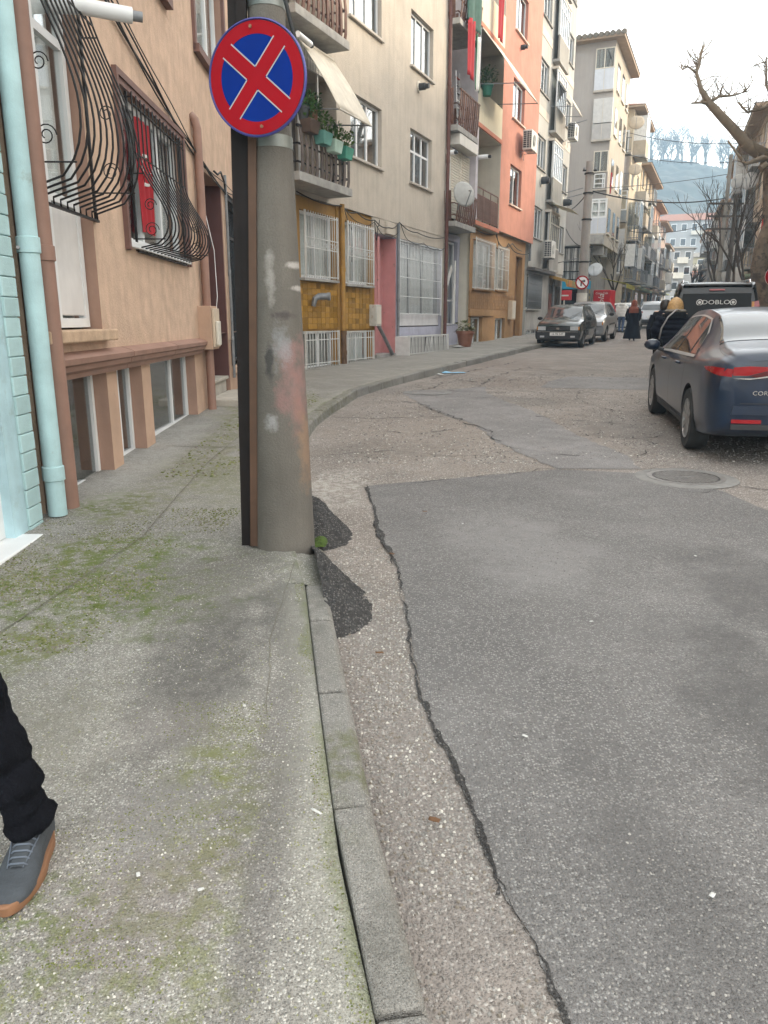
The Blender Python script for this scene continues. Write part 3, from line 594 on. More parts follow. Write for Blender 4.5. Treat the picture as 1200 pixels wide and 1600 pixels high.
# entrance recess: painted inner walls, door at the back, steps
dr = MB().box(5.52, 6.81, 1.0, 1.05, .66, 3.4).obj('door', DKBRN, ba); MB().box(5.6, 6.1, .97, 1.0, 1.5, 3.2).obj('door_glass', GLASSD, dr); MB().tube([(6.15, .96, 1.7), (6.15, .94, 1.7), (6.28, .94, 1.7)], .012, 6).obj('handle', GREYM, dr)
MB().box(6.815, 6.835, .012, 1.0, .62, 3.42).obj('door_cheek', DKBRN, ba)
STONE = M('step_stone', (.38, .35, .30), .8, .18, 6, .3, 60)
MB().box(5.30, 6.95, -.42, .05, .16, .415).obj('step', STONE, ba, bevel=.01)
MB().box(5.52, 6.80, .06, 1.0, .2, .60).obj('step', STONE, ba, bevel=.01)
MB().box(5.51, 6.81, .02, .40, .602, .645).obj('threshold', STONE, ba, bevel=.006)
wn = window(ba, 7.16, 8.46, .82, 3.28, .06, (), (.8,), .05, mat=M('dark_frame', (.035, .035, .038), .5, .1, 4), curt=None, sill=False, gl=glass('green_glass', (.5, .6, .58), 2.0))
MB().box(7.2, 8.4, .4, .42, .8, 3.3).obj('blind', CURT, wn)
b = MB(); b.box(7.10, 7.17, -.03, .06, .78, 3.36); b.box(8.45, 8.56, -.03, .06, .78, 3.36); b.box(7.17, 8.45, -.03, .06, 3.28, 3.36); b.obj('door_surround', MATS['dark_frame'], wn)
MB().box(7.1, 8.6, -.05, .05, .66, .775).obj('ledge', BEIGE, ba, bevel=.01)
pipe(ba, [(-.05, -.075, 5.2), (-.05, -.075, .2)], .066, RUSTW, 'downpipe', [(-.05, -.075, 1.92), (-.05, -.075, 3.5)])
pipe(ba, [(5.0, .0, 3.95), (5.0, -.05, 3.9), (5.02, -.07, 3.8), (5.02, -.07, .25)], .055, RUSTW, 'downpipe', [(5.02, -.07, 2.6)])
pipe(ba, [(8.9, -.06, 9), (8.9, -.06, .4)], .05, RUSTW, 'downpipe', [(8.9, -.06, 4.6), (8.9, -.06, 3)])
pipe(ba, [(6.98, -.04, 3.6), (6.98, -.04, .6)], .022, GREYM, 'conduit', [(6.98, -.04, 2.2), (6.98, -.04, 1.2)], 8)
# bellied iron grilles
def belly(par, x0, x1, z0, z1, nb, out, name, hs, flat=.06):
    H = z1 - z0
    def prof(t):                     # t 0 bottom .. 1 top -> (out, z)
        if t > .17: q = max(0, min(1, (.64 - t) / .47)); k = q * q * (3 - 2 * q)
        else: k = math.sqrt(max(0, 1 - ((.17 - t) / .17) ** 2))
        return flat + out * k
    pts = [(0, -flat * .4, z0 + .0), (0, -flat * .4, z0 + H * .02)] + [(0, -prof(t), z0 + H * (.02 + .98 * t)) for t in [.03 + .97 * i / 26 for i in range(27)]]
    b = MB()
    for h in hs: b.tube([(x0, -prof(h), z0 + H * (.02 + .98 * h)), (x1, -prof(h), z0 + H * (.02 + .98 * h))], .007, 6)
    b.box(x0 - .01, x1 + .01, -flat * .4 - .012, -flat * .4 + .012, z0 - .012, z0 + .006)
    for x in (x0, x1):
        b.box(x - .012, x + .012, -.02, .0, z0, z1)
        for h in (.08, .5, .97): b.tube([(x, .02, z0 + H * h), (x, -prof(h), z0 + H * h)], .006, 5)
        for (c0, rad, t0) in ((.14, .07, .2), (.30, .06, .36)):                     # scrolls in the side panels
            sp = []
            for i in range(26):
                a = i * .42; rr_ = rad * (1 - i / 34); zz = z0 + H * c0 + rr_ * math.sin(a); sp.append((x, -.10 - flat - rr_ * math.cos(a), zz))
            b.tube(sp, .0045, 5)
    g = b.obj(name, BLACKM, par, smooth=True); src = None
    for i in range(nb + 1):
        x = x0 + (x1 - x0) * i / nb
        if src is None: src = MB().tube(pts, .0078, 6).obj('bar', BLACKM, g, smooth='all', loc=(x, 0, 0))
        else: share(src, g, (x, 0, 0))
    return g
belly(ba, -.02, 1.22, 2.27, 4.9, 10, .33, 'bellied_grille', (.52, .8))
belly(ba, 2.30, 4.22, 2.13, 3.50, 14, .26, 'bellied_grille', (.62, .93))
# things on the beige wall
fl = T('hanging_flag', 'red flag with white crescent and star hung inside the grilled window', 'flag', FA.w(2.72, -.02, 2.35), FA.rz)
RED = M('flag_red', (.36, .016, .024), .8, .12, 4); FWH = M('flag_white', (.6, .6, .58), .8, .05, 4)
MB().grid(lambda u, v: (u * .42, .02 + .018 * math.sin(u * 16 + v * 2), v * 1.05), 20, 8).obj('cloth', RED, fl, smooth='all', fix=False)
b = MB(); n = 26; ins, outs = [], []
for i in range(n + 1):
    a = R(40) + R(280) * i / n; outs.append((.21 + .15 * math.cos(a), .60 + .15 * math.sin(a)))
    a2 = R(52) + R(256) * i / n; ins.append((.245 + .12 * math.cos(a2), .60 + .12 * math.sin(a2)))
yf = lambda x, z: .012 + .018 * math.sin(x / .42 * 16 + z / 1.05 * 2)
b.add([(p[0], yf(*p), p[1]) for q in zip(outs, ins) for p in q], [(2 * i, 2 * i + 1, 2 * i + 3, 2 * i + 2) for i in range(n)]); b.obj('crescent', FWH, fl, fix=False)
b = MB(); st = [(.33 + (.062 if i % 2 == 0 else .025) * math.cos(i * math.pi / 5), .60 + (.062 if i % 2 == 0 else .025) * math.sin(i * math.pi / 5)) for i in range(10)]
b.add([(.33, yf(.33, .6) - .002, .6)] + [(p[0], yf(*p) - .002, p[1]) for p in st], [(0, i + 1, (i + 1) % 10 + 1) for i in range(10)]); b.obj('star', FWH, fl, fix=False)
ex = T('exhaust_flue', 'white round flue pipe sticking out of the beige wall above the first grille', 'pipe', FA.w(.98, 0, 3.72), FA.rz)
MB().tube([(0, .1, 0), (.02, -.12, 0), (.16, -.44, -.01)], .055, 16).obj('outer_pipe', WHITE, ex, smooth=True); MB().tube([(.155, -.43, -.01), (.185, -.51, -.012)], .036, 14).obj('inner_pipe', GREYM, ex, smooth=True)
mb_ = T('meter_box', 'beige electricity meter box fixed beside the entrance of the beige house', 'box', FA.w(4.86, 0, 1.12), FA.rz)
MB().box(-.10, .34, -.17, .01, 0, .55).obj('cabinet', BASEB, mb_, bevel=.008); MB().box(-.06, .30, -.20, -.172, .03, .52).obj('door', M('cream_box', (.55, .45, .34), .6, .1, 6), mb_, bevel=.006); MB().box(.0, .2, -.235, -.202, .05, .36).obj('meter', M('meter_plastic', (.62, .58, .5), .5, .1, 6), mb_, bevel=.01)
for k, (dz, sag, r) in enumerate([(0, .0, .011), (.03, .02, .009), (-.03, -.03, .008), (.06, .05, .006)]):
    pts = []
    for i in range(29):
        t = i / 28; s = .8 + 8.6 * t; z = 4.45 - 1.55 * t ** .8 + .55 * t * t * t + dz + .03 * math.sin(s * 2.3 + k * 1.7) - .12 * math.sin(t * math.pi) + sag * math.sin(t * 9)
        pts.append(FA.w(s, .02 + .012 * k, z))
    tag(MB().tube(pts, r, 5).obj('wall_cable', WIREM, smooth='all'), ['thick black cable clipped along the beige wall above the grilles', 'second black cable sagging along the beige wall', 'lower thin black cable along the beige wall', 'thinnest black cable looping along the beige wall'][k], 'cable')
tag(MB().tube([FA.w(6.2, .03, 3.52), FA.w(6.35, .05, 3.5), FA.w(6.6, .05, 3.58), FA.w(6.9, .04, 3.5), FA.w(6.98, .04, 3.3), FA.w(6.98, .05, 2.3)], .014, 6).obj('drop_cable', WIREM, smooth='all'), 'black cable dropping beside the dark brown entrance', 'cable')
tag(MB().tube([FA.w(5.3, .03, 3.0), FA.w(5.45, .12, 2.4), FA.w(5.3, .16, 1.8), FA.w(5.12, .17, 1.62)], .005, 5).obj('thin_cable', WHITE, smooth='all'), 'thin pale wire hanging down to the meter box', 'cable')

# ================================================================== concrete pole, channels, sign
def poleM():
    m = M('pole_concrete', (.15, .137, .118), .9, .16, 3, .5, 90, streak=.28, speck=.3, sscale=240)
    t = m.node_tree; N = t.nodes; L = t.links; b = N['Principled BSDF']; src = b.inputs['Base Color'].links[0].from_socket; tc = N.new('ShaderNodeTexCoord')
    cur = src
    for (cx, cz, rx, rz_, col, amt, sd) in [(.08, 1.02, .09, .26, (.28, .155, .145), .6, 3), (.03, 1.2, .07, .12, (.26, .27, .28), .6, 5), (.12, .85, .04, .2, (.28, .15, .125), .55, 8), (-.02, .78, .05, .06, (.38, .38, .38), .6, 11), (.14, 1.62, .07, .02, (.5, .47, .44), .7, 14), (.14, 1.5, .07, .018, (.5, .47, .44), .7, 17), (-.01, 1.56, .03, .16, (.42, .4, .37), .5, 19), (.05, 1.36, .09, .03, (.06, .05, .05), .8, 21), (-.03, 1.12, .025, .12, (.04, .04, .04), .8, 23), (.15, .6, .04, .25, (.33, .2, .12), .5, 27)]:
        s = N.new('ShaderNodeVectorMath'); s.operation = 'SUBTRACT'; s.inputs[1].default_value = (cx, 0, cz); L.new(tc.outputs['Object'], s.inputs[0])
        mu = N.new('ShaderNodeVectorMath'); mu.operation = 'MULTIPLY'; mu.inputs[1].default_value = (1 / rx, 0, 1 / rz_); L.new(s.outputs[0], mu.inputs[0])
        ln = N.new('ShaderNodeVectorMath'); ln.operation = 'LENGTH'; L.new(mu.outputs[0], ln.inputs[0])
        nz_ = N.new('ShaderNodeTexNoise'); nz_.noise_dimensions = '4D'; nz_.inputs['W'].default_value = sd; nz_.inputs['Scale'].default_value = 9; nz_.inputs['Detail'].default_value = 6; nz_.inputs['Roughness'].default_value = .7; L.new(tc.outputs['Object'], nz_.inputs['Vector'])
        ad = N.new('ShaderNodeMath'); ad.operation = 'MULTIPLY_ADD'; ad.inputs[1].default_value = 3.4; L.new(nz_.outputs[0], ad.inputs[0]); L.new(ln.outputs['Value'], ad.inputs[2])
        mr = N.new('ShaderNodeMapRange'); mr.inputs[1].default_value = 2.75; mr.inputs[2].default_value = 2.05; mr.inputs[4].default_value = amt; L.new(ad.outputs[0], mr.inputs[0])
        x = N.new('ShaderNodeMixRGB'); L.new(mr.outputs[0], x.inputs[0]); L.new(cur, x.inputs[1]); x.inputs[2].default_value = (*col, 1); cur = x.outputs[0]
    L.new(cur, b.inputs['Base Color'])
    return m
PX, PY = -.605, 4.40
up = T('utility_pole', 'thick round concrete utility pole with graffiti smudges at the kerb', 'pole', (PX, PY, zp(PX, PY) - .02))
b = MB(); prof = [(.184, -.2), (.184, 0)] + [(.184 - .031 * i * .3, i * .3) for i in range(1, 20)]
b.lathe([(max(.09, r), h) for r, h in prof], n=40); b.obj('shaft', poleM(), up, smooth=True)
BAND = M('galvanised_band', (.2, .215, .2), .5, .2, 9, metal=.5)
for z, r_ in ((2.24, .118), (2.9, .098)): MB().lathe([(r_ - .004, z - .03), (r_, z - .03), (r_, z + .03), (r_ - .004, z + .03)], n=32, caps=False).obj('clamp_band', BAND, up, smooth=True)
CHAN = M('channel_dark_brown', (.016, .012, .011), .6, .2, 4, streak=.2, spec=.2); CHANR = M('channel_rust_brown', (.085, .045, .026), .65, .25, 4, streak=.35)
def chan(x, y, wd, dp, zb, zt, lean, mat, name):
    b = MB(); d = .004
    for (a0, a1, c0, c1) in ((-wd / 2, wd / 2, -dp / 2, -dp / 2 + d), (-wd / 2, -wd / 2 + d, -dp / 2 + d, dp / 2), (wd / 2 - d, wd / 2, -dp / 2 + d, dp / 2)):
        b.add([(x + px + lean * t, y + py, z) for z, t in ((zb, 0), (zt, 1)) for px, py in ((a0, c0), (a1, c0), (a1, c1), (a0, c1))], [(0, 3, 2, 1), (4, 5, 6, 7), (0, 1, 5, 4), (1, 2, 6, 5), (2, 3, 7, 6), (3, 0, 4, 7)])
    return b.obj(name, mat, up)
chan(-.226, -.03, .045, .05, .0, 4.9, .10, CHAN, 'cable_channel'); chan(-.176, -.055, .05, .045, .02, 4.9, .10, CHAN, 'cable_channel'); chan(-.165, -.10, .042, .03, .03, 2.3, .085, CHANR, 'cable_channel')
tag(MB().tube([(PX + .02, PY - .13, 3.6), (PX + .05, PY - .17, 3.25), (PX + .125, PY - .18, 3.0), (PX + .175, PY - .17, 2.8), (PX + .17, PY - .15, 2.6), (PX + .1, PY - .10, 2.48)], .011, 8).obj('pole_cable', WIREM, smooth='all'), 'thick black cable looping around the top of the concrete pole', 'cable')
# no stopping sign
SRED = M('sign_red', (.33, .005, .012), .5, .08, 5, spec=.12); SBLUE = M('sign_blue', (.0, .022, .205), .5, .1, 5, spec=.12); SEDGE = M('sign_edge_blue', (.06, .06, .24), .4, .1, 5); SWHT = M('sign_white', (.42, .42, .44), .4, .05, 5)
SR = .262
sg = T('no_stopping_sign', 'round blue no stopping sign with red ring and red cross on the concrete pole', 'sign', (-.622, 4.13, 2.648))
sg.rotation_euler = (R(3), R(-4), R(-17))
def disc(r0, r1, y, nm, mat, n=64, th=0):
    b = MB(); vs = []
    for r in (r0, r1):
        vs += [(r * math.cos(2 * math.pi * i / n), y, r * math.sin(2 * math.pi * i / n)) for i in range(n)]
    if r0 == 0: b.add(vs[n:], [tuple(range(n))])
    else: b.add(vs, [(i, (i + 1) % n, n + (i + 1) % n, n + i) for i in range(n)])
    return b.obj(nm, mat, sg, fix=False)
MB().lathe([(SR, 0), (SR, -.012), (SR - .006, -.016), (SR - .01, -.010)], n=64, axis='y', caps=False).obj('rim', SEDGE, sg, smooth=True)
MB().lathe([(SR - .004, .0), (SR - .004, -.006)], n=64, axis='y').obj('plate', GREYM, sg)
disc(0, SR - .012, -.0105, 'blue_field', SBLUE); disc(SR * .735, SR - .012, -.0122, 'red_ring', SRED)
ri = SR * .735
for s in (-1, 1):
    a = R(45 * s); ca, sa = math.cos(a), math.sin(a)
    def strip(w0, w1, l, y, nm, mat): MB().quad(*[(ca * px - sa * pz, y, sa * px + ca * pz) for px, pz in ((-l, w0), (l, w0), (l, w1), (-l, w1))]).obj(nm, mat, sg, fix=False)
    strip(-.033, .033, ri + .012, -.0139 - (.0003 if s > 0 else 0), 'red_bar', SRED)
    for e in (-1, 1):
        for q in (-1, 1):       # the white edging stops at the crossing
            l0, l1 = .0385, ri + .006; w0 = e * .0335; w1 = e * .0395
            MB().quad(*[(ca * px - sa * pz, -.0132, sa * px + ca * pz) for px, pz in ((q * l0, w0), (q * l1, w0), (q * l1, w1), (q * l0, w1))]).obj('white_edging', SWHT, sg, fix=False)
for z in (.225, -.215): MB().lathe([(.008, -.02), (.007, -.012), (.008, -.01)], (0, 0, z), 10, 'y').obj('bolt', M('rusty_bolt', (.3, .16, .1), .5, .2, 9, metal=.5), sg)
b = MB(); b.box(-.02, .02, .0, .14, -.02, .02); b.obj('bracket', BAND, sg)
# ================================================================== small hanging things
ACM = M('ac_white', (.66, .65, .61), .5, .08, 5, streak=.2); ACD = M('ac_dark_grille', (.04, .042, .045), .6, .2, 9)
def ac_unit(F, s, o, z, label, w_=.8, h=.55, d=.3, rz=0):
    t = T('air_conditioner', label, 'air conditioner', F.w(s, o, z), F.rz + rz, 'outdoor air conditioner units')
    MB().box(-w_ / 2, w_ / 2, -d / 2, d / 2, 0, h).obj('casing', ACM, t, bevel=.02)
    b = MB(); b.lathe([(.2, -.008), (.19, 0)], (-.12, -d / 2 - .004, h / 2), 24, 'y'); fan = b.obj('fan_recess', ACD, t)
    b = MB()
    for r in (.06, .11, .16, .2): b.lathe([(r, 0), (r + .008, -.01), (r + .012, 0)], (-.12, -d / 2 - .014, h / 2), 24, 'y', caps=False)
    for k in range(6): a = k * math.pi / 6; b.tube([(-.12 - .2 * math.cos(a), -d / 2 - .02, h / 2 - .2 * math.sin(a)), (-.12 + .2 * math.cos(a), -d / 2 - .02, h / 2 + .2 * math.sin(a))], .004, 4)
    b.obj('fan_guard', ACM, t); b = MB()
    MB().box(-w_ / 2 - .004, -w_ / 2 - .001, -d / 2 + .03, d / 2 - .03, .05, h - .05).obj('side_coil', ACD, t)
    for i in range(9): b.box(-w_ / 2 - .012, -w_ / 2 - .004, -d / 2 + .03, d / 2 - .03, .06 + i * (h - .12) / 8, .072 + i * (h - .12) / 8)
    for i in range(2): b.box(-w_ / 2 - .013, -w_ / 2 - .004, -d / 2 + .03 + (i + .5) * .11, -d / 2 + .045 + (i + .5) * .11, .05, h - .05)
    b.obj('coil_guard', ACM, t)
    for x in (-.28, .28): MB().tube([(x, -d / 2, -.02), (x, d / 2 + .12, -.02), (x, d / 2 + .12, -.25)], .014, 6).obj('bracket', GREYM, t)
    return t
DISHM = M('dish_grey', (.34, .34, .325), .55, .15, 6, dirt=(5, .55, .75), dirtcol=(.28, .25, .22))
def dish(loc, yaw, r, label, mat=None, tilt=25):
    t = T('satellite_dish', label, 'satellite dish', loc, yaw, 'satellite dishes')
    b = MB(); b.lathe([(r * k / 6, -(.14 * r) * (1 - (k / 6) ** 2)) for k in range(0, 7)], n=28, axis='y', caps=False)
    b.xf(Matrix.Rotation(R(-tilt), 4, 'X')); d = b.obj('reflector', mat or DISHM, t, smooth='all'); d.modifiers.new('thick', 'SOLIDIFY').thickness = .012
    q = Matrix.Rotation(R(-tilt), 4, 'X') @ Vector((0, -r * 1.0, -r * .1)); e = Matrix.Rotation(R(-tilt), 4, 'X') @ Vector((0, 0, -r))
    MB().tube([e, tuple(q)], .012, 6).obj('feed_arm', GREYM, t); MB().tube([tuple(q), (q[0], q[1] + .09, q[2] + .02)], .028, 10).obj('receiver', M('lnb_grey', (.3, .3, .3), .5), t)
    MB().tube([(0, .06, 0), (0, .22, -.05), (0, .34, -.4)], .02, 8).obj('mast', GREYM, t)
    return t
LEAFM = [M('leaf_green_%d' % i, c, .6, .3, 8) for i, c in enumerate([(.05, .12, .025), (.09, .17, .035), (.03, .075, .02)])]
def plant(par, c, r, h, n, mat, leaf=.07, sd=1, up=.8):
    rr = random.Random(sd); b = MB()
    for i in range(n):
        a = rr.uniform(0, 6.28); q = rr.random() ** .6 * r; z = rr.uniform(0, h); x, y = c[0] + q * math.cos(a) * (1 - .3 * z / h), c[1] + q * math.sin(a) * (1 - .3 * z / h)
        d = Vector((math.cos(a) * rr.uniform(.2, 1), math.sin(a) * rr.uniform(.2, 1), rr.uniform(-.3, up))).normalized(); l = leaf * rr.uniform(.6, 1.3)
        s = d.cross(Vector((rr.uniform(-.4, .4), rr.uniform(-.4, .4), 1))).normalized() * l * .28; p = Vector((x, y, c[2] + z))
        b.add([p, p + d * l * .5 + s, p + d * l + Vector((0, 0, -l * .2)), p + d * l * .5 - s], [(0, 1, 2, 3)])
    for i in range(5):
        a = rr.uniform(0, 6.28); b.tube([c, (c[0] + r * .5 * math.cos(a), c[1] + r * .5 * math.sin(a), c[2] + h * .8)], .005, 4)
    return stuff(b.obj('foliage', mat, par, fix=False))
def pot(F, s, o, z, label, kind, col, sd, group=None, big=1.):
    t = T('flower_pot', label, 'flower pot', F.w(s, o, z), F.rz, group)
    m = M('pot_' + kind + str(col), col, .6, .15, 6)
    if kind == 'box': MB().add(*(lambda w0, w1, d0, d1, h: ([(-w0, -d0, 0), (w0, -d0, 0), (w0, d0, 0), (-w0, d0, 0), (-w1, -d1, h), (w1, -d1, h), (w1, d1, h), (-w1, d1, h)], [(0, 3, 2, 1), (4, 5, 6, 7), (0, 1, 5, 4), (1, 2, 6, 5), (2, 3, 7, 6), (3, 0, 4, 7)]))(.13 * big, .17 * big, .08 * big, .11 * big, .2 * big)).obj('pot', m, t, bevel=.01); top = .2 * big
    else: MB().lathe([(.09 * big, 0), (.13 * big, .2 * big), (.145 * big, .2 * big), (.145 * big, .24 * big), (.12 * big, .23 * big)], n=20).obj('pot', m, t, smooth=True); top = .22 * big
    return t, top
def flue(F, s, z, label, r=.07, l=.34, mat=None):
    t = T('wall_flue', label, 'vent pipe', F.w(s, 0, z), F.rz, 'wall flues and vents')
    MB().tube([(0, .1, 0), (0, -l, 0)], r, 14).obj('pipe', mat or WHITE, t, smooth=True); MB().tube([(0, -l + .02, 0), (0, -l - .1, 0)], r * .72, 14).obj('nozzle', ACD, t, smooth=True); MB().tube([(0, -.004, 0), (0, -.03, 0)], r * 1.6, 14).obj('collar', CREAMP, t, smooth=True)
    return t

# ================================================================== house B: grey stucco over mustard tiles
STUC = M('grey_beige_stucco', (.50, .445, .375), .95, .11, 1.6, 1., 26, streak=.22, dirt=(1.1, .58, .82), dirtcol=(.36, .32, .27)); MUST = M('mustard_wall', (.33, .185, .05), .7, .15, 3, .2, 40, streak=.25); MTILE = M('mustard_tile', (.44, .24, .045), .35, .15, 7, rand=.5); LILAC = M('lilac_paint', (.40, .40, .48), .8, .12, 3, .2, 50, streak=.2)
PINKP = M('peeling_pink_paint', (.52, .24, .235), .85, .1, 3, .3, 40, dirt=(3.2, .62, .70), dirtcol=(.19, .15, .14)); WDGREY = M('weathered_wood', (.17, .14, .125), .85, .3, 5, streak=.4, rand=.3); WDBRN = M('brown_picket_wood', (.17, .085, .062), .7, .25, 5, streak=.3, rand=.35)
bb = bld(FB, 'stucco_house', 'grey beige stucco house with mustard tiled ground floor and pink doorway')
opsB = [(x0, x1, z0, z1) for (x0, x1) in ((2.4, 4.15), (6.05, 7.72)) for (z0, z1) in ((5.1, 6.44), (7.93, 9.24), (10.75, 12.05))] + [(-1.0, 1.72, z0, z0 + 2.25, 1.1) for z0 in (4.22, 7.0, 9.8)]
wall(bb, 'wall', -1.7, 8.95, 3.95, 13.2, opsB, STUC, 0, .16)
opsG = [(.06, 1.55, 2.34, 3.7), (2.05, 3.5, 2.3, 3.7), (.08, 1.6, .45, 1.26), (2.06, 3.55, .45, 1.24), (3.8, 5.08, .3, 3.58, .5), (5.3, 8.7, 1.3, 3.56)]
wall(bb, 'ground_floor_wall', -1.7, 3.8, .2, 3.95, opsG[:4], MUST, .05, .18); wall(bb, 'ground_floor_wall', 3.8, 8.95, .2, 3.95, opsG[4:], LILAC, .05, .5)
MB().box(3.62, 8.95, .012, .05, 3.6, 3.95).obj('stucco_band', STUC, bb)
shell(bb, -1.7, 8.95, .051, 9, .2, 13.2, STUC)
src = None
for (xa, xb, za, zb) in ((-.5, 1.7, 1.30, 2.28), (2.06, 3.66, 1.28, 2.26)):
    nx = int((xb - xa) / .2); nz_ = int((zb - za) / .121)
    for j in range(nz_):
        for i in range(nx):
            x = xa + i * .2 + (.0 if j % 2 == 0 else .0); z = za + j * .121
            if src is None: src = MB().box(0, .193, -.012, .01, 0, .114).obj('tile', MTILE, bb, bevel=.004, loc=(x, .046, z))
            else: share(src, bb, (x, .046 + random.uniform(-.003, .001), z))
for (x0, x1) in ((2.4, 4.15), (6.05, 7.72)):
    for k, (z0, z1) in enumerate(((5.1, 6.44), (7.93, 9.24), (10.75, 12.05))):
        wn = window(bb, x0 + .01, x1 - .01, z0 + .01, z1 - .01, .10, (.3, .62) if x0 < 5 else (.34, .66), (() if not (x0 > 5 and k == 0) else (.62,)), .06, curt='full' if (k + int(x0)) % 2 else 'left', gl=glass('skylit_glass', (.62, .66, .68), 2.4), sillm=M('sill_stone', (.45, .41, .36), .8, .15, 6))
# grilles of the ground floor
WG = M('white_iron', (.62, .62, .6), .5, .12, 8, dirt=(14, .62, .75), dirtcol=(.3, .2, .12))
for (x0, x1, z0, z1) in opsG[:2]:
    window(bb, x0 + .01, x1 - .01, z0 + .01, z1 - .01, .12, (.5,), (), .06, curt='full', sill=True, sillm=CONC, sillo=.08)
    def ex_(b, x0=x0, x1=x1, z0=z0, z1=z1):
        n = 11
        for q in range(n):
            xc = x0 + (x1 - x0) * (q + .5) / n; zc = z0 + (z1 - z0) * .52; b.tube([(xc + .055 * math.cos(a * .7854), -.075, zc + .055 * math.sin(a * .7854)) for a in range(9)], .005, 4)
    grille(bb, x0 + .0, x1 - .0, z0 + .02, z1 - .02, -.07, 14, [z0 + .06, z0 + .62, z0 + .82, z1 - .07], WG, .0085, extra=ex_)
for (x0, x1, z0, z1) in opsG[2:4]:
    window(bb, x0 + .05, x1 - .05, z0 + .0, z1 - .01, .14, (.55,), (), .055, curt='dark' if x0 < 1 else 'full', sill=False)
    grille(bb, x0 - .05, x1 + .0, z0 - .02, z1 - .0, -.04, 12, [z0 + .12, z0 + .62, z1 - .02], WG, .008)
window(bb, 5.32, 8.68, 1.32, 3.54, .10, (.29, .6), (), .045, mat=GREYM, curt='full', sill=False)
sw = grille(bb, 5.3, 8.7, 1.62, 3.58, -.02, 30, [1.66, 2.12, 2.62, 3.12, 3.55], M('white_iron_clean', (.72, .73, .73), .5, .1, 8), .0085)
MB().box(5.34, 8.66, .06, .095, 1.33, 1.66).obj('lower_board', M('white_board', (.62, .61, .62), .7, .1, 3, streak=.2), bb)
# mustard corner column and soil pipe between the two tiled bays
pipe(bb, [(1.86, -.03, 4.0), (1.86, -.03, 1.25)], .06, M('mustard_pipe', (.36, .2, .05), .6, .3, 4, streak=.5), 'downpipe', [(1.86, -.03, 2.6)]); pipe(bb, [(1.86, -.03, 1.25), (1.88, -.03, .45)], .065, M('rusty_pipe', (.14, .085, .05), .8, .4, 7), 'downpipe', [(1.87, -.03, 1.2), (1.88, -.03, .75)])
MB().box(1.68, 2.0, .02, .05, .45, 3.95).obj('column', MUST, bb)
# pink doorway
MB().box(3.82, 5.06, .38, .42, .62, 3.56).obj('door', PINKP, bb); MB().box(3.81, 5.07, -.02, .55, .3, .615).obj('step', CONC, bb, bevel=.01)
MB().box(5.055, 5.078, .0, .5, .62, 3.56).obj('door_cheek', PINKP, bb); MB().box(3.79, 3.82, .03, .5, .62, 3.56).obj('door_cheek', PINKP, bb)
pipe(bb, [(3.86, -.03, 3.5), (3.86, -.03, 1.85)], .035, PINKP, 'pipe', n=8); pipe(bb, [(3.86, -.03, 1.35), (4.1, -.04, 1.15), (4.75, -.05, .6)], .05, GREYM, 'slanting_pipe', n=8)
pipe(bb, [(5.19, -.03, 3.95), (5.19, -.03, .45)], .04, GREYM, 'downpipe', [(5.19, -.03, 2)]); pipe(bb, [(8.93, -.08, 13.2), (8.93, -.08, .5)], .055, M('maroon_pipe', (.12, .05, .04), .6, .2, 4), 'downpipe', [(8.93, -.08, z) for z in (2.5, 4.1, 6.1, 8.2, 10)])
MB().box(4.35, 4.9, -.05, .045, 3.62, 3.92).obj('junction_box', STUC, bb, bevel=.01)
mt = T('meter_box', 'pale grey meter box hung beside the pink doorway', 'box', FB.w(3.62, 0, 1.34), FB.rz); MB().box(-.17, .17, -.15, .04, 0, .52).obj('cabinet', M('box_grey', (.5, .49, .45), .6, .12, 8, dirt=(6, .55, .7), dirtcol=(.35, .25, .15)), mt, bevel=.01); MB().box(-.13, .13, -.16, -.151, .05, .47).obj('door', CREAMP, mt)
dv = T('wall_duct', 'grey elbow vent duct sticking out of the mustard tiles', 'vent pipe', FB.w(.55, 0, 1.98), FB.rz); MB().tube([(-.1, -.02, -.2), (-.1, -.06, -.05), (0, -.1, 0), (.1, -.28, 0)], [.05, .06, .07, .075], 12).obj('elbow', GREYM, dv, smooth=True); MB().tube([(.09, -.26, 0), (.11, -.32, 0)], .085, 12).obj('rim', GREYM, dv)
# slatted cage on the pavement
cg = T('slatted_cage', 'white slatted metal cage box standing under the barred shop window', 'cage', FB.w(5.05, .0, zp(0, 20.5)), FB.rz)
b = MB(); b.box(0, 3.3, -.4, -.38, .03, .06); b.box(0, 3.3, -.4, -.38, .5, .53); b.box(0, .03, -.4, 0, .0, .03); b.box(3.27, 3.3, -.4, 0, .0, .03); b.box(0, .03, -.42, -.38, .0, .53); b.box(3.27, 3.3, -.42, -.38, .0, .53); b.box(0.03, 3.27, -.38, 0, .5, .515); b.box(0, .02, -.38, 0, .03, .5); b.obj('frame', WG, cg)
MB().box(.1, 3.2, -.34, 0, .03, .45).obj('box_inside', M('cage_inside', (.16, .155, .15), .8), cg)
s0 = None
for i in range(27):
    x = .1 + i * .118
    if s0 is None: s0 = MB().box(-.022, .022, -.005, .005, 0, .44).obj('slat', WG, cg, loc=(x, -.40, .06))
    else: share(s0, cg, (x, -.40, .06), (0, R(random.uniform(-6, 6) + (12 if 9 < i < 15 else 0)), 0))
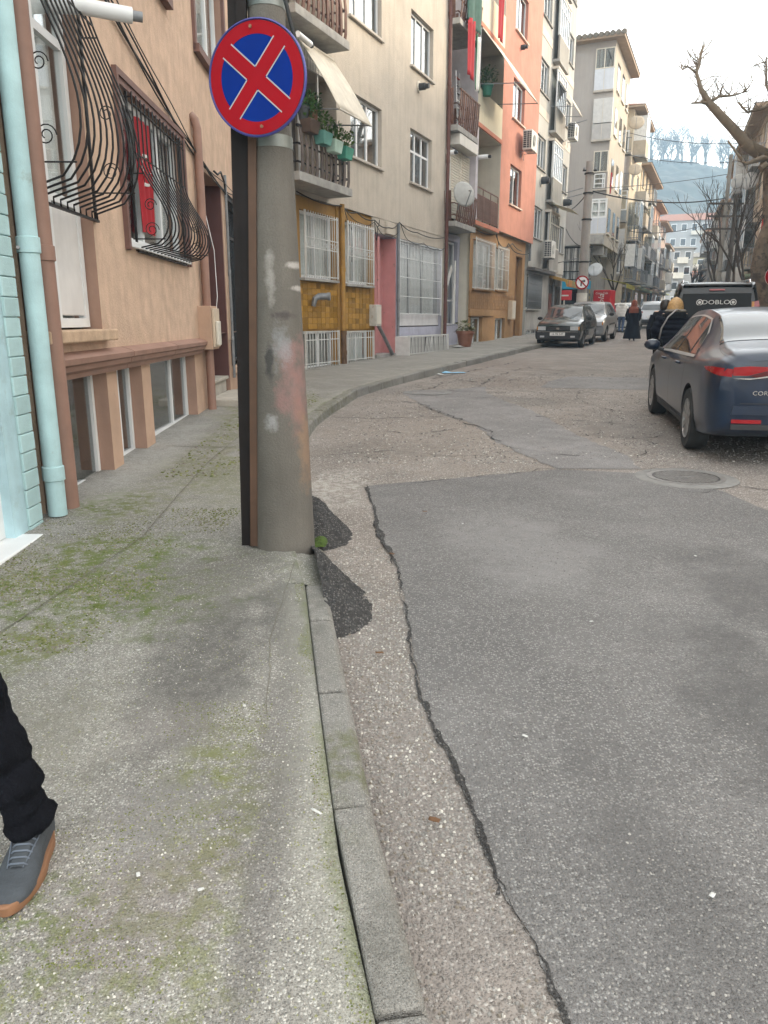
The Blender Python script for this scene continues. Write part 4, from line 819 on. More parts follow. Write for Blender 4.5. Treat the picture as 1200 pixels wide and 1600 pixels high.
# balconies of house B
def picket_balcony(par, x0, x1, o, zs, zt, mat, n, slant=.0, side='r', slabm=None, bend=True, wd=.085, seed=1, back=0.):
    rr = random.Random(seed); bl = MB().box(x0 - .05, x1 + .05, -o - .06, back, zs - .16, zs).obj('balcony', slabm or CONC, par, bevel=.01)
    b = MB()
    for z in (zs + .18, zs + (zt - zs) * .62): b.box(x0, x1, -o - .005, -o + .02, z - .015, z + .015); b.box(x1 - .025, x1, -o, back, z - .015, z + .015); b.box(x0, x0 + .025, -o, back, z - .015, z + .015)
    b.box(x0, x1, -o - .02 - slant, -o + .03 - slant, zt - .02, zt + .02); b.obj('rail', BLACKM if mat is WDGREY else WDBRN, bl)
    H = zt - zs; src = None
    mesh = MB()
    pr = [(0, -.12), (-.045, .12), (-.045 - slant * .4, H * .62), (-slant, H + .03)] if bend else [(0, -.05), (-slant, H)]
    th = .022
    for (ya, za), (yb, zb) in zip(pr, pr[1:]):
        mesh.add([(-wd / 2, ya, za), (wd / 2, ya, za), (wd / 2, yb, zb), (-wd / 2, yb, zb), (-wd / 2, ya + th, za), (wd / 2, ya + th, za), (wd / 2, yb + th, zb), (-wd / 2, yb + th, zb)], [(0, 1, 2, 3), (7, 6, 5, 4), (0, 3, 7, 4), (1, 5, 6, 2), (0, 4, 5, 1), (3, 2, 6, 7)])
    for i in range(n):
        x = x0 + (x1 - x0) * (i + .5) / n
        if src is None: src = mesh.obj('picket', mat, bl, loc=(x, -o - .012, zs))
        else: share(src, bl, (x, -o - .012, zs + rr.uniform(-.03, .03)), (0, R(rr.uniform(-2, 2)), 0))
    for xs_, sgn in ((x1, 1), (x0, -1)):
        m = max(2, int((o + back) / .2))
        for i in range(m): share(src, bl, (xs_ + .012 * sgn, -o + (o + back) * (i + .6) / m, zs), (0, 0, R(90 * sgn)))
    return bl
picket_balcony(bb, -.95, 1.22, .52, 4.2, 5.0, WDGREY, 11, .0, bend=True, seed=3); picket_balcony(bb, -.95, 1.15, .52, 6.98, 7.85, WDBRN, 11, .0, seed=5); picket_balcony(bb, -.95, 1.15, .52, 9.78, 10.6, WDBRN, 11, .0, seed=6)
MB().box(-1.0, 1.55, -.03, .02, 6.36, 6.82).obj('fascia_board', M('white_cladding', (.66, .66, .63), .6, .08, 5, streak=.15), bb)
b = MB()
for i in range(22): b.box(-.98 + i * .115, -.975 + i * .115, -.034, -.03, 6.37, 6.81)
stuff(b.obj('cladding_groove', GREYM, bb)); MB().box(-.9, 1.65, 1.0, 1.05, 4.3, 6.4).obj('balcony_door', M('balcony_back', (.14, .125, .11), .8, .2, 3), bb)
for x in (.1, .9): MB().box(x, x + .04, .02, .06, 4.25, 6.36).obj('post', WHITE, bb)
def awning(F, s0, s1, ztop, zbot, o1, label, mat, otop=.06, stripes=0, arms=True, drop=.0):
    t = T('awning', label, 'awning', F.w(s0, 0, ztop), F.rz); W = s1 - s0; h = ztop - zbot
    MB().grid(lambda u, v: (u * W, -otop - (o1 - otop) * v - .04 * math.sin(v * math.pi), -h * v + .03 * math.sin(u * 6.3) * v), 16, 10).obj('canvas', mat, t, smooth='all', fix=False).modifiers.new('t', 'SOLIDIFY').thickness = .006
    MB().tube([(0, -otop, 0), (W, -otop, 0)], .03, 8).obj('roller', CREAMP, t, smooth=True); MB().tube([(0, -o1, -h), (W, -o1, -h)], .018, 8).obj('front_bar', CREAMP, t, smooth=True)
    if arms:
        for x in (.04, W - .04): MB().tube([(x, 0, -h + .12), (x, -o1, -h)], .014, 6).obj('arm', GREYM, t, smooth=True)
    MB().box(W * .48, W * .5, -otop - .0, -otop + .004, -.01, 0).obj('seam', GREYM, t)
    return t
CANV = M('cream_canvas', (.6, .55, .46), .9, .1, 3, streak=.3)
awning(FB, -.45, 1.0, 6.62, 5.32, 1.15, 'cream canvas awning tilted out over the plant balcony', CANV, .3)
P1 = 'flower pots on the plant balcony'
for k, (s, o, z, lb, kd, col, mi) in enumerate([(-.62, .62, 4.9, 'long brown planter box hung at the pole end of the wooden balcony', 'box', (.09, .06, .045), 0), (-.18, .66, 4.78, 'dark teal planter with trailing leaves beside the brown planter', 'box', (.12, .3, .26), 1), (.28, .66, 4.72, 'pale mint planter with bushy green leaves on the wooden balcony', 'box', (.42, .58, .5), 0), (.76, .66, 4.68, 'bright green planter at the free end of the wooden balcony', 'box', (.07, .3, .22), 1), (-.45, .58, 5.12, 'terracotta pot with spiky plant on the wooden balcony', 'round', (.25, .12, .07), 2), (-.75, .55, 5.12, 'dark pot with pink flowers on the wooden balcony', 'round', (.05, .055, .06), 0)]):
    t, tp = pot(FB, s, o, z, lb, kd, col, k, P1, 1.15 if kd == 'box' else .9); plant(t, (0, 0, tp), .2, .3, 110, LEAFM[mi], .1, k, 1.1)
cc = T('security_camera', 'white tube security camera pointing along the street from the stucco house', 'camera', FB.w(-.5, .55, 6.5), FB.rz + R(10)); MB().tube([(-.4, .06, 0), (.12, 0, -.01)], .055, 14).obj('housing', WHITE, cc, smooth=True); MB().tube([(.12, 0, -.01), (.19, -.005, -.02)], .045, 12).obj('lens_hood', ACD, cc, smooth=True); MB().tube([(-.3, .05, 0), (-.3, .5, .05)], .02, 8).obj('arm', WHITE, cc)
flue(FB, 6.62, 7.55, 'black capped flue stub under the upper corner window of the stucco house', .09, .2, ACD)
for k, pl in enumerate([[(-.2, 3.98), (1.8, 3.96), (2.6, 3.92), (3.6, 3.86), (4.5, 3.78), (5.2, 3.98), (6.5, 3.85), (8.8, 3.92)], [(1.9, 3.95), (2.8, 3.7), (3.6, 3.82), (4.3, 3.55), (5.2, 3.75)], [(5.3, 3.95), (5.8, 3.6), (7, 3.62), (8.2, 3.55), (8.9, 3.66)], [(1.95, 3.9), (2.35, 3.5), (2.3, 2.8)], [(3.6, 3.85), (3.72, 3.4), (3.8, 3.75), (3.9, 3.9)]]):
    q = []
    for (a, za), (c, zc) in zip(pl, pl[1:]):
        for i in range(6): t_ = i / 6; q.append(FB.w(a + (c - a) * t_, .05, za + (zc - za) * t_ - .07 * math.sin(t_ * math.pi)))
    q.append(FB.w(pl[-1][0], .05, pl[-1][1]))
    tag(MB().tube(q, .013 if k == 0 else .009, 5).obj('facade_cable', WIREM, smooth='all'), ['thick black cable strung along the foot of the grey stucco', 'looping black cable above the pink doorway', 'tangled black cable above the white barred shop window', 'short black cable dangling over the second mustard window', 'small coil of black cable by the doorway'][k], 'cable')

# ================================================================== recessed bay between stucco and salmon houses
rb = bld(FB, 'balcony_bay_house', 'narrow recessed bay of balconies with roller shutter above a lilac doorway', 8.98)
CREAMW = M('cream_render', (.55, .50, .40), .9, .1, 2, .3, 50, streak=.25)
wall(rb, 'wall', 0, 2.72, 4.2, 13, [(.5, 1.6, 7.1, 9.0, .3), (.5, 1.6, 9.95, 11.9, .3)], CREAMW, .95, .3); wall(rb, 'ground_floor_wall', 0, 2.72, .4, 4.2, [(.5, 2.2, 1.3, 4.0)], LILAC, .3, .2); shell(rb, .0, 2.72, .0, 6, .4, 13, CREAMW)
MB().box(0, 2.72, .3, .95, 4.1, 4.2).obj('ceiling', CREAMW, rb)
d = window(rb, .52, 2.18, 1.32, 3.98, .42, (.62,), (.3,), .06, curt='dark', sill=False); b = MB()
b.add([(1.75, .27, 1.35), (1.98, .27, 1.35), (2.0, .27, 3.4), (1.85, .27, 3.4)], [(0, 1, 2, 3)]); b.add([(.6, .26, 2.2), (.75, .26, 2.0), (1.6, .26, 3.1), (1.5, .26, 3.25)], [(0, 1, 2, 3)]); b.obj('leaning_board', M('white_plank', (.6, .6, .58), .6, .1, 4), d, fix=False).modifiers.new('t', 'SOLIDIFY').thickness = .03
picket_balcony(rb, .0, 2.0, .3, 4.42, 5.25, WDBRN, 11, .1, seed=11, back=.95); picket_balcony(rb, .02, 2.0, .3, 7.1, 8.05, WDBRN, 11, .1, seed=12, back=.95); picket_balcony(rb, .0, 2.0, .3, 9.9, 10.75, WDBRN, 11, .1, seed=13, back=.95)
SHUT = M('shutter_cream', (.60, .565, .48), .6, .08, 5, streak=.12); b = MB(); b.box(.45, 2.4, .02, .06, 4.6, 6.6); sh_ = b.obj('roller_shutter', SHUT, rb); s0 = None
for i in range(24):
    if s0 is None: s0 = MB().prism([(.02, 0), (-.004, .012), (-.004, .062), (.02, .074)], .48, 2.36, 'x').obj('slat', SHUT, sh_, loc=(0, 0, 4.75))
    else: share(s0, sh_, (0, 0, 4.75 + i * .0765))
MB().box(1.36, 1.44, -.02, .02, 4.62, 6.6).obj('mullion', SHUT, sh_); MB().box(.0, .44, .0, .06, 4.6, 6.62).obj('side_cladding', M('white_cladding', (.6, .6, .6)), rb); MB().box(.25, 2.15, -.34, .02, 6.62, 6.93).obj('shutter_box', M('shutter_box_white', (.62, .60, .55), .6, .08, 4, streak=.2), rb, bevel=.01)
dish(FB.w(8.6, .72, 5.1), FB.rz - R(40), .37, 'round pale satellite dish over the lowest picket balcony', tilt=12)
flue(FB, 9.02, 6.35, 'grey flue stub beside the maroon downpipe', .075, .25); flue(FB, 11.75, 6.7, 'white flue with dark nozzle under the salmon loggia', .07, .5)
ac_unit(FB, 9.5, -.35, 8.55, 'air conditioner high in the recessed bay above the ladder')
ld = T('ladder', 'small aluminium step ladder standing on the middle picket balcony', 'ladder', FB.w(9.7, .1, 7.12), FB.rz); b = MB()
for x in (0, .38): b.tube([(x, 0, 0), (x * .9 + .02, .1, 1.65)], .016, 6)
b.obj('rail', M('aluminium', (.55, .55, .55), .4, .1, 5, metal=.6), ld)
for i in range(7): MB().box(.02, .36, .012 * i - .0, .012 * i + .05, .2 + i * .21, .225 + i * .21).obj('rung', MATS['aluminium'] if i % 6 else M('red_plastic', (.5, .04, .03), .5), ld)
def hung(F, s, o, z, w_, h, label, mats, cat='flag', stripes=1, sd=0, name='hanging_flag'):
    t = T(name, label, cat, F.w(s, o, z), F.rz)
    for k in range(stripes):
        a0, a1 = k / stripes, (k + 1) / stripes
        MB().grid(lambda u, v: ((a0 + (a1 - a0) * u) * w_, .05 * math.sin((a0 + (a1 - a0) * u) * 11 + sd) * (1 - .4 * v) - .02, -h * v + .05 * math.sin(sd + u * 3) * v), 10, 10).obj('cloth', mats[k % len(mats)], t, smooth='all', fix=False).modifiers.new('t', 'SOLIDIFY').thickness = .004
    return t
FGRN = M('flag_green', (.012, .14, .055), .8, .1, 4)
hung(FB, 9.3, .5, 10.0, .5, 1.55, 'plain red cloth hanging from the upper picket balcony', [RED], sd=1); hung(FB, 9.95, .5, 9.75, .6, 1.45, 'green and white flag hanging beside the red cloth', [FGRN, FWH, FGRN], stripes=3, sd=4)
hung(FB, 9.25, .48, 10.9, 1.35, 1.0, 'dark green sheet draped over the upper picket balcony rail', [M('dark_green_net', (.05, .11, .09), .9, .2, 6, streak=.3)], 'cloth', sd=2, name='draped_sheet')
pp, tp = pot(FB, 9.9, .45, zp(0, 25.3), 'large terracotta pot with a low plant by the lilac doorway', 'round', (.22, .095, .06), 3, None, 2.1); plant(pp, (0, 0, tp), .3, .3, 70, M('dry_green', (.12, .13, .06), .8, .3, 8), .16, 4, 1.)
cl = T('cardboard_sheet', 'crumpled pale sheet lying at the foot of the lilac wall', 'litter', FB.w(9.2, .5, zp(0, 24.6) + .01), FB.rz); MB().grid(lambda u, v: (u * .9, v * .3, .03 + .05 * noise.noise((u * 3, v * 3, 1))), 8, 4).obj('sheet', PAPER, cl, smooth='all', fix=False).modifiers.new('t', 'SOLIDIFY').thickness = .004

# ================================================================== house C: salmon
SALM = M('salmon_paint', (.50, .225, .165), .88, .12, 1.6, .3, 50, streak=.16); BRT = M('brown_wall', (.33, .19, .085), .75, .14, 3, .2, 40); BRTILE = M('brown_tile', (.32, .18, .08), .4, .12, 8, rand=.25); CWALL = M('pale_loggia', (.56, .53, .45), .9, .08, 2, .2, 40, streak=.15)
bc = bld(FB, 'salmon_house', 'salmon pink apartment house with white loggias over a brown tiled ground floor', 11.4)
X = lambda s: s - 11.4
opsC = [(4.4, 6.2, z0, z1) for z0, z1 in ((5.78, 7.2), (8.78, 10.15), (11.7, 13.1))]
wall(bc, 'wall', 3.0, 8.7, 4.68, 15, opsC, SALM, -.2, .16); MB().quad((8.7, -.2, 4.68), (8.7, .6, 4.68), (8.7, .6, 15), (8.7, -.2, 15)).obj('side_wall', SALM, bc, fix=False); MB().quad((3, -.2, 4.68), (8.7, -.2, 4.68), (8.7, .1, 4.68), (3, .1, 4.68)).obj('soffit', CONC, bc, fix=False)
for (a, c, e, g) in opsC: window(bc, a + .01, c - .01, e + .01, g - .01, -.09, (.52,), (), .06, curt='left', gl=MATS['skylit_glass'], sillm=M('sill_salmon', (.62, .5, .42), .8), sillo=.28)
gC = [(.6, 3.0, 2.55, 4.18), (3.5, 5.0, 2.6, 4.14), (.5, 1.95, .62, 1.58), (3.7, 5.2, .68, 1.55), (6.6, 7.75, .7, 4.05, .25)]
wall(bc, 'ground_floor_wall', .2, 8.2, .4, 4.7, gC, BRT, 0, .16); wall(bc, 'loggia_back', .0, 3.0, 4.7, 15, [(1.2, 2.6, z, z + 2.0) for z in (4.9, 7.85, 10.8)], CWALL, 1.1, .1); shell(bc, .0, 8.2, .02, 8, .4, 15, CWALL)
MB().quad((3.0, -.2, 4.7), (3.0, 1.1, 4.7), (3.0, 1.1, 15), (3.0, -.2, 15)).obj('loggia_side', CWALL, bc, fix=False); MB().box(-.02, .22, -.2, 1.1, 4.75, 15).obj('loggia_pier', M('pale_lilac_tile', (.46, .43, .46), .6, .1, 5), bc)
for z in (4.9, 7.85, 10.8): window(bc, 1.22, 2.58, z, z + 2.0, 1.15, (.5,), (), .06, curt='dark', sill=False)
ORG = M('orange_slab', (.5, .19, .12), .85, .12, 3)
for k, z in enumerate((4.72, 7.72, 10.62)):
    sl = MB().box(.0, 2.99, -.24, 1.09, z - .14, z).obj('loggia_slab', ORG, bc, bevel=.01); MB().box(.02, 2.97, -.2, 1.09, z - .16, z - .141).obj('soffit', CWALL, sl)
    if k: MB().box(.02, 2.96, -.22, -.12, z, z + 1.0).obj('parapet', M('loggia_parapet', (.62, .57, .43), .8, .07, 1.5, streak=.18), sl, bevel=.01)
rl = MB(); [rl.box(.05, 2.95, -.18, -.155, z, z + .035) for z in (4.8, 5.55, 5.78)]; [rl.box(x, x + .03, -.18, -.155, 4.73, 5.78) for x in (.05, 1.0, 1.95, 2.92)]; rl = rl.obj('railing', WDBRN, bc); s0 = None
for i in range(20):
    if s0 is None: s0 = MB().box(-.04, .04, -.008, .008, 0, .76).obj('slat', WDBRN, rl, loc=(.15, -.175, 4.8))
    else: share(s0, rl, (.15 + i * .142, -.175, 4.8))
for (a, c, e, g) in gC[:2]:
    window(bc, a + .01, c - .01, e + .01, g - .01, .09, (.36, .66) if a < 1 else (.5,), (), .055, curt='full', sill=True, sillm=BRT, sillo=.1)
    def ex2(b, a=a, c=c, e=e, g=g):
        for f_ in (.25, .5, .75):
            zc = e + (g - e) * f_; xm = a + (c - a) * f_
            for dx in (-.2, 0, .2): b.box(xm + dx - .09, xm + dx + .09, -.125, -.11, zc - .008, zc + .008); b.box(xm + dx - .09, xm + dx + .09, -.125, -.11, zc + .11, zc + .126)
    grille(bc, a - .05, c + .05, e - .02, g + .06, -.11, int((c - a) * 7.5), [e + .04, (e + g) / 2, g], WG, .009, extra=ex2)
for (a, c, e, g) in gC[2:4]: window(bc, a + .01, c - .01, e, g - .01, .12, (.5,), (), .055, curt='dark', sill=True, sillm=WHITE, sillo=.05)
MB().box(6.62, 7.73, .2, .24, .7, 4.03).obj('door', M('brown_door', (.17, .085, .035), .6, .15, 4, streak=.2), bc); MB().box(6.5, 7.9, -.25, .2, .5, .8).obj('step', CONC, bc, bevel=.01); MB().box(.2, 3.4, -.06, .0, 1.62, 1.86).obj('ledge', BRT, bc, bevel=.01)
s0 = None
for (xa, xb, za, zb) in ((.25, 6.5, 1.88, 2.46),):
    for j in range(5):
        for i in range(int((xb - xa) / .25)):
            x = xa + i * .25; z = za + j * .117
            if s0 is None: s0 = MB().box(0, .243, -.012, 0, 0, .11).obj('tile', BRTILE, bc, loc=(x, -.001, z))
            else: share(s0, bc, (x, -.001 + random.uniform(-.003, 0), z))
mt = T('meter_box', 'cream meter box beside the brown door of the salmon house', 'box', FB.w(17.3, 0, 1.5), FB.rz); MB().box(-.3, .3, -.18, 0, 0, .75).obj('cabinet', M('cream_box', (.55, .45, .34)), mt, bevel=.015); MB().box(-.25, .25, -.19, -.181, .05, .7).obj('door', CREAMP, mt)
awning(FB, 11.6, 14.25, 10.45, 8.75, 1.5, 'cream canvas awning let down over the middle salmon loggia', CANV, .22)
hung(FB, 12.6, .45, 11.9, .45, 1.5, 'narrow red banner hanging over the top salmon loggia', [RED], sd=7)
t, tp = pot(FB, 11.9, .35, 8.55, 'green pot with a leafy plant on the middle salmon loggia', 'round', (.03, .16, .11), 9, None, 1.4); plant(t, (0, 0, tp), .35, .5, 120, LEAFM[2], .14, 8, 1.2)
ac_unit(FB, 17.3, .55, 7.85, 'air conditioner bracketed on the salmon wall', .95, .7, .36); flue(FB, 16.7, 11.35, 'black flue under the top salmon window', .09, .35, ACD)
for k, pl in enumerate([[(11.6, 4.5), (14.5, 4.55), (15.5, 4.2), (17, 4.45), (19, 4.3)], [(14.6, 4.6), (15.4, 4.0), (16.4, 4.4), (18, 4.15), (20.5, 4.4)]]):
    q = [FB.w(a + (c - a) * i / 6, .08, za + (zc - za) * i / 6 - .08 * math.sin(i / 6 * math.pi)) for (a, za), (c, zc) in zip(pl, pl[1:]) for i in range(6)]
    tag(MB().tube(q, .016, 5).obj('facade_cable', WIREM, smooth='all'), ['black cable under the salmon overhang', 'drooping black cable over the brown door of the salmon house'][k], 'cable')

# ================================================================== house D: pale grey
GREYW = M('pale_grey_render', (.43, .42, .39), .9, .09, 1.3, .4, 45, streak=.3); GREYP = M('grey_spandrel', (.30, .285, .26), .9, .12, 1.5, .4, 45, streak=.25); BAND_ = M('pale_band', (.56, .50, .43), .9, .08, 2)
bd = bld(FB, 'pale_grey_house', 'pale grey apartment house with a column of enclosed balconies', 20.15)
zD = ((5.05, 6.4), (8.0, 9.33), (11.0, 12.3), (13.85, 15.2), (16.6, 17.9))
opsD = [(.75, 2.5, a, c) for a, c in zD] + [(5.9, 7.85, a - .2, c - .25) for a, c in zD]
wall(bd, 'wall', 0.03, 8.25, 3.8, 19, opsD, GREYW, 0, .16); shell(bd, .03, 8.25, .02, 9, .5, 19, GREYW)
for (a, c, e, g) in opsD: window(bd, a + .01, c - .01, e + .01, g - .01, .09, (.34, .67), (), .06, curt='full', gl=MATS['skylit_glass'], sillm=GREYP)
for z in (3.85, 6.9, 9.85, 12.75, 15.7):
    by = MB().box(3.0, 5.2, -.32, 0, z - .1, z).obj('enclosed_balcony', CONC, bd); MB().box(3.02, 5.18, -.3, -.22, z, z + .95).obj('spandrel', GREYP, by)
    wn = window(bd, 3.04, 5.16, z + .97, z + 2.5, -.29, (.2, .4, .6, .8), (.7,), .05, mat=CREAMP if z < 5 else WHITE, curt='full' if z != 9.85 else None, sill=False, gl=MATS['skylit_glass'])
    MB().box(3.02, 5.18, -.31, 0, z + 2.52, z + 2.62).obj('lintel', BAND_, by)
for z in (10.1, 13.1): MB().box(.03, 2.9, -.015, 0.0, z, z + .35).obj('band', BAND_, bd); MB().box(5.4, 8.25, -.015, 0.0, z - .3, z + .05).obj('band', BAND_, bd)
pipe(bd, [(5.42, -.1, 19), (5.42, -.1, .9)], .07, GREYM, 'downpipe', [(5.42, -.1, z) for z in (5, 8, 11, 14)]); pipe(bd, [(.12, -.06, 19), (.12, -.06, 4)], .05, GREYM, 'downpipe')
gD = [(.05, 2.8, 1.95, 3.45), (4.9, 7.9, .9, 3.2), (.3, 2.6, .75, 1.05)]
wall(bd, 'ground_floor_wall', .03, 8.25, .5, 3.8, gD, M('ground_grey', (.36, .35, .33), .9, .15, 2, .3, 40, streak=.35), .03, .2)
window(bd, .07, 2.78, 1.97, 3.43, .1, (.5,), (), .06, curt='dark'); grille(bd, .0, 2.85, 1.9, 3.5, -.06, 34, [1.95, 2.3, 3.05, 3.45], GREYM, .012)
MB().box(4.92, 7.88, .18, .2, .9, 3.18).obj('shop_door', M('shop_dark', (.06, .045, .035), .5, .2, 3), bd); MB().box(5.6, 6.4, .15, .18, 1.0, 2.8).obj('door_leaf', M('door_red_brown', (.2, .07, .05), .6), bd); window(bd, .32, 2.58, .77, 1.03, .1, (.25, .5, .75), (), .03, curt=None, sill=False)
MB().box(-.05, 4.4, -.35, .03, 3.6, 3.72).obj('eave_board', M('dark_board', (.1, .09, .085), .8), bd)
aw = T('shop_awning', 'small yellow and brown shop canopy on the pale grey house', 'awning', FB.w(24.9, 0, 3.3), FB.rz); MB().prism([(0, .35), (-.9, .1), (-.9, -.22), (-.86, -.22), (-.8, .0), (0, .2)], 0, 3.2, 'x').obj('canopy', M('ochre_awning', (.45, .27, .07), .7, .2, 4), aw); MB().box(.1, 3.1, -.93, -.905, -.2, .08).obj('fascia', M('fascia_mixed', (.42, .16, .05), .6, .5, 2.5, dirt=(2, .5, .6), dirtcol=(.1, .25, .08)), aw)
ac_unit(FB, 26.3, .5, 10.0, 'air conditioner beside the upper downpipe of the pale grey house', .95, .72, .36); ac_unit(FB, 22.5, .45, 4.25, 'air conditioner on the low wall of the pale grey house', .9, .75, .36)
flue(FB, 22.0, 7.55, 'dark flue box under the second floor window of the pale grey house', .16, .3, ACD); flue(FB, 27.3, 7.3, 'dark round flue near the free corner of the pale grey house', .17, .35, ACD)
ca = T('slat_canopy', 'small yellow striped polycarbonate canopy over an enclosed balcony', 'canopy', FB.w(23.15, .32, 6.72), FB.rz)
for i in range(6): MB().add([(i * .36, 0, 0), (i * .36 + .34, 0, 0), (i * .36 + .34, -.85, -.28), (i * .36, -.85, -.28)], [(0, 1, 2, 3)]).obj('panel', M('canopy_yellow' if i % 2 else 'canopy_cream', (.5, .42, .2) if i % 2 else (.6, .57, .46), .5), ca, fix=False).modifiers.new('t', 'SOLIDIFY').thickness = .012
awning(FB, 23.2, 25.2, 11.9, 10.75, 1.1, 'grey cream awning over an enclosed balcony of the pale grey house', CANV, .33)
for s, z in ((25.4, 7.4), (25.5, 4.2), (25.4, 10.4), (27.9, 7.6)):
    tag(MB().tube([FB.w(s, .05, z), FB.w(s, 1.3, z + .25)], .022, 6).obj('clothes_line_arm', GREYM), 'thin grey washing line arm sticking out of the pale grey house', 'pole', 'washing line arms')
# ================================================================== E: tall grey corner house beyond the side street
EW = M('grey_corner_render', (.37, .345, .325), .95, .06, .8, .3, 40, streak=.14); EST = M('corner_street_render', (.45, .40, .33), .95, .1, 1, .3, 40, streak=.2); EAVE = M('eave_boards', (.40, .30, .22), .8, .1, 3); ROOFT = M('grey_roof_tile', (.20, .18, .15), .85, .2, 3, rand=.2); REDT = M('red_roof_tile', (.30, .13, .08), .85, .2, 3, rand=.2)
S0 = 33.5
be = bld(FB, 'corner_house', 'tall grey corner house with glazed balconies and wide tiled eaves', S0)
RM = (0, 0, R(-90))
def rot(o, r=RM): o.rotation_euler = r; return o
ops = [(-5.5, -4.2, z, z + 1.3) for z in (6.6, 9.4, 12.2, 14.4)]
rot(wall(be, 'wall', -9, 1.25, 5.75, 16.4, ops, EW, 0, .15)); rot(wall(be, 'ground_floor_wall', -9, .55, .6, 5.75, [(-4.2, .3, 1.0, 3.55, .8)], M('shop_wall', (.25, .24, .23), .8, .15, 2), .35, .8))
for o in ops: rot(window(be, o[0], o[1], o[2], o[3], .08, (.5,)))
b = MB(); b.quad((0, -1.25, 5.75), (7, -1.25, 5.75), (7, -1.25, 16.4), (0, -1.25, 16.4)); b.quad((7, -1.25, .6), (7, 9, .6), (7, 9, 16.4), (7, -1.25, 16.4)); b.quad((0, 9, .6), (7, 9, .6), (7, 9, 16.4), (0, 9, 16.4)); b.quad((0, -1.25, 5.75), (7, -1.25, 5.75), (7, 9, 5.75), (0, 9, 5.75)); b.obj('street_wall', EST, be, fix=False)
MB().quad((.35, -.55, .6), (7, -.55, .6), (7, -.55, 5.75), (.35, -.55, 5.75)).obj('ground_street_wall', M('lower_street_wall', (.33, .31, .28), .9, .15, 2, streak=.2), be, fix=False)
for x in (1.2, 3.4, 5.4):
    for z in (6.5, 9.2, 11.9, 14.2): MB().box(x, x + 1.0, -1.27, -1.22, z, z + 1.4).obj('window', GLASSD, be); MB().box(x - .1, x + 1.1, -1.34, -1.24, z - .08, z).obj('sill', CREAMP, be)
for x in (.5, 2.0): MB().box(x, x + .35, -1.2, -.6, 5.2, 5.74).obj('bracket_beam', CONC, be)
rf = MB().box(-.55, 7.6, -1.75, 9.5, 16.4, 16.55).obj('roof', EAVE, be); b = MB()
b.add([(-.6, -1.8, 16.56), (7.65, -1.8, 16.56), (7.65, 9.6, 16.56), (-.6, 9.6, 16.56), (3, 3, 17.6), (4, 5, 17.6)], [(0, 1, 4), (1, 2, 5, 4), (2, 3, 5), (3, 0, 4, 5)]); b.obj('roof_covering', ROOFT, rf, fix=False); s0 = None
for i in range(38):
    if s0 is None: s0 = MB().tube([(-.66, 0, 16.58), (-.25, 0, 16.68)], .13, 8).obj('roof_tile', ROOFT, rf, loc=(0, -1.7, 0))
    else: share(s0, rf, (0, -1.7 + i * .3, 0))
# glazed balconies on the side wall (x here is the distance towards the street)
def ebox(z0, z1, parts, x0=.2, x1=1.24, out=.14):
    g = rot(MB().box(x0 - .03, x1 + .02, -out, -.002, z0, z0 + .1).obj('glazed_balcony', M('sill_stone', (.45, .41, .36)), be))
    for (a, c, kind) in parts:
        if kind == 'glass': rot(window(be, x0, x1, a, c, -out + .02, (.48,), (), .05, mat=CREAMP, curt='left', sill=False, gl=MATS['skylit_glass']))
        elif kind == 'pane3': rot(window(be, x0 + .1, x1 - .1, a, c, -out + .02, (.8,), (.33, .66), .05, curt='dark', sill=False))
        elif kind == 'door': rot(window(be, x0, x1, a, c, -out + .02, (.5,), (.35, .82), .09, curt='full', sill=False))
        else:
            m = {'panel': M('blue_white_panel', (.56, .59, .64), .6, .06, 4, streak=.1), 'shut': M('white_shutter', (.55, .55, .54), .7, .08, 6), 'grey': M('grey_clad', (.42, .41, .40), .7, .1, 4)}[kind]
            MB().box(x0, x1, -out, -.004, a, c).obj('panel', m, g); MB().box((x0 + x1) / 2 - .012, (x0 + x1) / 2 + .012, -out - .012, -out, a, c).obj('trim', CREAMP, g)
ebox(13.85, 16.1, [(13.95, 15.0, 'panel'), (15.02, 16.05, 'glass')]); ebox(11.3, 13.5, [(11.4, 12.2, 'grey'), (12.25, 13.5, 'shut')], .25, 1.3, .2); ebox(8.7, 10.8, [(8.8, 9.6, 'pane3'), (9.68, 10.8, 'glass')], .42); ebox(6.25, 8.3, [(6.35, 7.2, 'panel'), (7.2, 8.25, 'door')], .46, 1.36, .22); 
rot(MB().box(.3, 1.3, -.6, 0, 5.75, 6.24).obj('bay_base', CONC, be))
# iron fence and shop at the foot of the corner house
fe = T('iron_fence', 'black iron fence panel with white boards over the blue shop', 'fence', FB.w(S0 - .1, 0, 3.75), FB.rz - math.pi / 2); b = MB(); [b.box(-3.2, .7, -.02, .02, z, z + .05) for z in (0.05, .5, 1.05, 1.85)]; b.obj('rail', BLACKM, fe); s0 = None
for i in range(20):
    if s0 is None: s0 = MB().box(-.015, .015, -.015, .015, 0, 1.9).obj('bar', BLACKM, fe, loc=(-3.1, -.02, 0))
    else: share(s0, fe, (-3.1 + i * .195, -.02, 0))
for i in range(10):
    MB().box(-3.15 + i * .385, -2.85 + i * .385, .04, .06, .0, 1.85).obj('board', M('pale_boards', (.5, .49, .46), .8, .15, 4, rand=.2), fe)
BLUEA = M('shop_blue', (.02, .28, .45), .6, .1, 3); 
sa = T('corner_shop', 'blue fascia corner shop with dark glazed front', 'shop', FB.w(S0 - .15, 0, .9), FB.rz - math.pi / 2); MB().box(-3.6, .75, -.55, -.05, 2.35, 2.8).obj('fascia', BLUEA, sa, bevel=.02)
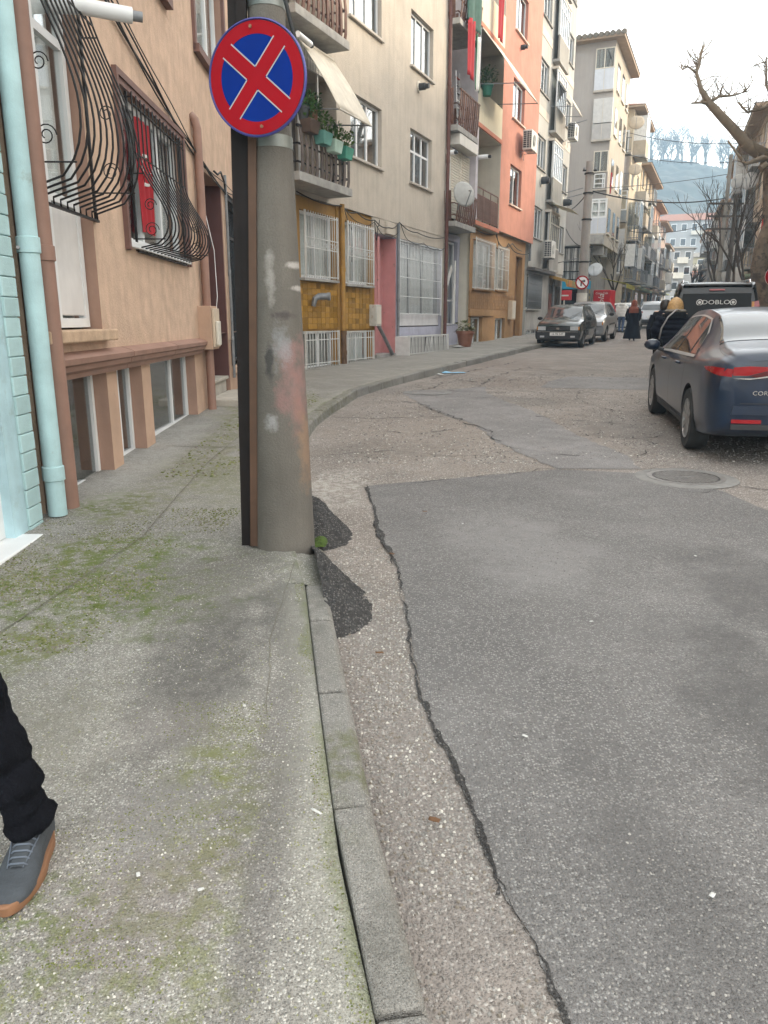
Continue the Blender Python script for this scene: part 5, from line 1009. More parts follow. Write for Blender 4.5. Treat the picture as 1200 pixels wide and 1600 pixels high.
for x in (-2.4, -1.2, .0): MB().box(x - 1.1, x + .05, -.02, .02, .1, 2.34).obj('shop_window', GLASSD, sa); MB().box(x + .05, x + .12, -.05, .03, .0, 2.34).obj('mullion', BLUEA, sa)
MB().box(-3.6, .6, .7, .75, 0, 2.4).obj('shelves', M('goods', (.16, .14, .12), .8, .8, 5, dirt=(4, .5, .55), dirtcol=(.4, .3, .1)), sa)
rs = T('shop_sign', 'small red projecting sign board in front of the blue shop', 'sign', FB.w(S0 - 1.4, -.75, 2.6), FB.rz - math.pi / 2); MB().box(-.62, .62, -.05, .05, 0, .55).obj('board', M('sign_board_red', (.5, .025, .03), .5), rs, bevel=.02); MB().tube([(.2, 0, -1.7), (.2, 0, 0)], .04, 8).obj('post', CREAMP, rs); MB().box(-.4, .45, -.056, -.051, .22, .3).obj('white_stripe', FWH, rs)
fr = T('drinks_fridge', 'tall red drinks fridge with white script lettering by the corner shop', 'fridge', (10.55, 37.6, SL * 37.6 + .1), FB.rz - math.pi / 2 - R(12)); CRED = M('cola_red', (.4, .008, .016), .4, .06, 4); MB().box(-.42, .42, -.35, .35, .05, 2.0).obj('cabinet', CRED, fr, bevel=.03); MB().box(-.38, .38, -.37, -.352, .12, 1.72).obj('door', CRED, fr, bevel=.01); MB().box(-.38, .38, -.38, -.352, 1.75, 1.96).obj('header', M('cola_dark', (.35, .01, .015), .4), fr)
text_mesh('Coca-Cola', .40, 'lettering', FWH, fr, (.0, -.385, .95), (R(90), R(-90), 0), .003, 1, .25); text_mesh('Coca-Cola', .14, 'lettering', FWH, fr, (0, -.386, 1.855), (R(90), 0, 0), .002, 1, .2)
b = MB(); [b.box(x, x + .06, y, y + .06, 0, .05) for x in (-.4, .34) for y in (-.33, .27)]; b.obj('foot', ACD, fr)
cn = T('market_canopy', 'yellow green striped canopy on thin posts beside the corner shop', 'canopy', FB.w(S0 + .4, 1.2, 3.9), FB.rz); MB().add([(0, 0, 0), (4.5, 0, 0), (4.5, -1.5, -.35), (0, -1.5, -.35), (0, -1.5, -.6), (4.5, -1.5, -.6)], [(0, 1, 2, 3), (3, 2, 5, 4)]).obj('canvas', M('yellow_green_canvas', (.42, .38, .07), .8, .35, 2), cn, fix=False).modifiers.new('t', 'SOLIDIFY').thickness = .02
for x in (.1, 4.4): MB().tube([(x, -1.45, -.4), (x, -1.45, -3.2)], .03, 6).obj('post', GREYM, cn)
dish(FB.w(S0 - .3, .95, 4.35), FB.rz - R(95), .42, 'pale satellite dish above the striped market canopy', M('dish_pale', (.42, .44, .45), .5)); dish(FB.w(S0 + 7.0, 1.95, 10.9), FB.rz - R(80), .42, 'cream satellite dish on the far street corner of the tall grey house', M('dish_cream', (.42, .35, .26), .7)); dish(FB.w(S0 + 8.0, 1.7, 13.9), FB.rz - R(85), .5, 'large cream satellite dish near the eaves of the cream house', MATS['dish_cream'])
hung(FB, S0 - .2, 1.45, 9.6, .3, 1.1, 'narrow red cloth hung at the street edge of the tall grey corner house', [RED], sd=5)

# ================================================================== other houses along the street
GEN = [(.52, .46, .36), (.5, .36, .27), (.55, .33, .24), (.48, .47, .44), (.58, .50, .38), (.42, .38, .34)]
def row_house(F, t, L_, W, z1, label, col, floors, sd, o=0., face=-1, roofm=None, name='apartment_house', bal=True, hip=1.2):
    """house along the street; face -1/+1 says which end looks back along the street"""
    rr = random.Random(sd); h = T(name, label, 'building', F.w(t, o, 0), F.rz); m = M('render_%d' % sd, col, .95, .1, 1, .3, 30, streak=.22)
    zg = SL * F.w(t)[1] - .1; fh = (z1 - zg - 3.2) / floors; zs = [zg + 3.2 + fh * k for k in range(floors)]
    ex = 0 if face < 0 else L_; rz = R(-90) if face < 0 else R(90); q = -1 if face < 0 else 1
    nb = max(2, int(L_ / 2.6)); ops = [(L_ * (i + .5) / nb - .65, L_ * (i + .5) / nb + .65, z + .8, z + 2.1) for z in zs for i in range(nb)]
    wall(h, 'wall', 0, L_, zg - .3, z1, ops, m, 0, .15)
    for (a, c, e, g) in ops:
        wn = window(h, a, c, e, g, .07, (.5,), (), .06, curt='full' if rr.random() < .6 else None, sill=True, gl=MATS['skylit_glass'])
    wops = [(-x - .6, -x + .6, z + .8, z + 2.1) if face < 0 else (x - .6, x + .6, z + .8, z + 2.1) for z in zs for x in (1.6, 4.6) if rr.random() < .75]
    e = wall(h, 'end_wall', -W if face < 0 else 0, 0 if face < 0 else W, zg - .3, z1, wops, m, 0, .15); e.rotation_euler = (0, 0, rz); e.location = (ex, 0, 0)
    for (a, c, e0, g) in wops:
        wn = window(h, a, c, e0, g, .07, (.5,), (), .06, curt='full' if rr.random() < .6 else 'left', gl=MATS['skylit_glass']); wn.rotation_euler = (0, 0, rz); wn.location = (ex, 0, 0)
    b = MB(); b.quad((0, W, zg), (L_, W, zg), (L_, W, z1), (0, W, z1)); xx = L_ if face < 0 else 0; b.quad((xx, 0, zg), (xx, W, zg), (xx, W, z1), (xx, 0, z1)); b.obj('back_wall', m, h, fix=False)
    r_ = MB().box(-.5, L_ + .5, -.7, W + .5, z1, z1 + .14).obj('roof', EAVE, h)
    MB().add([(-.55, -.75, z1 + .14), (L_ + .55, -.75, z1 + .14), (L_ + .55, W + .55, z1 + .14), (-.55, W + .55, z1 + .14), (L_ * .3, W / 2, z1 + hip), (L_ * .7, W / 2, z1 + hip)], [(0, 1, 5, 4), (1, 2, 5), (2, 3, 4, 5), (3, 0, 4)]).obj('roof_covering', roofm or REDT, r_, fix=False)
    MB().box(L_ * .4, L_ * .4 + .5, W * .4, W * .4 + .5, z1 + .2, z1 + hip + .9).obj('chimney', CONC, r_)
    if bal:
        for z in zs:
            for i in range(nb):
                if rr.random() < .62:
                    x = L_ * (i + .5) / nb; dd = rr.uniform(.5, .85); bl = MB().box(x - 1.1, x + 1.1, -dd, 0, z - .12, z).obj('balcony', CONC, h); kind = rr.random()
                    cm = M('balc_%d' % int(kind * 7), [(.4, .37, .32), (.44, .4, .35), (.2, .21, .22), (.33, .24, .2), (.4, .41, .42), (.17, .2, .22), (.42, .36, .28)][int(kind * 7)], .8, .15, 3)
                    b = MB()
                    if rr.random() < .5: b.box(x - 1.08, x + 1.08, -dd, -dd + .05, z, z + .9); b.box(x - 1.08, x - 1.03, -dd + .05, 0, z, z + .9); b.box(x + 1.03, x + 1.08, -dd + .05, 0, z, z + .9); b.obj('parapet', cm, bl)
                    else:
                        for zz in (z + .08, z + .9): b.box(x - 1.08, x + 1.08, -dd, -dd + .03, zz, zz + .04); b.box(x - 1.08, x - 1.05, -dd, 0, zz, zz + .04); b.box(x + 1.05, x + 1.08, -dd, 0, zz, zz + .04)
                        for q_ in range(14): b.box(x - 1.06 + q_ * .163, x - 1.035 + q_ * .163, -dd, -dd + .025, z, z + .92)
                        for q_ in range(4):
                            for sx in (x - 1.08, x + 1.055): b.box(sx, sx + .025, -dd + dd * (q_ + .5) / 4, -dd + dd * (q_ + .5) / 4 + .025, z, z + .92)
                        stuff(b.obj('railing', GREYM, bl))
                    if rr.random() < .4: 
                        g = MB(); 
                        for xx in (x - 1.05, x, x + 1.05): g.box(xx - .03, xx + .03, -dd, -dd + .05, z + .9, z + fh - .15)
                        g.box(x - 1.08, x + 1.08, -dd, -dd + .05, z + fh - .3, z + fh - .14); g.obj('glazing_frame', WHITE, bl); MB().box(x - 1.06, x + 1.06, -dd + .02, -dd + .03, z + .9, z + fh - .3).obj('pane', MATS['skylit_glass'], bl)
                        for sx in (x - 1.06, x + 1.05): MB().box(sx, sx + .01, -dd + .05, 0, z + .9, z + fh - .3).obj('side_pane', CURT if rr.random() < .5 else MATS['skylit_glass'], bl)
    b = MB(); b.box(.2, L_ - .2, -.55, -.02, zg + 2.7, zg + 2.85); b.obj('shop_canopy', M('canopy_%d' % (sd % 3), [(.3, .28, .25), (.25, .3, .2), (.4, .3, .2)][sd % 3], .8, .2, 3), h)
    for x in (L_ * .25, L_ * .7): MB().box(x - 1, x + 1, -.015, -.003, zg + .3, zg + 2.5).obj('shop_door', GLASSD, h)
    return h
row_house(FB, 43.5, 7.0, 8, 15.2, 'cream apartment house with corner balconies next to the tall grey house', (.56, .48, .36), 4, 21, 1.3)
row_house(FB, 51.0, 11.5, 9, 12.9, 'narrow sunlit ochre apartment house beyond the cream house', (.52, .42, .29), 4, 22, 1.3, roofm=ROOFT)
row_house(FB, 64.5, 8.5, 8, 12.0, 'pale salmon house with shallow roof farther down the street', (.56, .34, .25), 3, 23, 1.15)
row_house(FB, 73.5, 9.0, 8, 11.2, 'pink grey apartment house near the end of the left row', (.5, .38, .33), 3, 24, 1.2); row_house(FB, 83.0, 9.0, 8, 9.8, 'last small pale house of the left row', (.5, .46, .42), 2, 25, 1.0)
# corner balconies of the cream house, turned to the camera side
for z, kind in ((12.4, 'rail'), (10.2, 'cloth'), (8.1, 'glass'), (6.0, 'shutter'), (4.6, 'rail')):
    t = T('corner_balcony', {'rail': 'railed balcony on the near end wall of the cream house' + (' under the eaves' if z > 9 else ' just above the street'), 'cloth': 'balcony with a hanging grey sheet on the cream house end wall', 'glass': 'white glazed balcony on the cream house end wall', 'shutter': 'white shuttered balcony on the cream house end wall'}[kind], 'balcony', FB.w(43.4, 1.3, z), FB.rz - math.pi / 2)
    MB().box(-1.25, .05, -.75, 0, -.12, 0).obj('slab', CONC, t)
    if kind in ('rail', 'cloth'):
        b = MB(); b.box(-1.25, .05, -.75, -.72, .85, .9); b.box(-1.25, .05, -.75, -.72, .1, .14); rl = b.obj('rail', GREYM, t); s0 = None
        for i in range(12):
            if s0 is None: s0 = MB().box(-.012, .012, -.01, .01, .1, .87).obj('bar', GREYM, rl, loc=(-1.2, -.735, 0))
            else: share(s0, rl, (-1.2 + i * .11, -.735, 0))
    if kind == 'rail': w_ = MB().box(-.9, -.2, -.02, -.004, 0, 1.5).obj('balcony_door', WHITE, t); MB().box(-.8, -.3, -.03, -.021, .15, 1.4).obj('pane', MATS['skylit_glass'], t)
    if kind == 'cloth': MB().grid(lambda u, v: (-1.2 + 1.2 * u, -.6 + .05 * math.sin(u * 17), .2 + 1.75 * v), 24, 2).obj('sheet', M('grey_sheet', (.42, .38, .36), .9, .1, 3), t, smooth='all', fix=False)
    if kind == 'glass': MB().box(-1.25, .05, -.75, -.72, 0, .62).obj('parapet', M('slate_panel', (.26, .29, .31), .7), t); w_ = window(t, -1.25, .05, .64, 1.9, -.75, (.45,), (.75,), .07, curt='left', sill=False)
    if kind == 'shutter':
        for i in range(7): MB().box(-1.25, .05, -.75, -.72, .02 + i * .22, .225 + i * .22).obj('slat', M('white_shutter', (.55, .55, .54)), t)
FRR = Fr(18.6, 40, 20, True)
PKB = M('pink_wall', (.50, .33, .30), .95, .12, 1, .3, 30, streak=.25)
r1 = row_house(FRR, -11.0, 11.0, 9, 11.4, 'beige and pink end house with red and green balconies behind the plane tree', (.46, .36, .27), 3, 31, 0, 1, ROOFT)
row_house(FRR, -22.5, 11.2, 9, 11.8, 'pinkish apartment house hung with satellite dishes behind the bare saplings', (.47, .35, .31), 3, 32, -.2, 1); row_house(FRR, -34.5, 11.2, 9, 10.2, 'cream grey apartment house in the middle of the right row', (.50, .45, .37), 3, 33, 0, 1); row_house(FRR, -47, 12, 9, 9.5, 'grey house beyond the cream grey one on the right row', (.42, .41, .40), 2, 34, -.3, 1); row_house(FRR, -60, 12, 9, 10.5, 'far pale house at the end of the right row', (.47, .45, .42), 3, 35, .2, 1)
for (z, col, nm, lb) in ((7.45, (.09, .17, .10), 'green', 'balcony with dark green netting on the end house'), (5.35, (.55, .05, .04), 'red', 'balcony with red slatted panel on the end house')):
    w0 = FRR.w(.0, -0.05, z); t = T('end_balcony', lb, 'balcony', w0, FRR.rz + math.pi / 2); MB().box(0, 5, -1.0, 0, -.18, 0).obj('slab', CONC, t); b = MB(); b.box(0, 5, -1.0, -.96, .9, .95); b.box(0, 5, -1.0, -.96, .02, .06); [b.box(x, x + .04, -1.0, -.96, 0, .95) for x in (0, 1.2, 2.4, 3.6, 4.9)]; b.obj('rail', CREAMP, t); s0 = None
    for i in range(24):
        if s0 is None: s0 = MB().box(0, .17, -.955, -.94, .06, .9).obj('slat', M('balc_slat_' + nm, col, .8, .15, 6, rand=.2), t, loc=(.04, 0, 0))
        else: share(s0, t, (.04 + i * .205, 0, 0))
for (u, dx, dz, r, lb) in ((-1, .5, 8.3, .45, 'grey satellite dish nearest the roof edge of the end house'), (-3, .9, 8.6, .4, 'smaller grey dish beside the blue cloth'), (-9, .7, 3.9, .5, 'dark dish low on the pinkish house'), (-13, .8, 6.2, .45, 'dish half hidden by sapling twigs'), (.0, .8, 3.6, .5, 'pale dish above the parked van')):
    dish(FRR.w(u, dx, dz), FRR.rz + R(60), r, lb, M('dish_dim', (.33, .32, .30), .6), 15)
hung(FRR, -5.5, 1.25, 9.3, .9, .9, 'bright blue cloth drying on a balcony of the end house', [M('blue_cloth', (.03, .12, .5), .8)], 'cloth', sd=3, name='drying_cloth')

# ================================================================== far town and hill
def far_house(x, y, w_, d, z1, label, col, floors, cols, roofm, sd, rz=-20):
    rr = random.Random(sd); z0 = SL * y - .3; h = T('far_house', label, 'building', (x, y, 0), R(rz)); m = M('far_%d' % sd, col, .95, .08, .6)
    MB().box(0, w_, 0, d, z0, z1).obj('wall', m, h); fh = (z1 - z0 - 1) / floors
    for k in range(floors):
        for i in range(cols):
            a = w_ * (i + .5) / cols; z = z0 + 1 + k * fh
            wn = MB().box(a - w_ / cols * .28, a + w_ / cols * .28, -.06, -.004, z + fh * .25, z + fh * .8).obj('window', WHITE, h); MB().box(a - w_ / cols * .23, a + w_ / cols * .23, -.09, -.061, z + fh * .3, z + fh * .75).obj('pane', GLASSD, wn)
        if k and rr.random() < .6: a = w_ * rr.uniform(.25, .7); MB().box(a - w_ * .16, a + w_ * .16, -1, -.1, z0 + 1 + k * fh, z0 + 1 + k * fh + .9).obj('balcony', CREAMP, h)
    rf = MB().add([(-.5, -.5, z1), (w_ + .5, -.5, z1), (w_ + .5, d + .5, z1), (-.5, d + .5, z1), (w_ * .2, d / 2, z1 + w_ * .12), (w_ * .8, d / 2, z1 + w_ * .12)], [(0, 1, 5, 4), (1, 2, 5), (2, 3, 4, 5), (3, 0, 4), (3, 2, 1, 0)]).obj('roof', roofm, h, fix=False)
    return h
far_house(66, 200, 19, 12, 25, 'long white apartment block with red roof on the far slope', (.36, .36, .36), 6, 8, REDT, 51); far_house(44.5, 128, 5, 8, 12.5, 'narrow white far house at the street end', (.36, .35, .34), 4, 3, ROOFT, 52, -15); far_house(53, 150, 9, 9, 12.8, 'pale yellow far house with hipped roof', (.42, .39, .27), 4, 5, ROOFT, 53); far_house(63, 160, 9, 9, 12.0, 'grey far house beside the pale yellow one', (.3, .31, .32), 4, 5, ROOFT, 54); far_house(47, 138, 10, 8, 8.6, 'low blue grey far house below the yellow one', (.4, .43, .45), 2, 4, REDT, 55); far_house(58, 142, 10, 8, 8.0, 'low pinkish far house at the street end', (.45, .36, .33), 2, 4, REDT, 56); far_house(86, 205, 14, 12, 20, 'second pale block on the far slope', (.34, .34, .35), 5, 7, REDT, 57); far_house(50, 215, 15, 12, 21, 'pale block far behind the left row', (.34, .33, .32), 5, 7, REDT, 58)
def hz_(x, y):
    t = max(0, min(1, (y - 215) / 205)); s = t * t * (3 - 2 * t)
    return SL * y + s * (64 + 10 * math.sin(x * .013 + 1) + .055 * (x - 130)) + s * 7 * noise.noise((x * .018, y * .02, 0)) + min(1, t * 4) * 2.2 * noise.noise((x * .11, y * .11, 2)) + min(1, t * 4) * 1.5 * noise.noise((x * .3, y * .3, 4)) - (0 if y < 430 else (y - 430) * .35)
HILLM = M('wooded_hill', (.035, .042, .035), .95, .45, .12, dirt=(.35, .45, .7), dirtcol=(.06, .055, .045))
bm = MB(); bm.grid(lambda u, v: (lambda x, y: (x, y, hz_(x, y) - .1))(-160 + 560 * u, 212 + 260 * v), 280, 130); hill = struct(bm.obj('hill', HILLM, smooth='all', fix=False))
def bare_tree(seed, H, r0, depth=5, spread=.55, lean=(0, 0), nch=(2, 3), up=.25, ratio=.72, sides=5):
    rr = random.Random(seed); b = MB()
    def grow(p, d, l, r, k):
        pts = [p]; q = Vector(p); dd = Vector(d)
        for i in range(3):
            dd = (dd + Vector((rr.uniform(-.18, .18), rr.uniform(-.18, .18), rr.uniform(-.02, .12)))).normalized(); q = q + dd * l / 3; pts.append(q.copy())
        b.tube(pts, [r, r * .9, r * .8, r * .7], sides if k > 2 else 3, caps=False)
        if k <= 0: return
        for _ in range(rr.randint(*nch)):
            a = rr.uniform(0, 6.28); s = rr.uniform(.5, 1.2) * spread; nd = (dd + Vector((math.cos(a) * s, math.sin(a) * s, up * rr.random()))).normalized(); grow(pts[rr.choice((2, 3, 3))], nd, l * ratio * rr.uniform(.8, 1.15), r * .62, k - 1)
    grow(Vector((0, 0, 0)), Vector((lean[0], lean[1], 1)).normalized(), H * .33, r0, depth); return b
BARKF = M('far_bark', (.06, .048, .038), .95, .2, 3); protos = [bare_tree(60 + i, 17, .46, 6, .62, nch=(2, 3)).mesh('bare_tree') for i in range(4)]
for me in protos: me.materials.append(BARKF)
rr = random.Random(99)
for i in range(90):
    x = rr.uniform(85, 230); y = rr.uniform(385, 428); o = bpy.data.objects.new('bare_ridge_tree', protos[i % 4]); COL.objects.link(o); o.location = (x, y, hz_(x, y) - .6); o.rotation_euler = (0, 0, rr.uniform(0, 6)); s = rr.uniform(.6, 1.15); o.scale = (s * 1.15, s * 1.15, s); tag(o, 'bare winter tree standing on the hazy hill ridge', 'tree', 'bare trees along the hill ridge')

# ================================================================== plane tree and saplings
def barkM():
    m = M('plane_bark', (.15, .115, .08), .9, .3, 3, 1., 14, dirt=(2.6, .48, .6), dirtcol=(.055, .042, .032)); return m
pt = T('plane_tree', 'big pollarded bare plane tree with blotchy bark on the right pavement', 'tree', (14.75, 30.4, SL * 30.4 + .1))
ox, oz = 14.75, SL * 30.4 + .1
def P_(x, z, y=0): return (x - ox, y, z - oz)
MB().tube([P_(14.95, .5), P_(14.9, 1.2), P_(14.72, 2.2), P_(14.45, 3.4), P_(14.5, 4.2), P_(14.75, 5.0), P_(14.6, 6.1, .05), P_(14.5, 7.0, .1), P_(14.2, 7.5, .1)], [.58, .46, .39, .36, .35, .36, .34, .31, .27], 18).obj('trunk', barkM(), pt, smooth='all')
rr = random.Random(5); BRM = M('plane_branch_bark', (.23, .18, .125), .9, .2, 4, .4, 20)
def limb(pts, rs, name='limb', tw=10, tl=1.2, sd=0):
    o = MB().tube(pts, rs, 9).obj(name, BRM, pt, smooth='all'); r2 = random.Random(sd); b = MB()
    for i in range(tw):
        k = r2.randint(1, len(pts) - 1); p = Vector(pts[k]) + (Vector(pts[k - 1]) - Vector(pts[k])) * r2.random(); d = Vector((r2.uniform(-1, 1), r2.uniform(-.8, .8), r2.uniform(-.2, 1.1))).normalized(); l = tl * r2.uniform(.4, 1.1); r = .022
        q = [p]; 
        for s_ in range(4):
            d = (d + Vector((r2.uniform(-.5, .5), r2.uniform(-.4, .4), r2.uniform(-.2, .4)))).normalized(); q.append(q[-1] + d * l / 4)
            if s_ > 0:
                e = (d + Vector((r2.uniform(-1, 1), r2.uniform(-.7, .7), r2.uniform(-.4, .7)))).normalized(); b.tube([q[-1], q[-1] + e * l * .22, q[-1] + e * l * .36 + Vector((0, 0, .05))], [.009, .006, .003], 4)
        b.tube(q, [r, r * .8, r * .6, r * .45, r * .25], 5)
    stuff(b.obj('twigs', BRM, o, fix=False)); return o
limb([P_(14.3, 7.3), P_(13.4, 7.7, -.1), P_(12.97, 8.07, -.2), P_(12.3, 8.6, -.3), P_(11.7, 9.07, -.4), P_(11.35, 9.5, -.45), P_(11.12, 10.0, -.5), P_(11.2, 10.5, -.5), P_(11.3, 10.9, -.5)], [.26, .21, .18, .16, .13, .085, .06, .045, .03], sd=1, tw=46, tl=1.0)
limb([P_(11.7, 9.07, -.4), P_(12.1, 9.3, -.3), P_(12.6, 9.35, -.2), P_(13.1, 9.5, -.1)], [.07, .05, .035, .02], sd=2, tw=24, tl=.8); limb([P_(11.8, 9.0, -.4), P_(11.4, 9.05, -.5), P_(11.0, 9.0, -.6)], [.06, .045, .03], sd=3, tw=9, tl=.6); limb([P_(11.12, 10.0, -.5), P_(10.8, 10.2, -.5), P_(10.6, 10.1, -.5)], [.045, .03, .02], sd=4, tw=10, tl=.5)
limb([P_(14.4, 7.2), P_(13.9, 7.25, -.3), P_(13.2, 7.0, -.5), P_(12.4, 7.75, -.7)], [.16, .11, .06, .03], sd=6, tw=9, tl=.8); limb([P_(14.4, 7.0), P_(15.2, 8.0, .2), P_(15.6, 9.3, .3), P_(14.7, 9.6, .2), P_(13.9, 9.0, .1), P_(13.3, 8.85, 0), P_(12.9, 9.2, 0)], [.3, .22, .14, .09, .06, .045, .03], sd=7, tw=46, tl=1.0); limb([P_(14.6, 6.8), P_(15.6, 7.3, .2), P_(16.8, 8.0, .3), P_(17.3, 9.6, .4)], [.25, .18, .12, .06], sd=8, tw=12, tl=1.1); limb([P_(15.4, 8.6, .2), P_(14.6, 9.0, .4), P_(14.1, 9.9, .5), P_(14.0, 10.8, .5)], [.12, .08, .05, .02], sd=9, tw=36, tl=.9)
MB().tube([P_(13.9, 6.9, -.25), P_(14.1, 7.05, -.25)], .13, 10).obj('pruned_stub', BRM, pt, smooth=True)
for k, (x, y, H, sd) in enumerate([(16.4, 36.5, 8.5, 71), (18.2, 42, 9, 72), (15.9, 34.0, 6.5, 73), (21.3, 50, 8, 74), (14.0, 47.5, 6, 75), (35.3, 88, 6.5, 76)]):
    t = T('bare_sapling', ['thin bare street sapling just beyond the plane tree', 'bare sapling in front of the pinkish house', 'short bare sapling beside the grey lamp pole', 'bare street tree beyond the parked silver hatchback', 'small dark bare tree on the left pavement', 'dark pollarded tree far down the street'][k], 'tree', (x, y, SL * y + .1)); o = bare_tree(sd, H, .09 if k != 5 else .3, 5, .5, (-.08, 0), (2, 3)).obj('branches', BARKF, t, fix=False)

# ================================================================== far pole with sign, other poles, wires
PCON = M('pole_grey_concrete', (.30, .285, .26), .9, .15, 2, .3, 60, streak=.2)
p2 = T('utility_pole', 'slim grey concrete utility pole carrying the no turn sign', 'pole', (9.05, 35.9, SL * 35.9 + .1)); MB().lathe([(.24, -.2), (.235, 0), (.20, 3.5), (.16, 7.4)], n=20).obj('shaft', PCON, p2, smooth=True); MB().lathe([(.245, 0), (.243, 1.8), (.24, 1.85)], n=20, caps=False).obj('white_paint', M('pole_white', (.55, .53, .48), .9, .15, 3), p2, smooth=True)
for z in (3.2, 5.0, 6.1, 6.9): MB().lathe([(.2, z - .03), (.225, z - .03), (.225, z + .03), (.2, z + .03)], n=16, caps=False).obj('clamp_band', BLACKM, p2)
b = MB(); b.box(-.3, .3, -.04, .04, 7.0, 7.06); b.obj('cross_arm', BLACKM, p2)
for x in (-.25, .25): MB().lathe([(.03, 7.06), (.05, 7.1), (.03, 7.16)], (x, 0, 0), 8).obj('insulator', GREYM, p2)
ns = T('no_turn_sign', 'round white and red no right turn sign on the slim pole', 'sign', (8.95, 35.62, 3.12)); ns.rotation_euler = (0, 0, R(-13)); rS = .30
MB().lathe([(rS, 0), (rS, -.02)], n=40, axis='y').obj('plate', GREYM, ns); MB().lathe([(0, -.0215), (rS, -.0215)], n=40, axis='y', caps=False).obj('white_face', M('sign_face_white', (.8, .8, .8), .4), ns, fix=False); MB().lathe([(rS * .8, -.024), (rS, -.024)], n=40, axis='y', caps=False).obj('red_ring', SRED, ns, fix=False)
BLK = M('sign_black', (.01, .01, .012), .5); b = MB(); b.prism([(-.07, -.16), (-.01, -.16), (-.01, .03), (.06, .03), (.06, -.02), (.15, .06), (.06, .14), (.06, .09), (-.07, .09)], -.027, -.025, 'y'); b.obj('arrow', BLK, ns); c, s = math.cos(R(45)), math.sin(R(45)); MB().prism([(-.24 * c + .02, .24 * s + .02), (-.24 * c - .02, .24 * s - .02), (.24 * c - .02, -.24 * s - .02), (.24 * c + .02, -.24 * s + .02)], -.030, -.028, 'y').obj('slash', SRED, ns)
for k, (x, y, H, arms) in enumerate([(16.25, 37.3, 6.2, 3), (17.2, 40.6, 8.5, 0), (20.3, 66, 8, 3), (26.5, 78, 8, 2), (29.3, 86, 7.5, 3)]):
    t = T('power_pole', ['dark timber power pole with three cross arms by the end house', 'tall grey lamp pole in front of the end house', 'far dark pole with cross arms on the left pavement', 'farther dark pole with two cross arms', 'last dark pole with cross arms down the street'][k], 'pole', (x, y, SL * y + .1)); dk = M('dark_pole', (.07, .062, .055), .9) if k != 1 else M('lamp_grey', (.2, .19, .17), .8); MB().lathe([(.13, -.1), (.09, H)], n=10).obj('shaft', dk, t, smooth=True)
    for a in range(arms): MB().box(-1.25, .35, -.05, .05, H - .4 - a * .55, H - .32 - a * .55).obj('cross_arm', dk, t)
def wire(a, c, sag, r, label, n=24):
    a, c = Vector(a), Vector(c); tag(MB().tube([a + (c - a) * (i / n) - Vector((0, 0, sag * 4 * (i / n) * (1 - i / n))) for i in range(n + 1)], r, 5).obj('overhead_wire', WIREM, smooth='all'), label, 'wire')
wire((9.05, 35.9, 7.05), (17.0, 40.2, 7.35), .35, .03, 'thick black cable crossing the street from the slim pole'); wire((9.05, 35.9, 7.0), FB.w(28.3, .1, 7.0), .12, .025, 'black cable from the slim pole to the pale grey house'); wire((9.05, 35.9, 4.7), FB.w(28.0, .1, 6.1), .25, .02, 'slack black cable dropping to the pale grey house corner')
wire(FB.w(41, 1.4, 13.2), (20.4, 45, 10.9), .3, .018, 'upper thin wire across the street against the hill'); wire(FB.w(41, 1.4, 11.9), (20.4, 45, 10.0), .3, .018, 'second thin wire across the street against the hill'); wire((9.05, 35.9, 7.1), (17.4, 41, 8.6), .1, .014, 'thin wire rising from the slim pole to the lamp pole'); wire(FB.w(44, 1.5, 7.5), (21, 52, 7.5), .3, .02, 'thin black wire lower across the street'); wire((14.3, 30.3, 5.3), (17.2, 40.6, 3.9), .5, .02, 'slack wire from the plane tree to the lamp pole')
rsg = T('round_sign', 'round red bordered sign on a thin post on the right pavement', 'sign', (11.95, 24.2, SL * 24.2 + .1)); MB().tube([(0, 0, 0), (0, 0, 2.5)], .03, 8).obj('post', GREYM, rsg); q = MB().lathe([(.3, -.04), (.3, -.055)], (0, 0, 2.2), 32, 'y').obj('plate', M('sign_face_white', (.8, .8, .8)), rsg); MB().lathe([(.2, -.058), (.3, -.058)], (0, 0, 2.2), 32, 'y', caps=False).obj('red_ring', SRED, q, fix=False)

# ================================================================== haze
hb = MB().box(-170, 420, -30, 500, -4, 130); hzo = hb.obj('haze', None); hzo.data.materials.clear(); hm = bpy.data.materials.new('haze_air'); hm.use_nodes = True; n_ = hm.node_tree.nodes; n_.clear(); out = n_.new('ShaderNodeOutputMaterial'); pv = n_.new('ShaderNodeVolumePrincipled'); pv.inputs['Color'].default_value = (.50, .72, .92, 1); pv.inputs['Density'].default_value = HAZE_D = .0012; pv.inputs['Anisotropy'].default_value = .0
hm.node_tree.links.new(pv.outputs[0], out.inputs['Volume']); hzo.data.materials.append(hm); stuff(hzo); tag(hzo, 'pale bluish winter haze filling the air of the street and hill', 'haze')
FRN = Fr(17.4, 34, 19.5, True)
row_house(FRN, .8, 9.5, 9, 12.6, 'tall cream house on the right kerb opposite the salmon house', (.5, .45, .38), 3, 41, 0, -1); row_house(FRN, 10.6, 9.2, 9, 11.6, 'grey house on the right kerb opposite the stucco house', (.42, .41, .39), 3, 42, 0, -1); row_house(FRN, 20.2, 10, 9, 12.0, 'ochre house on the right kerb opposite the beige house', (.5, .4, .27), 3, 43, 0, -1)
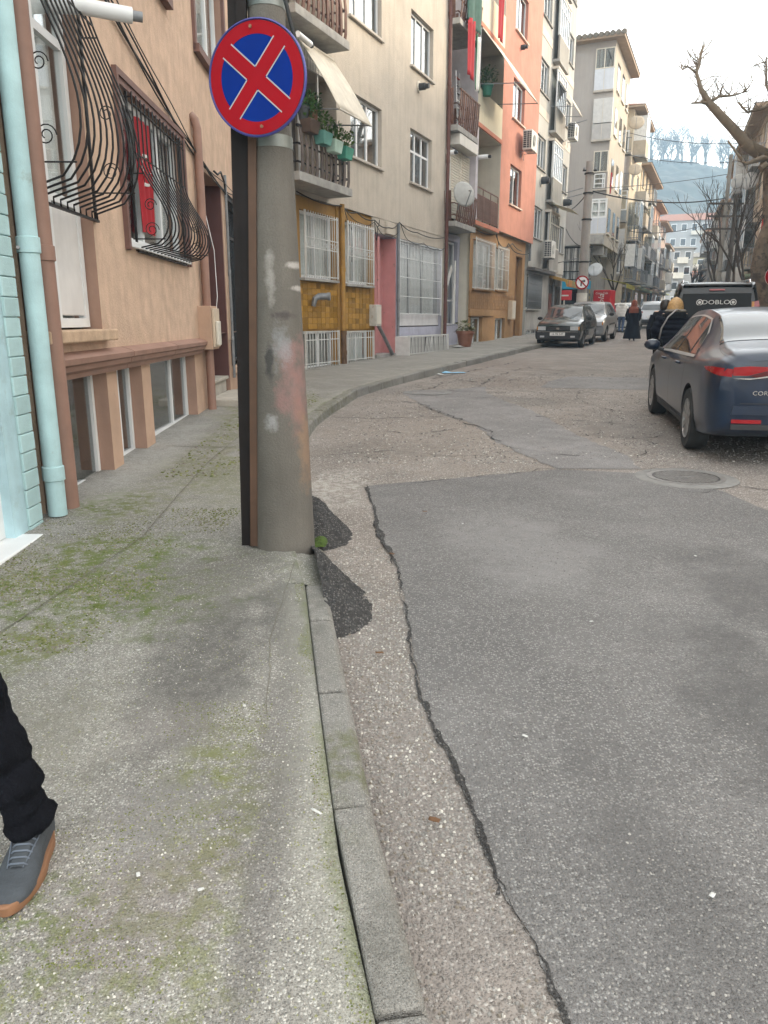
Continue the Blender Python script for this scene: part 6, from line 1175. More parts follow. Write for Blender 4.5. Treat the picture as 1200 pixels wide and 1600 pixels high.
# ================================================================== cars
def pchip(xs, ys, x):
    n = len(xs)
    if x <= xs[0]: return ys[0]
    if x >= xs[-1]: return ys[-1]
    i = max(k for k in range(n - 1) if xs[k] <= x); h = [xs[k + 1] - xs[k] for k in range(n - 1)]; d = [(ys[k + 1] - ys[k]) / h[k] for k in range(n - 1)]
    def m(k):
        if k == 0: return d[0]
        if k == n - 1: return d[-1]
        return 0 if d[k - 1] * d[k] <= 0 else 2 * d[k - 1] * d[k] / (d[k - 1] + d[k])
    t = (x - xs[i]) / h[i]; return (2 * t ** 3 - 3 * t * t + 1) * ys[i] + (t ** 3 - 2 * t * t + t) * h[i] * m(i) + (-2 * t ** 3 + 3 * t * t) * ys[i + 1] + (t ** 3 - t * t) * h[i] * m(i + 1)
def cr(p, t):
    i = int(min(max(t, 0), len(p) - 1.0001)); f = t - i; g = lambda k: p[min(max(k, 0), len(p) - 1)]
    a, b, c, d = g(i - 1) if i > 0 else (-p[1][0], p[1][1]), g(i), g(i + 1), g(i + 2) if i + 2 < len(p) else (-p[-2][0], p[-2][1])
    return tuple(.5 * (2 * b[k] + (c[k] - a[k]) * f + (2 * a[k] - 5 * b[k] + 4 * c[k] - d[k]) * f * f + (3 * b[k] - a[k] - 3 * c[k] + d[k]) * f ** 3) for k in (0, 1))
TYRE = M('tyre_rubber', (.022, .022, .022), .85, .25, 9, .3, 60); RIMM = M('alloy', (.34, .34, .34), .35, .1, 6, metal=.8); RIMD = M('steel_rim', (.16, .16, .17), .5, .2, 6, metal=.6); CARBLK = M('car_black_plastic', (.02, .02, .022), .55, .2, 6); CHROME = M('chrome', (.62, .62, .62), .18, .05, 4, metal=1.); LRED = M('lamp_red', (.26, .006, .009), .15, .1, 9, coat=.6); LCLR = M('lamp_clear', (.45, .46, .47), .15, .1, 20, coat=.6); PLATE = M('plate_white', (.72, .72, .7), .5, .04, 6); CGL = M('car_window', (.012, .015, .017), .05, .1, 3, spec=.5); CINT = M('car_glass_light', (.03, .037, .04), .04, .2, 2, spec=.8, coat=.2)
class Car:
    def __init__(s, name, label, loc, heading, paint, st, W, wheel, group, scale=1., tilt=(0, 0), win=True, rim=None, cat='car'):
        s.st = sorted(st); s.xs = [q[0] for q in s.st]; s.W = W; s.tilt = tilt; s.paint = paint
        s.root = T(name, label, cat, loc, math.pi / 2 - R(heading), group); s.root.scale = (scale,) * 3
        s.root.rotation_euler = (0, -math.atan(SL * math.cos(R(heading))), math.pi / 2 - R(heading))
        s.x0, s.x1 = s.xs[0], s.xs[-1]
        b = MB(); nx = 72; nb = 40; vs = []
        xx = []
        for i in range(nx + 1):
            u = i / nx; e = .5 - .5 * math.cos(u * math.pi); xx.append(s.x0 + (s.x1 - s.x0) * (.35 * e + .65 * u))
        n = 2 * nb
        for x in xx:
            ring = [s.S(x, 8 * j / nb, 1) for j in range(nb + 1)] + [s.S(x, 8 * j / nb, -1) for j in range(nb - 1, 0, -1)]; vs += ring
        b.add(vs, [(i * n + j, i * n + (j + 1) % n, (i + 1) * n + (j + 1) % n, (i + 1) * n + j) for i in range(nx) for j in range(n)] + [tuple(range(n - 1, -1, -1)), tuple(range(nx * n, (nx + 1) * n))])
        body = b.obj('body', [paint, CARBLK], s.root)
        (wr, wx, wy, wt) = wheel; c = MB()
        for x in wx:
            for sd in (1, -1): c.lathe([(wr * 1.14, sd * (W / 2 - .30)), (wr * 1.14, sd * (W / 2 + .3))], (x, 0, wr * 1.0), 36, 'y')
        cut = c.obj('cut', CARBLK); cut.parent = s.root
        bo = body.modifiers.new('b', 'BOOLEAN'); bo.operation = 'DIFFERENCE'; bo.object = cut; bo.solver = 'EXACT'
        bpy.context.view_layer.update(); me = bpy.data.meshes.new_from_object(body.evaluated_get(bpy.context.evaluated_depsgraph_get())); body.modifiers.clear(); body.data = me; bpy.data.objects.remove(cut)
        if len(me.materials) < 2: me.materials.append(CARBLK)
        for p in me.polygons:
            q = p.center; p.use_smooth = True
            for x in wx:
                if abs(math.hypot(q.x - x, q.z - wr) - wr * 1.14) < .02 and abs(q.y) > W / 2 - .32 and abs(p.normal.y) < .3 and (p.normal.x * (q.x - x) + p.normal.z * (q.z - wr)) < 0: p.material_index = 1
                if math.hypot(q.x - x, q.z - wr) < wr * 1.12 and abs(p.normal.y) > .9 and abs(abs(q.y) - (W / 2 - .30)) < .03: p.material_index = 1
            if q.z < .26: p.material_index = 1
        me.set_sharp_from_angle(angle=R(32)); s.body = body
        for x in wx:
            for sd in (1, -1):
                wl = MB().lathe([(wr * .64, -wt / 2), (wr * .93, -wt / 2), (wr, -wt / 2 + .03), (wr, wt / 2 - .03), (wr * .93, wt / 2), (wr * .64, wt / 2)], n=36, axis='y', caps=False).obj('wheel', TYRE, s.root, smooth=True, loc=(x, sd * (wy), wr)); rb = MB(); o = sd * wt / 2
                rb.lathe([(wr * .66, o * .98), (wr * .62, o * .99), (wr * .58, o * .75), (wr * .2, o * .55), (0, o * .55)], n=32, axis='y', caps=False)
                for k in range(10 if rim != 'steel' else 7):
                    a = 2 * math.pi * k / (10 if rim != 'steel' else 7) + .1; ca, sa = math.cos(a), math.sin(a); w0, w1 = .022, .032
                    rb.add([(ca * r - sa * w_, o * yy, sa * r + ca * w_) for r, w_, yy in ((wr * .15, -w0, .86), (wr * .6, -w1, .97), (wr * .6, w1, .97), (wr * .15, w0, .86), (wr * .15, -w0, .6), (wr * .6, -w1, .7), (wr * .6, w1, .7), (wr * .15, w0, .6))], [(0, 1, 2, 3), (4, 7, 6, 5), (0, 4, 5, 1), (3, 2, 6, 7)])
                rb.lathe([(wr * .17, o * .9), (0, o * .92)], n=16, axis='y', caps=False); rb.obj('rim', RIMM if rim != 'steel' else RIMD, wl, smooth=True, fix=False)
    def prm(s, x):
        return [pchip(s.xs, [q[k] for q in s.st], x) for k in range(1, 6)]      # zb, zt, w, wt, zbelt
    def S(s, x, b, side=1, off=0.):
        zb, zt, w, wt, zl = s.prm(x); zl = min(zl, zt - .05); hh = zl - zb
        ring = [(0, zb), (w * .84, zb), (w * .965, zb + .09), (w, zb + hh * .52), (w * .985, zb + hh * .82), (w * .94, zl), (wt, zt - min(.06, (zt - zl) * .45)), (wt * .82, zt - .004), (0, zt + .022)]
        y, z = cr(ring, b); y = max(0, y)
        if off:
            y2, z2 = cr(ring, min(8, b + .03)); y1, z1 = cr(ring, max(0, b - .03)); ty, tz = y2 - y1, z2 - z1; l = math.hypot(ty, tz) or 1; y += tz / l * off; z += -ty / l * off
        t = s.tilt; u = (x - s.x0) / (s.x1 - s.x0); xs = x + t[0] * max(0, z - .75) * max(0, 1 - u * 5) + t[1] * max(0, z - .5) * max(0, u * 5 - 4)
        return (xs, y * side, z)
    def patch(s, name, mat, cor, side=1, off=.006, n=(10, 6), parent=None):
        """cor: four (x, ring) corners in order"""
        b = MB(); (a, b_, c, d) = cor
        def f(u, v):
            x = (a[0] * (1 - u) + b_[0] * u) * (1 - v) + (d[0] * (1 - u) + c[0] * u) * v; r = (a[1] * (1 - u) + b_[1] * u) * (1 - v) + (d[1] * (1 - u) + c[1] * u) * v; return s.S(x, r, side, off)
        b.grid(f, *n); return b.obj(name, mat, parent or s.root, smooth='all', fix=False)
    def top(s, name, mat, x0, x1, bm0, bm1, off=.006, parent=None, n=(10, 16)):
        b = MB()
        def f(u, v):
            x = x0 + (x1 - x0) * u; c = v * 2 - 1; bm = bm0 + (bm1 - bm0) * u; return s.S(x + .05 * (1 - c * c) * (1 if x1 > 0 else -1) * (1 if bm0 < 7 else 0) * (u), 8 - (8 - bm) * abs(c), 1 if c >= 0 else -1, off)
        b.grid(f, *n); return b.obj(name, mat, parent or s.root, smooth='all', fix=False)
    def end(s, name, mat, poly, front, off=.006, parent=None, curve=.0, th=.012):
        """flat shaped piece on the front/rear face: poly of (y,z)"""
        x = s.x1 if front else s.x0; sg = 1 if front else -1; b = MB(); n = len(poly)
        def X(y, z): return x + (s.tilt[1] * max(0, z - .5) if front else s.tilt[0] * max(0, z - .75)) + sg * off
        vs = [(X(y, z), y, z) for y, z in poly] + [(X(y, z) - sg * th, y, z) for y, z in poly]
        b.add(vs, [tuple(range(n)), tuple(range(2 * n - 1, n - 1, -1))] + [(i, (i + 1) % n, n + (i + 1) % n, n + i) for i in range(n)]); return b.obj(name, mat, parent or s.root)
def rect(y0, y1, z0, z1): return [(y0, z0), (y1, z0), (y1, z1), (y0, z1)]
NAVY = M('navy_dusty_paint', (.004, .014, .036), .3, .25, 1.5, coat=.45, dirt=(1.2, .45, .85), dirtcol=(.022, .026, .034)); CG = 'cars along the street'
TRIM = M('bright_trim', (.42, .42, .41), .35, .05, 4, metal=.3)
# ---- dark blue saloon
sd = [(-2.33, .42, 1.00, .68, .58, .93), (-2.31, .38, 1.03, .755, .64, .94), (-2.26, .33, 1.06, .81, .68, .95), (-2.12, .27, 1.09, .865, .71, .965), (-1.85, .24, 1.105, .89, .70, .965), (-1.5, .22, 1.14, .89, .66, .96), (-1.15, .2, 1.29, .89, .60, .95), (-.75, .19, 1.40, .89, .575, .94), (-.2, .19, 1.44, .89, .57, .93), (.4, .19, 1.415, .89, .575, .92), (.72, .19, 1.345, .89, .60, .91), (1.1, .19, 1.16, .89, .66, .90), (1.42, .2, .99, .885, .72, .88), (1.85, .22, .90, .87, .72, .83), (2.15, .24, .79, .83, .66, .73), (2.27, .27, .70, .76, .6, .65), (2.31, .32, .62, .70, .55, .57)]
co = Car('dark_blue_saloon', 'dusty dark blue saloon car parked at the right kerb, seen from its rear corner', (4.36, 9.22, zr(4.4, 9.2)), 11.5, NAVY, sd, 1.78, (.325, (-1.36, 1.36), .785, .2), CG, 1.0)
for s_ in (1, -1):
    f = co.patch('front_side_window', CGL, [(-.02, 5.08), (.93, 5.10), (.52, 5.88), (-.02, 5.93)], s_, .004); co.patch('rear_side_window', CGL, [(-.82, 5.08), (-.08, 5.08), (-.08, 5.93), (-.72, 5.88)], s_, .004); co.patch('quarter_window', CGL, [(-1.18, 5.14), (-.86, 5.08), (-.76, 5.86), (-.98, 5.62)], s_, .004)
    co.patch('window_chrome', TRIM, [(-1.22, 4.99), (.98, 4.99), (.98, 5.07), (-1.22, 5.10)], s_, .009, (24, 2)); co.patch('window_chrome', TRIM, [(-1.25, 5.05), (-.98, 5.60), (-.96, 5.68), (-1.20, 5.14)], s_, .009, (10, 2)); co.patch('window_chrome', TRIM, [(-.98, 5.62), (-.70, 5.90), (-.70, 5.96), (-1.0, 5.69)], s_, .009, (8, 2)); co.patch('window_chrome', TRIM, [(-.72, 5.91), (.50, 5.92), (.50, 5.965), (-.72, 5.965)], s_, .008, (16, 2)); co.patch('window_pillar', CARBLK, [(-.085, 5.08), (-.02, 5.08), (-.02, 5.92), (-.085, 5.92)], s_, .0065, (2, 8)); co.patch('window_pillar', CARBLK, [(-.87, 5.1), (-.82, 5.1), (-.72, 5.87), (-.765, 5.85)], s_, .0065, (2, 8))
    for x, xb in ((-.05, -.08), (.98, 1.02), (-.98, -.92)): co.patch('door_gap', CARBLK, [(x, 2.1), (x + .012, 2.1), (xb + .012, 4.98), (xb, 4.98)], s_, .004, (1, 24))
    co.patch('door_gap', CARBLK, [(-.98, 2.1), (1.0, 2.1), (1.0, 2.14), (-.98, 2.14)], s_, .0012, (20, 1))
    for x in (-.62, .42):
        b = MB(); p = [co.S(x + dx, 4.45, s_, o) for dx, o in ((0, .0), (.02, .03), (.10, .036), (.18, .03), (.2, .0))]; b.tube(p, .014, 6); b.obj('door_handle', NAVY, co.root, smooth='all')
        co.patch('handle_recess', CARBLK, [(x + .04, 4.3), (x + .16, 4.3), (x + .16, 4.5), (x + .04, 4.5)], s_, .002, (3, 2))
    co.patch('sill_trim', CARBLK, [(-.95, 1.75), (.95, 1.75), (.95, 2.05), (-.95, 2.05)], s_, .006, (16, 3))
    # tail lamp wraps round the corner
    co.patch('tail_light', LRED, [(-2.325, 4.05), (-2.0, 4.35), (-1.92, 4.52), (-2.325, 4.72)], s_, .008, (8, 6))
    co.patch('headlight', LCLR, [(1.95, 4.2), (2.27, 3.9), (2.27, 4.6), (2.0, 4.7)], s_, .006)
    b = MB(); m0 = co.S(.88, 5.0, s_, .02); b.lathe([(.02, -.09), (.075, -.07), (.085, 0), (.075, .05), (.03, .075)], (0, 0, 0), 12, 'x'); b.xf(Matrix.Translation((m0[0] + .06, m0[1] + s_ * .13, m0[2] + .06)) @ Matrix.Diagonal((.9, 1.25, .85, 1))); mm = b.obj('wing_mirror', NAVY, co.root, smooth='all'); MB().tube([(m0[0], m0[1] - s_ * .03, m0[2] - .01), (m0[0] + .05, m0[1] + s_ * .1, m0[2] + .03)], .025, 6).obj('mirror_arm', CARBLK, mm)
co.top('windscreen', CGL, .78, 1.38, 6.2, 6.1, .004); co.top('rear_window', CINT, -.86, -1.48, 6.15, 6.05, .005)
for s_ in (1, -1): pass
lamp = lambda s_: [(s_ * .69, .86), (s_ * .69, .935), (s_ * .55, .945), (s_ * .0, .93), (s_ * .0, .905), (s_ * .40, .905), (s_ * .56, .86)]
for s_ in (1, -1):
    tl = co.end('tail_light', LRED, lamp(s_), False, .010); co.end('lamp_dark', M('smoked_lamp', (.08, .01, .012), .15, coat=.5), [(s_ * .55, .858), (s_ * .40, .903), (s_ * .2, .903), (s_ * .25, .87), (s_ * .45, .835)], False, .012, tl)
    co.end('reflector', LRED, rect(s_ * .66, s_ * .40, .42, .455), False, .009)
co.end('chrome_bar', CHROME, [(.69, .835), (.55, .825), (.40, .845), (.25, .865), (-.25, .865), (-.40, .845), (-.55, .825), (-.69, .835), (-.52, .838), (-.38, .862), (-.25, .88), (.25, .88), (.38, .862), (.52, .838)], False, .016, th=.008)
co.end('bumper_insert', CARBLK, rect(-.66, .66, .36, .41), False, .006); co.end('bumper_edge', NAVY, [(-.67, .50), (.67, .50), (.66, .58), (-.66, .58)], False, .012, th=.03); co.end('boot_gap', CARBLK, rect(-.6, .6, .60, .607), False, .004, th=.004); pl = co.end('number_plate', PLATE, rect(-.26, .26, .69, .80), False, .012)
text_mesh('COROLLA', .055, 'lettering', CHROME, co.root, (co.x0 - .009, .36, .70), (R(90), 0, R(-90)), .003, 1.15)
for c_ in (1, -1): co.patch('boot_line', CARBLK, [(-2.30, 5.8), (-1.5, 6.03), (-1.5, 6.06), (-2.30, 5.83)], c_, .002, (14, 1))
# ---- dark green hatchback facing the camera
GRN = M('dark_green_paint', (.014, .026, .027), .25, .2, 1.5, coat=.7, dirt=(1.3, .5, .9), dirtcol=(.04, .045, .042)); SILV = M('silver_paint', (.33, .34, .35), .28, .1, 1.5, metal=.5, coat=.6)
hb_ = [(-1.85, .40, 1.30, .72, .52, .95), (-1.80, .3, 1.37, .77, .55, .96), (-1.6, .24, 1.41, .80, .56, .96), (-1.0, .2, 1.44, .81, .57, .95), (-.2, .2, 1.445, .81, .575, .94), (.25, .2, 1.42, .81, .58, .93), (.5, .2, 1.36, .81, .60, .92), (.85, .2, 1.13, .81, .65, .91), (1.08, .2, .985, .80, .68, .89), (1.45, .22, .92, .79, .68, .86), (1.72, .25, .84, .77, .66, .79), (1.82, .28, .78, .74, .62, .73), (1.85, .32, .74, .71, .6, .70)]
def small_car(name, label, loc, heading, paint, scale, plate, rear=False, st=hb_, W=1.62, lamps='box', rim='steel'):
    c = Car(name, label, loc, heading, paint, st, W, (.28, (-1.2, 1.2), W / 2 - .1, .17), CG, scale, rim=rim); k = W / 1.62
    for s_ in (1, -1):
        c.patch('front_side_window', CINT, [(-.12, 5.08), (.74, 5.1), (.42, 5.86), (-.12, 5.92)], s_, .004); c.patch('rear_side_window', CINT, [(-1.05, 5.1), (-.2, 5.08), (-.2, 5.92), (-.98, 5.88)], s_, .004); c.patch('rear_quarter_window', CINT, [(-1.55, 5.15), (-1.12, 5.1), (-1.06, 5.86), (-1.4, 5.8)], s_, .004)
        c.patch('side_rub_strip', CARBLK, [(-.8, 3.05), (.8, 3.05), (.8, 3.3), (-.8, 3.3)], s_, .008, (12, 2))
        for x in (-.16, .82, -1.0): c.patch('door_gap', CARBLK, [(x, 2.1), (x + .012, 2.1), (x + .012, 4.98), (x, 4.98)], s_, .0012, (1, 10))
        m0 = c.S(.72, 5.0, s_, .02); b = MB(); b.lathe([(.02, -.06), (.065, -.05), (.07, .03), (.02, .05)], (0, 0, 0), 10, 'x'); b.xf(Matrix.Translation((m0[0], m0[1] + s_ * .09, m0[2] + .06)) @ Matrix.Diagonal((1, 1.3, .9, 1))); b.obj('wing_mirror', CARBLK, c.root, smooth='all')
        hl = c.end('headlight', LCLR, rect(s_ * .42 * k, s_ * .69 * k, .60, .73), True, .012, th=.05); c.end('indicator', M('lamp_amber', (.5, .2, .03), .2), rect(s_ * .69 * k, s_ * .73 * k, .61, .72), True, .006, th=.05); c.end('fog_light', LCLR, rect(s_ * .45 * k, s_ * .6 * k, .36, .42), True, .055, th=.02)
        c.end('tail_light', LRED, rect(s_ * .52 * k, s_ * .70 * k, .6, .85), False, .01, th=.04)
    c.top('windscreen', CINT, .50, 1.05, 6.2, 6.1, .004); c.end('grille', CARBLK, rect(-.40 * k, .40 * k, .60, .72), True, .008, th=.05)
    b = MB()
    for i in range(4): b.box(c.x1 + .004, c.x1 + .018, -.38 * k, .38 * k, .615 + i * .027, .625 + i * .027)
    b.obj('grille_slat', M('grille_grey', (.08, .08, .085), .4), c.root); c.end('badge', CHROME, rect(-.05, .05, .635, .69), True, .022, th=.01)
    c.end('bumper', CARBLK if lamps == 'box' else paint, [(-.74 * k, .30), (.74 * k, .30), (.77 * k, .44), (.75 * k, .57), (-.75 * k, .57), (-.77 * k, .44)], True, .05, th=.16); c.end('bumper_strip', CHROME if lamps == 'box' else CARBLK, rect(-.70 * k, .70 * k, .545, .56), True, .054, th=.01)
    p = c.end('number_plate', PLATE, rect(-.26, .26, .42, .53), True, .064, th=.01); plate and text_mesh(plate, .10, 'lettering', BLK, p, (c.x1 + .0655, 0, .475), (R(90), 0, R(90)), .001)
    c.end('rear_window', CGL, [(-.58 * k, 1.0), (.58 * k, 1.0), (.48 * k, 1.27), (-.48 * k, 1.27)], False, .008); c.end('rear_bumper', CARBLK, rect(-.74 * k, .74 * k, .34, .56), False, .05, th=.14)
    for y in (-.3, .25): MB().tube([(c.S(1.05, 8)[0] + .02, y * k, c.S(1.07, 7.6)[2] + .02), (c.S(.8, 8)[0] + .03, y * k + .32, c.S(.82, 7.2)[2] + .035)], .008, 5).obj('wiper', CARBLK, c.root)
    MB().box(-.12, .0, -.02, .02, c.S(-.05, 8)[2], c.S(-.05, 8)[2] + .02).obj('aerial_base', CARBLK, c.root); MB().tube([(-.05, 0, c.S(-.05, 8)[2]), (-.35, 0, c.S(-.05, 8)[2] + .35)], .006, 4).obj('aerial', CARBLK, c.root)
    return c
small_car('green_hatchback', 'old dark green hatchback parked facing the camera side at the left kerb', (6.75, 28.55, zr(6.75, 28.5)), 203.5, GRN, 1.0, '16 FB 547'); sv_ = [(a, b_, c, d + .04, e + .02, f) for a, b_, c, d, e, f in hb_]
small_car('silver_hatchback', 'silver car parked right behind the dark green hatchback', (8.72, 33.0, SL * 33.0), 203.5, SILV, 1.08, '', st=sv_, W=1.70, lamps='x', rim='alloy'); small_car('white_car', 'white car parked beyond the silver one near the corner shop', (13.3, 43.4, SL * 43.4), 203, M('white_car_paint', (.62, .62, .6), .3, .05, 2, coat=.5), 1.05, '', st=sv_, W=1.70, lamps='x')
# ---- black van seen from the back
BLKP = M('black_car_paint', (.005, .005, .006), .25, .2, 2, coat=.4, spec=.3); vn = [(-2.13, .34, 1.74, .84, .66, 1.0), (-2.09, .28, 1.81, .87, .69, 1.02), (-1.95, .24, 1.85, .89, .71, 1.03), (-1.0, .2, 1.88, .895, .72, 1.03), (.0, .2, 1.88, .895, .72, 1.02), (.55, .2, 1.83, .895, .72, 1.0), (.9, .2, 1.66, .895, .74, 1.0), (1.45, .2, 1.16, .89, .76, .98), (1.8, .22, 1.04, .87, .74, .93), (2.05, .26, .88, .83, .68, .8), (2.13, .32, .72, .75, .62, .66)]
va = Car('black_van', 'black passenger van with white rear window lettering, seen from the back', (7.38, 17.75, zr(7.3, 17.7)), 19.5, BLKP, vn, 1.79, (.31, (-1.3, 1.3), .80, .2), CG, 1.02, (.10, 0), cat='van')
for s_ in (1, -1):
    va.patch('front_side_window', CGL, [(.0, 5.08), (1.1, 5.1), (.8, 5.8), (.0, 5.88)], s_, .004); va.patch('rear_side_window', CGL, [(-1.0, 5.08), (-.08, 5.08), (-.08, 5.88), (-1.0, 5.88)], s_, .004); va.patch('cargo_window', CGL, [(-1.95, 5.12), (-1.08, 5.08), (-1.08, 5.88), (-1.9, 5.85)], s_, .004)
    tl = va.end('tail_light', LRED, [(s_ * .86, .98), (s_ * .70, .95), (s_ * .68, 1.25), (s_ * .67, 1.50), (s_ * .76, 1.52), (s_ * .83, 1.25)], False, .02, th=.08); va.end('lamp_amber', M('lamp_amber', (.5, .2, .03), .2), [(s_ * .70, 1.3), (s_ * .685, 1.5), (s_ * .64, 1.5), (s_ * .65, 1.3)], False, .021, tl)
    b = MB(); m0 = va.S(1.1, 5.1, s_, .02); b.box(m0[0] - .05, m0[0] + .06, m0[1] + s_ * .03 - .09, m0[1] + s_ * .03 + .09, m0[2], m0[2] + .22); b.obj('wing_mirror', CARBLK, va.root, bevel=.03)
rwv = va.end('rear_window', M('van_rear_glass', (.008, .0085, .009), .1, .2, 2, spec=.1), [(-.66, 1.02), (.66, 1.02), (.62, 1.66), (-.62, 1.66)], False, .012); X_ = lambda z: va.x0 + .10 * (z - .75) - .0135
an = math.atan(.10)
text_mesh('DOBLO', .115, 'lettering', FWH, rwv, (X_(1.49) - .0015, .0, 1.49), (R(90) - an * 0, 0, R(-90)), .001, 1.3)
for y in (.30, -.31): b = MB(); b.lathe([(.045, 0), (.06, 0)], n=20, axis='x', caps=False); b.lathe([(0, 0), (.028, 0)], n=16, axis='x', caps=False); b.xf(Matrix.Translation((X_(1.49) - .0035, y, 1.49))); b.obj('emblem', FWH, rwv, fix=False)
b = MB(); b.lathe([(.105, 0), (.12, 0)], n=32, axis='x', caps=False); cw = [(-.07, -.05), (.07, -.05), (.09, .05), (.045, .0), (.02, .065), (0, .01), (-.02, .065), (-.045, .0), (-.09, .05)]; b.add([(0, y, z) for y, z in cw], [tuple(range(len(cw)))]); b.xf(Matrix.Translation((X_(1.16) - .0035, 0, 1.16))); b.obj('crown_emblem', FWH, rwv, fix=False)
va.end('high_brake_light', LRED, rect(-.14, .14, 1.715, 1.745), False, .03); va.end('tailgate_panel', BLKP, rect(-.62, .62, .60, .95), False, .01); pl = va.end('number_plate', PLATE, rect(-.26, .26, .70, .81), False, .02); va.end('rear_bumper', CARBLK, rect(-.82, .82, .34, .56), False, .07, th=.2); b = MB(); b.box(-2.06, -1.86, -.62, .62, 1.80, 1.845); b.obj('roof_spoiler', BLKP, va.root, bevel=.015)
for y in (-.62, .62): MB().tube([(-1.6, y, 1.86), (-1.5, y, 1.92), (.2, y, 1.93), (.3, y, 1.88)], .018, 8).obj('roof_rail', CHROME, va.root, smooth=True)
va.top('windscreen', CGL, .62, 1.40, 6.15, 6.1, .004)
# ---- silver hatch seen from the back farther on
su = [(a * 1.12, b_, c * 1.07, d + .06, e + .04, f * 1.03) for a, b_, c, d, e, f in hb_]
SU = Car('silver_suv', 'silver high hatchback driving away up the middle of the street', (17.25, 50.0, SL * 50), 21.5, SILV, su, 1.76, (.33, (-1.32, 1.32), .78, .2), CG, 1.05, (.22, 0))
SU.end('rear_window', CINT, [(-.62, 1.06), (.62, 1.06), (.50, 1.36), (-.50, 1.36)], False, .012); SU.end('rear_bumper', CARBLK, rect(-.78, .78, .32, .52), False, .05, th=.14); pl = SU.end('number_plate', PLATE, rect(-.26, .26, .58, .70), False, .02)
for s_ in (1, -1): SU.end('tail_light', LRED, [(s_ * .76, .85), (s_ * .5, .88), (s_ * .5, .97), (s_ * .78, 1.03)], False, .014, th=.06); SU.patch('side_window', CGL, [(-1.3, 5.1), (.7, 5.1), (.45, 5.85), (-1.2, 5.85)], s_, .004, (16, 5))
SU.top('windscreen', CGL, .55, 1.15, 6.2, 6.1, .004)

# ================================================================== people
SKIN = M('skin', (.45, .27, .19), .6, .08, 6); NAVYC = M('dark_navy_cloth', (.008, .009, .015), .9, .25, 7, .4, 40, spec=.12); BLKC = M('black_cloth', (.006, .006, .007), .85, .3, 9, .5, 50, spec=.12); WHC = M('white_jacket', (.62, .61, .58), .8, .08, 6); JEAN = M('blue_jeans', (.05, .08, .15), .9, .2, 9); HIJ = M('rust_scarf', (.19, .055, .032), .85, .25, 7); BLND = M('blond_hair', (.42, .26, .11), .5, .35, 40, streak=.5); DKH = M('dark_hair', (.02, .015, .012), .5, .3, 30); SHOE = M('dark_shoe', (.03, .03, .032), .7); REDJ = M('red_jacket', (.33, .014, .03), .8, .15, 6)
def skin_body(par, J, Ed, Rd, mats, rule, name='body', sub=2):
    names = list(J); me = bpy.data.meshes.new(name); me.from_pydata([J[k] for k in names], [(names.index(a), names.index(b)) for a, b in Ed], []); o = bpy.data.objects.new(name, me); COL.objects.link(o)
    sk = o.modifiers.new('s', 'SKIN'); sk.use_smooth_shade = True
    for i, k in enumerate(names):
        r = Rd.get(k, .05); r = r if isinstance(r, tuple) else (r, r); v = me.skin_vertices[0].data[i]; v.radius = r; v.use_root = (k == 'pelvis')
    ss = o.modifiers.new('u', 'SUBSURF'); ss.levels = ss.render_levels = sub
    bpy.context.view_layer.update(); m2 = bpy.data.meshes.new_from_object(o.evaluated_get(bpy.context.evaluated_depsgraph_get())); bpy.data.objects.remove(o)
    m2.materials.clear(); [m2.materials.append(x) for x in mats]
    for p in m2.polygons: p.use_smooth = True; p.material_index = rule(p.center)
    b = bpy.data.objects.new(name, m2); COL.objects.link(b); b.parent = par; return b
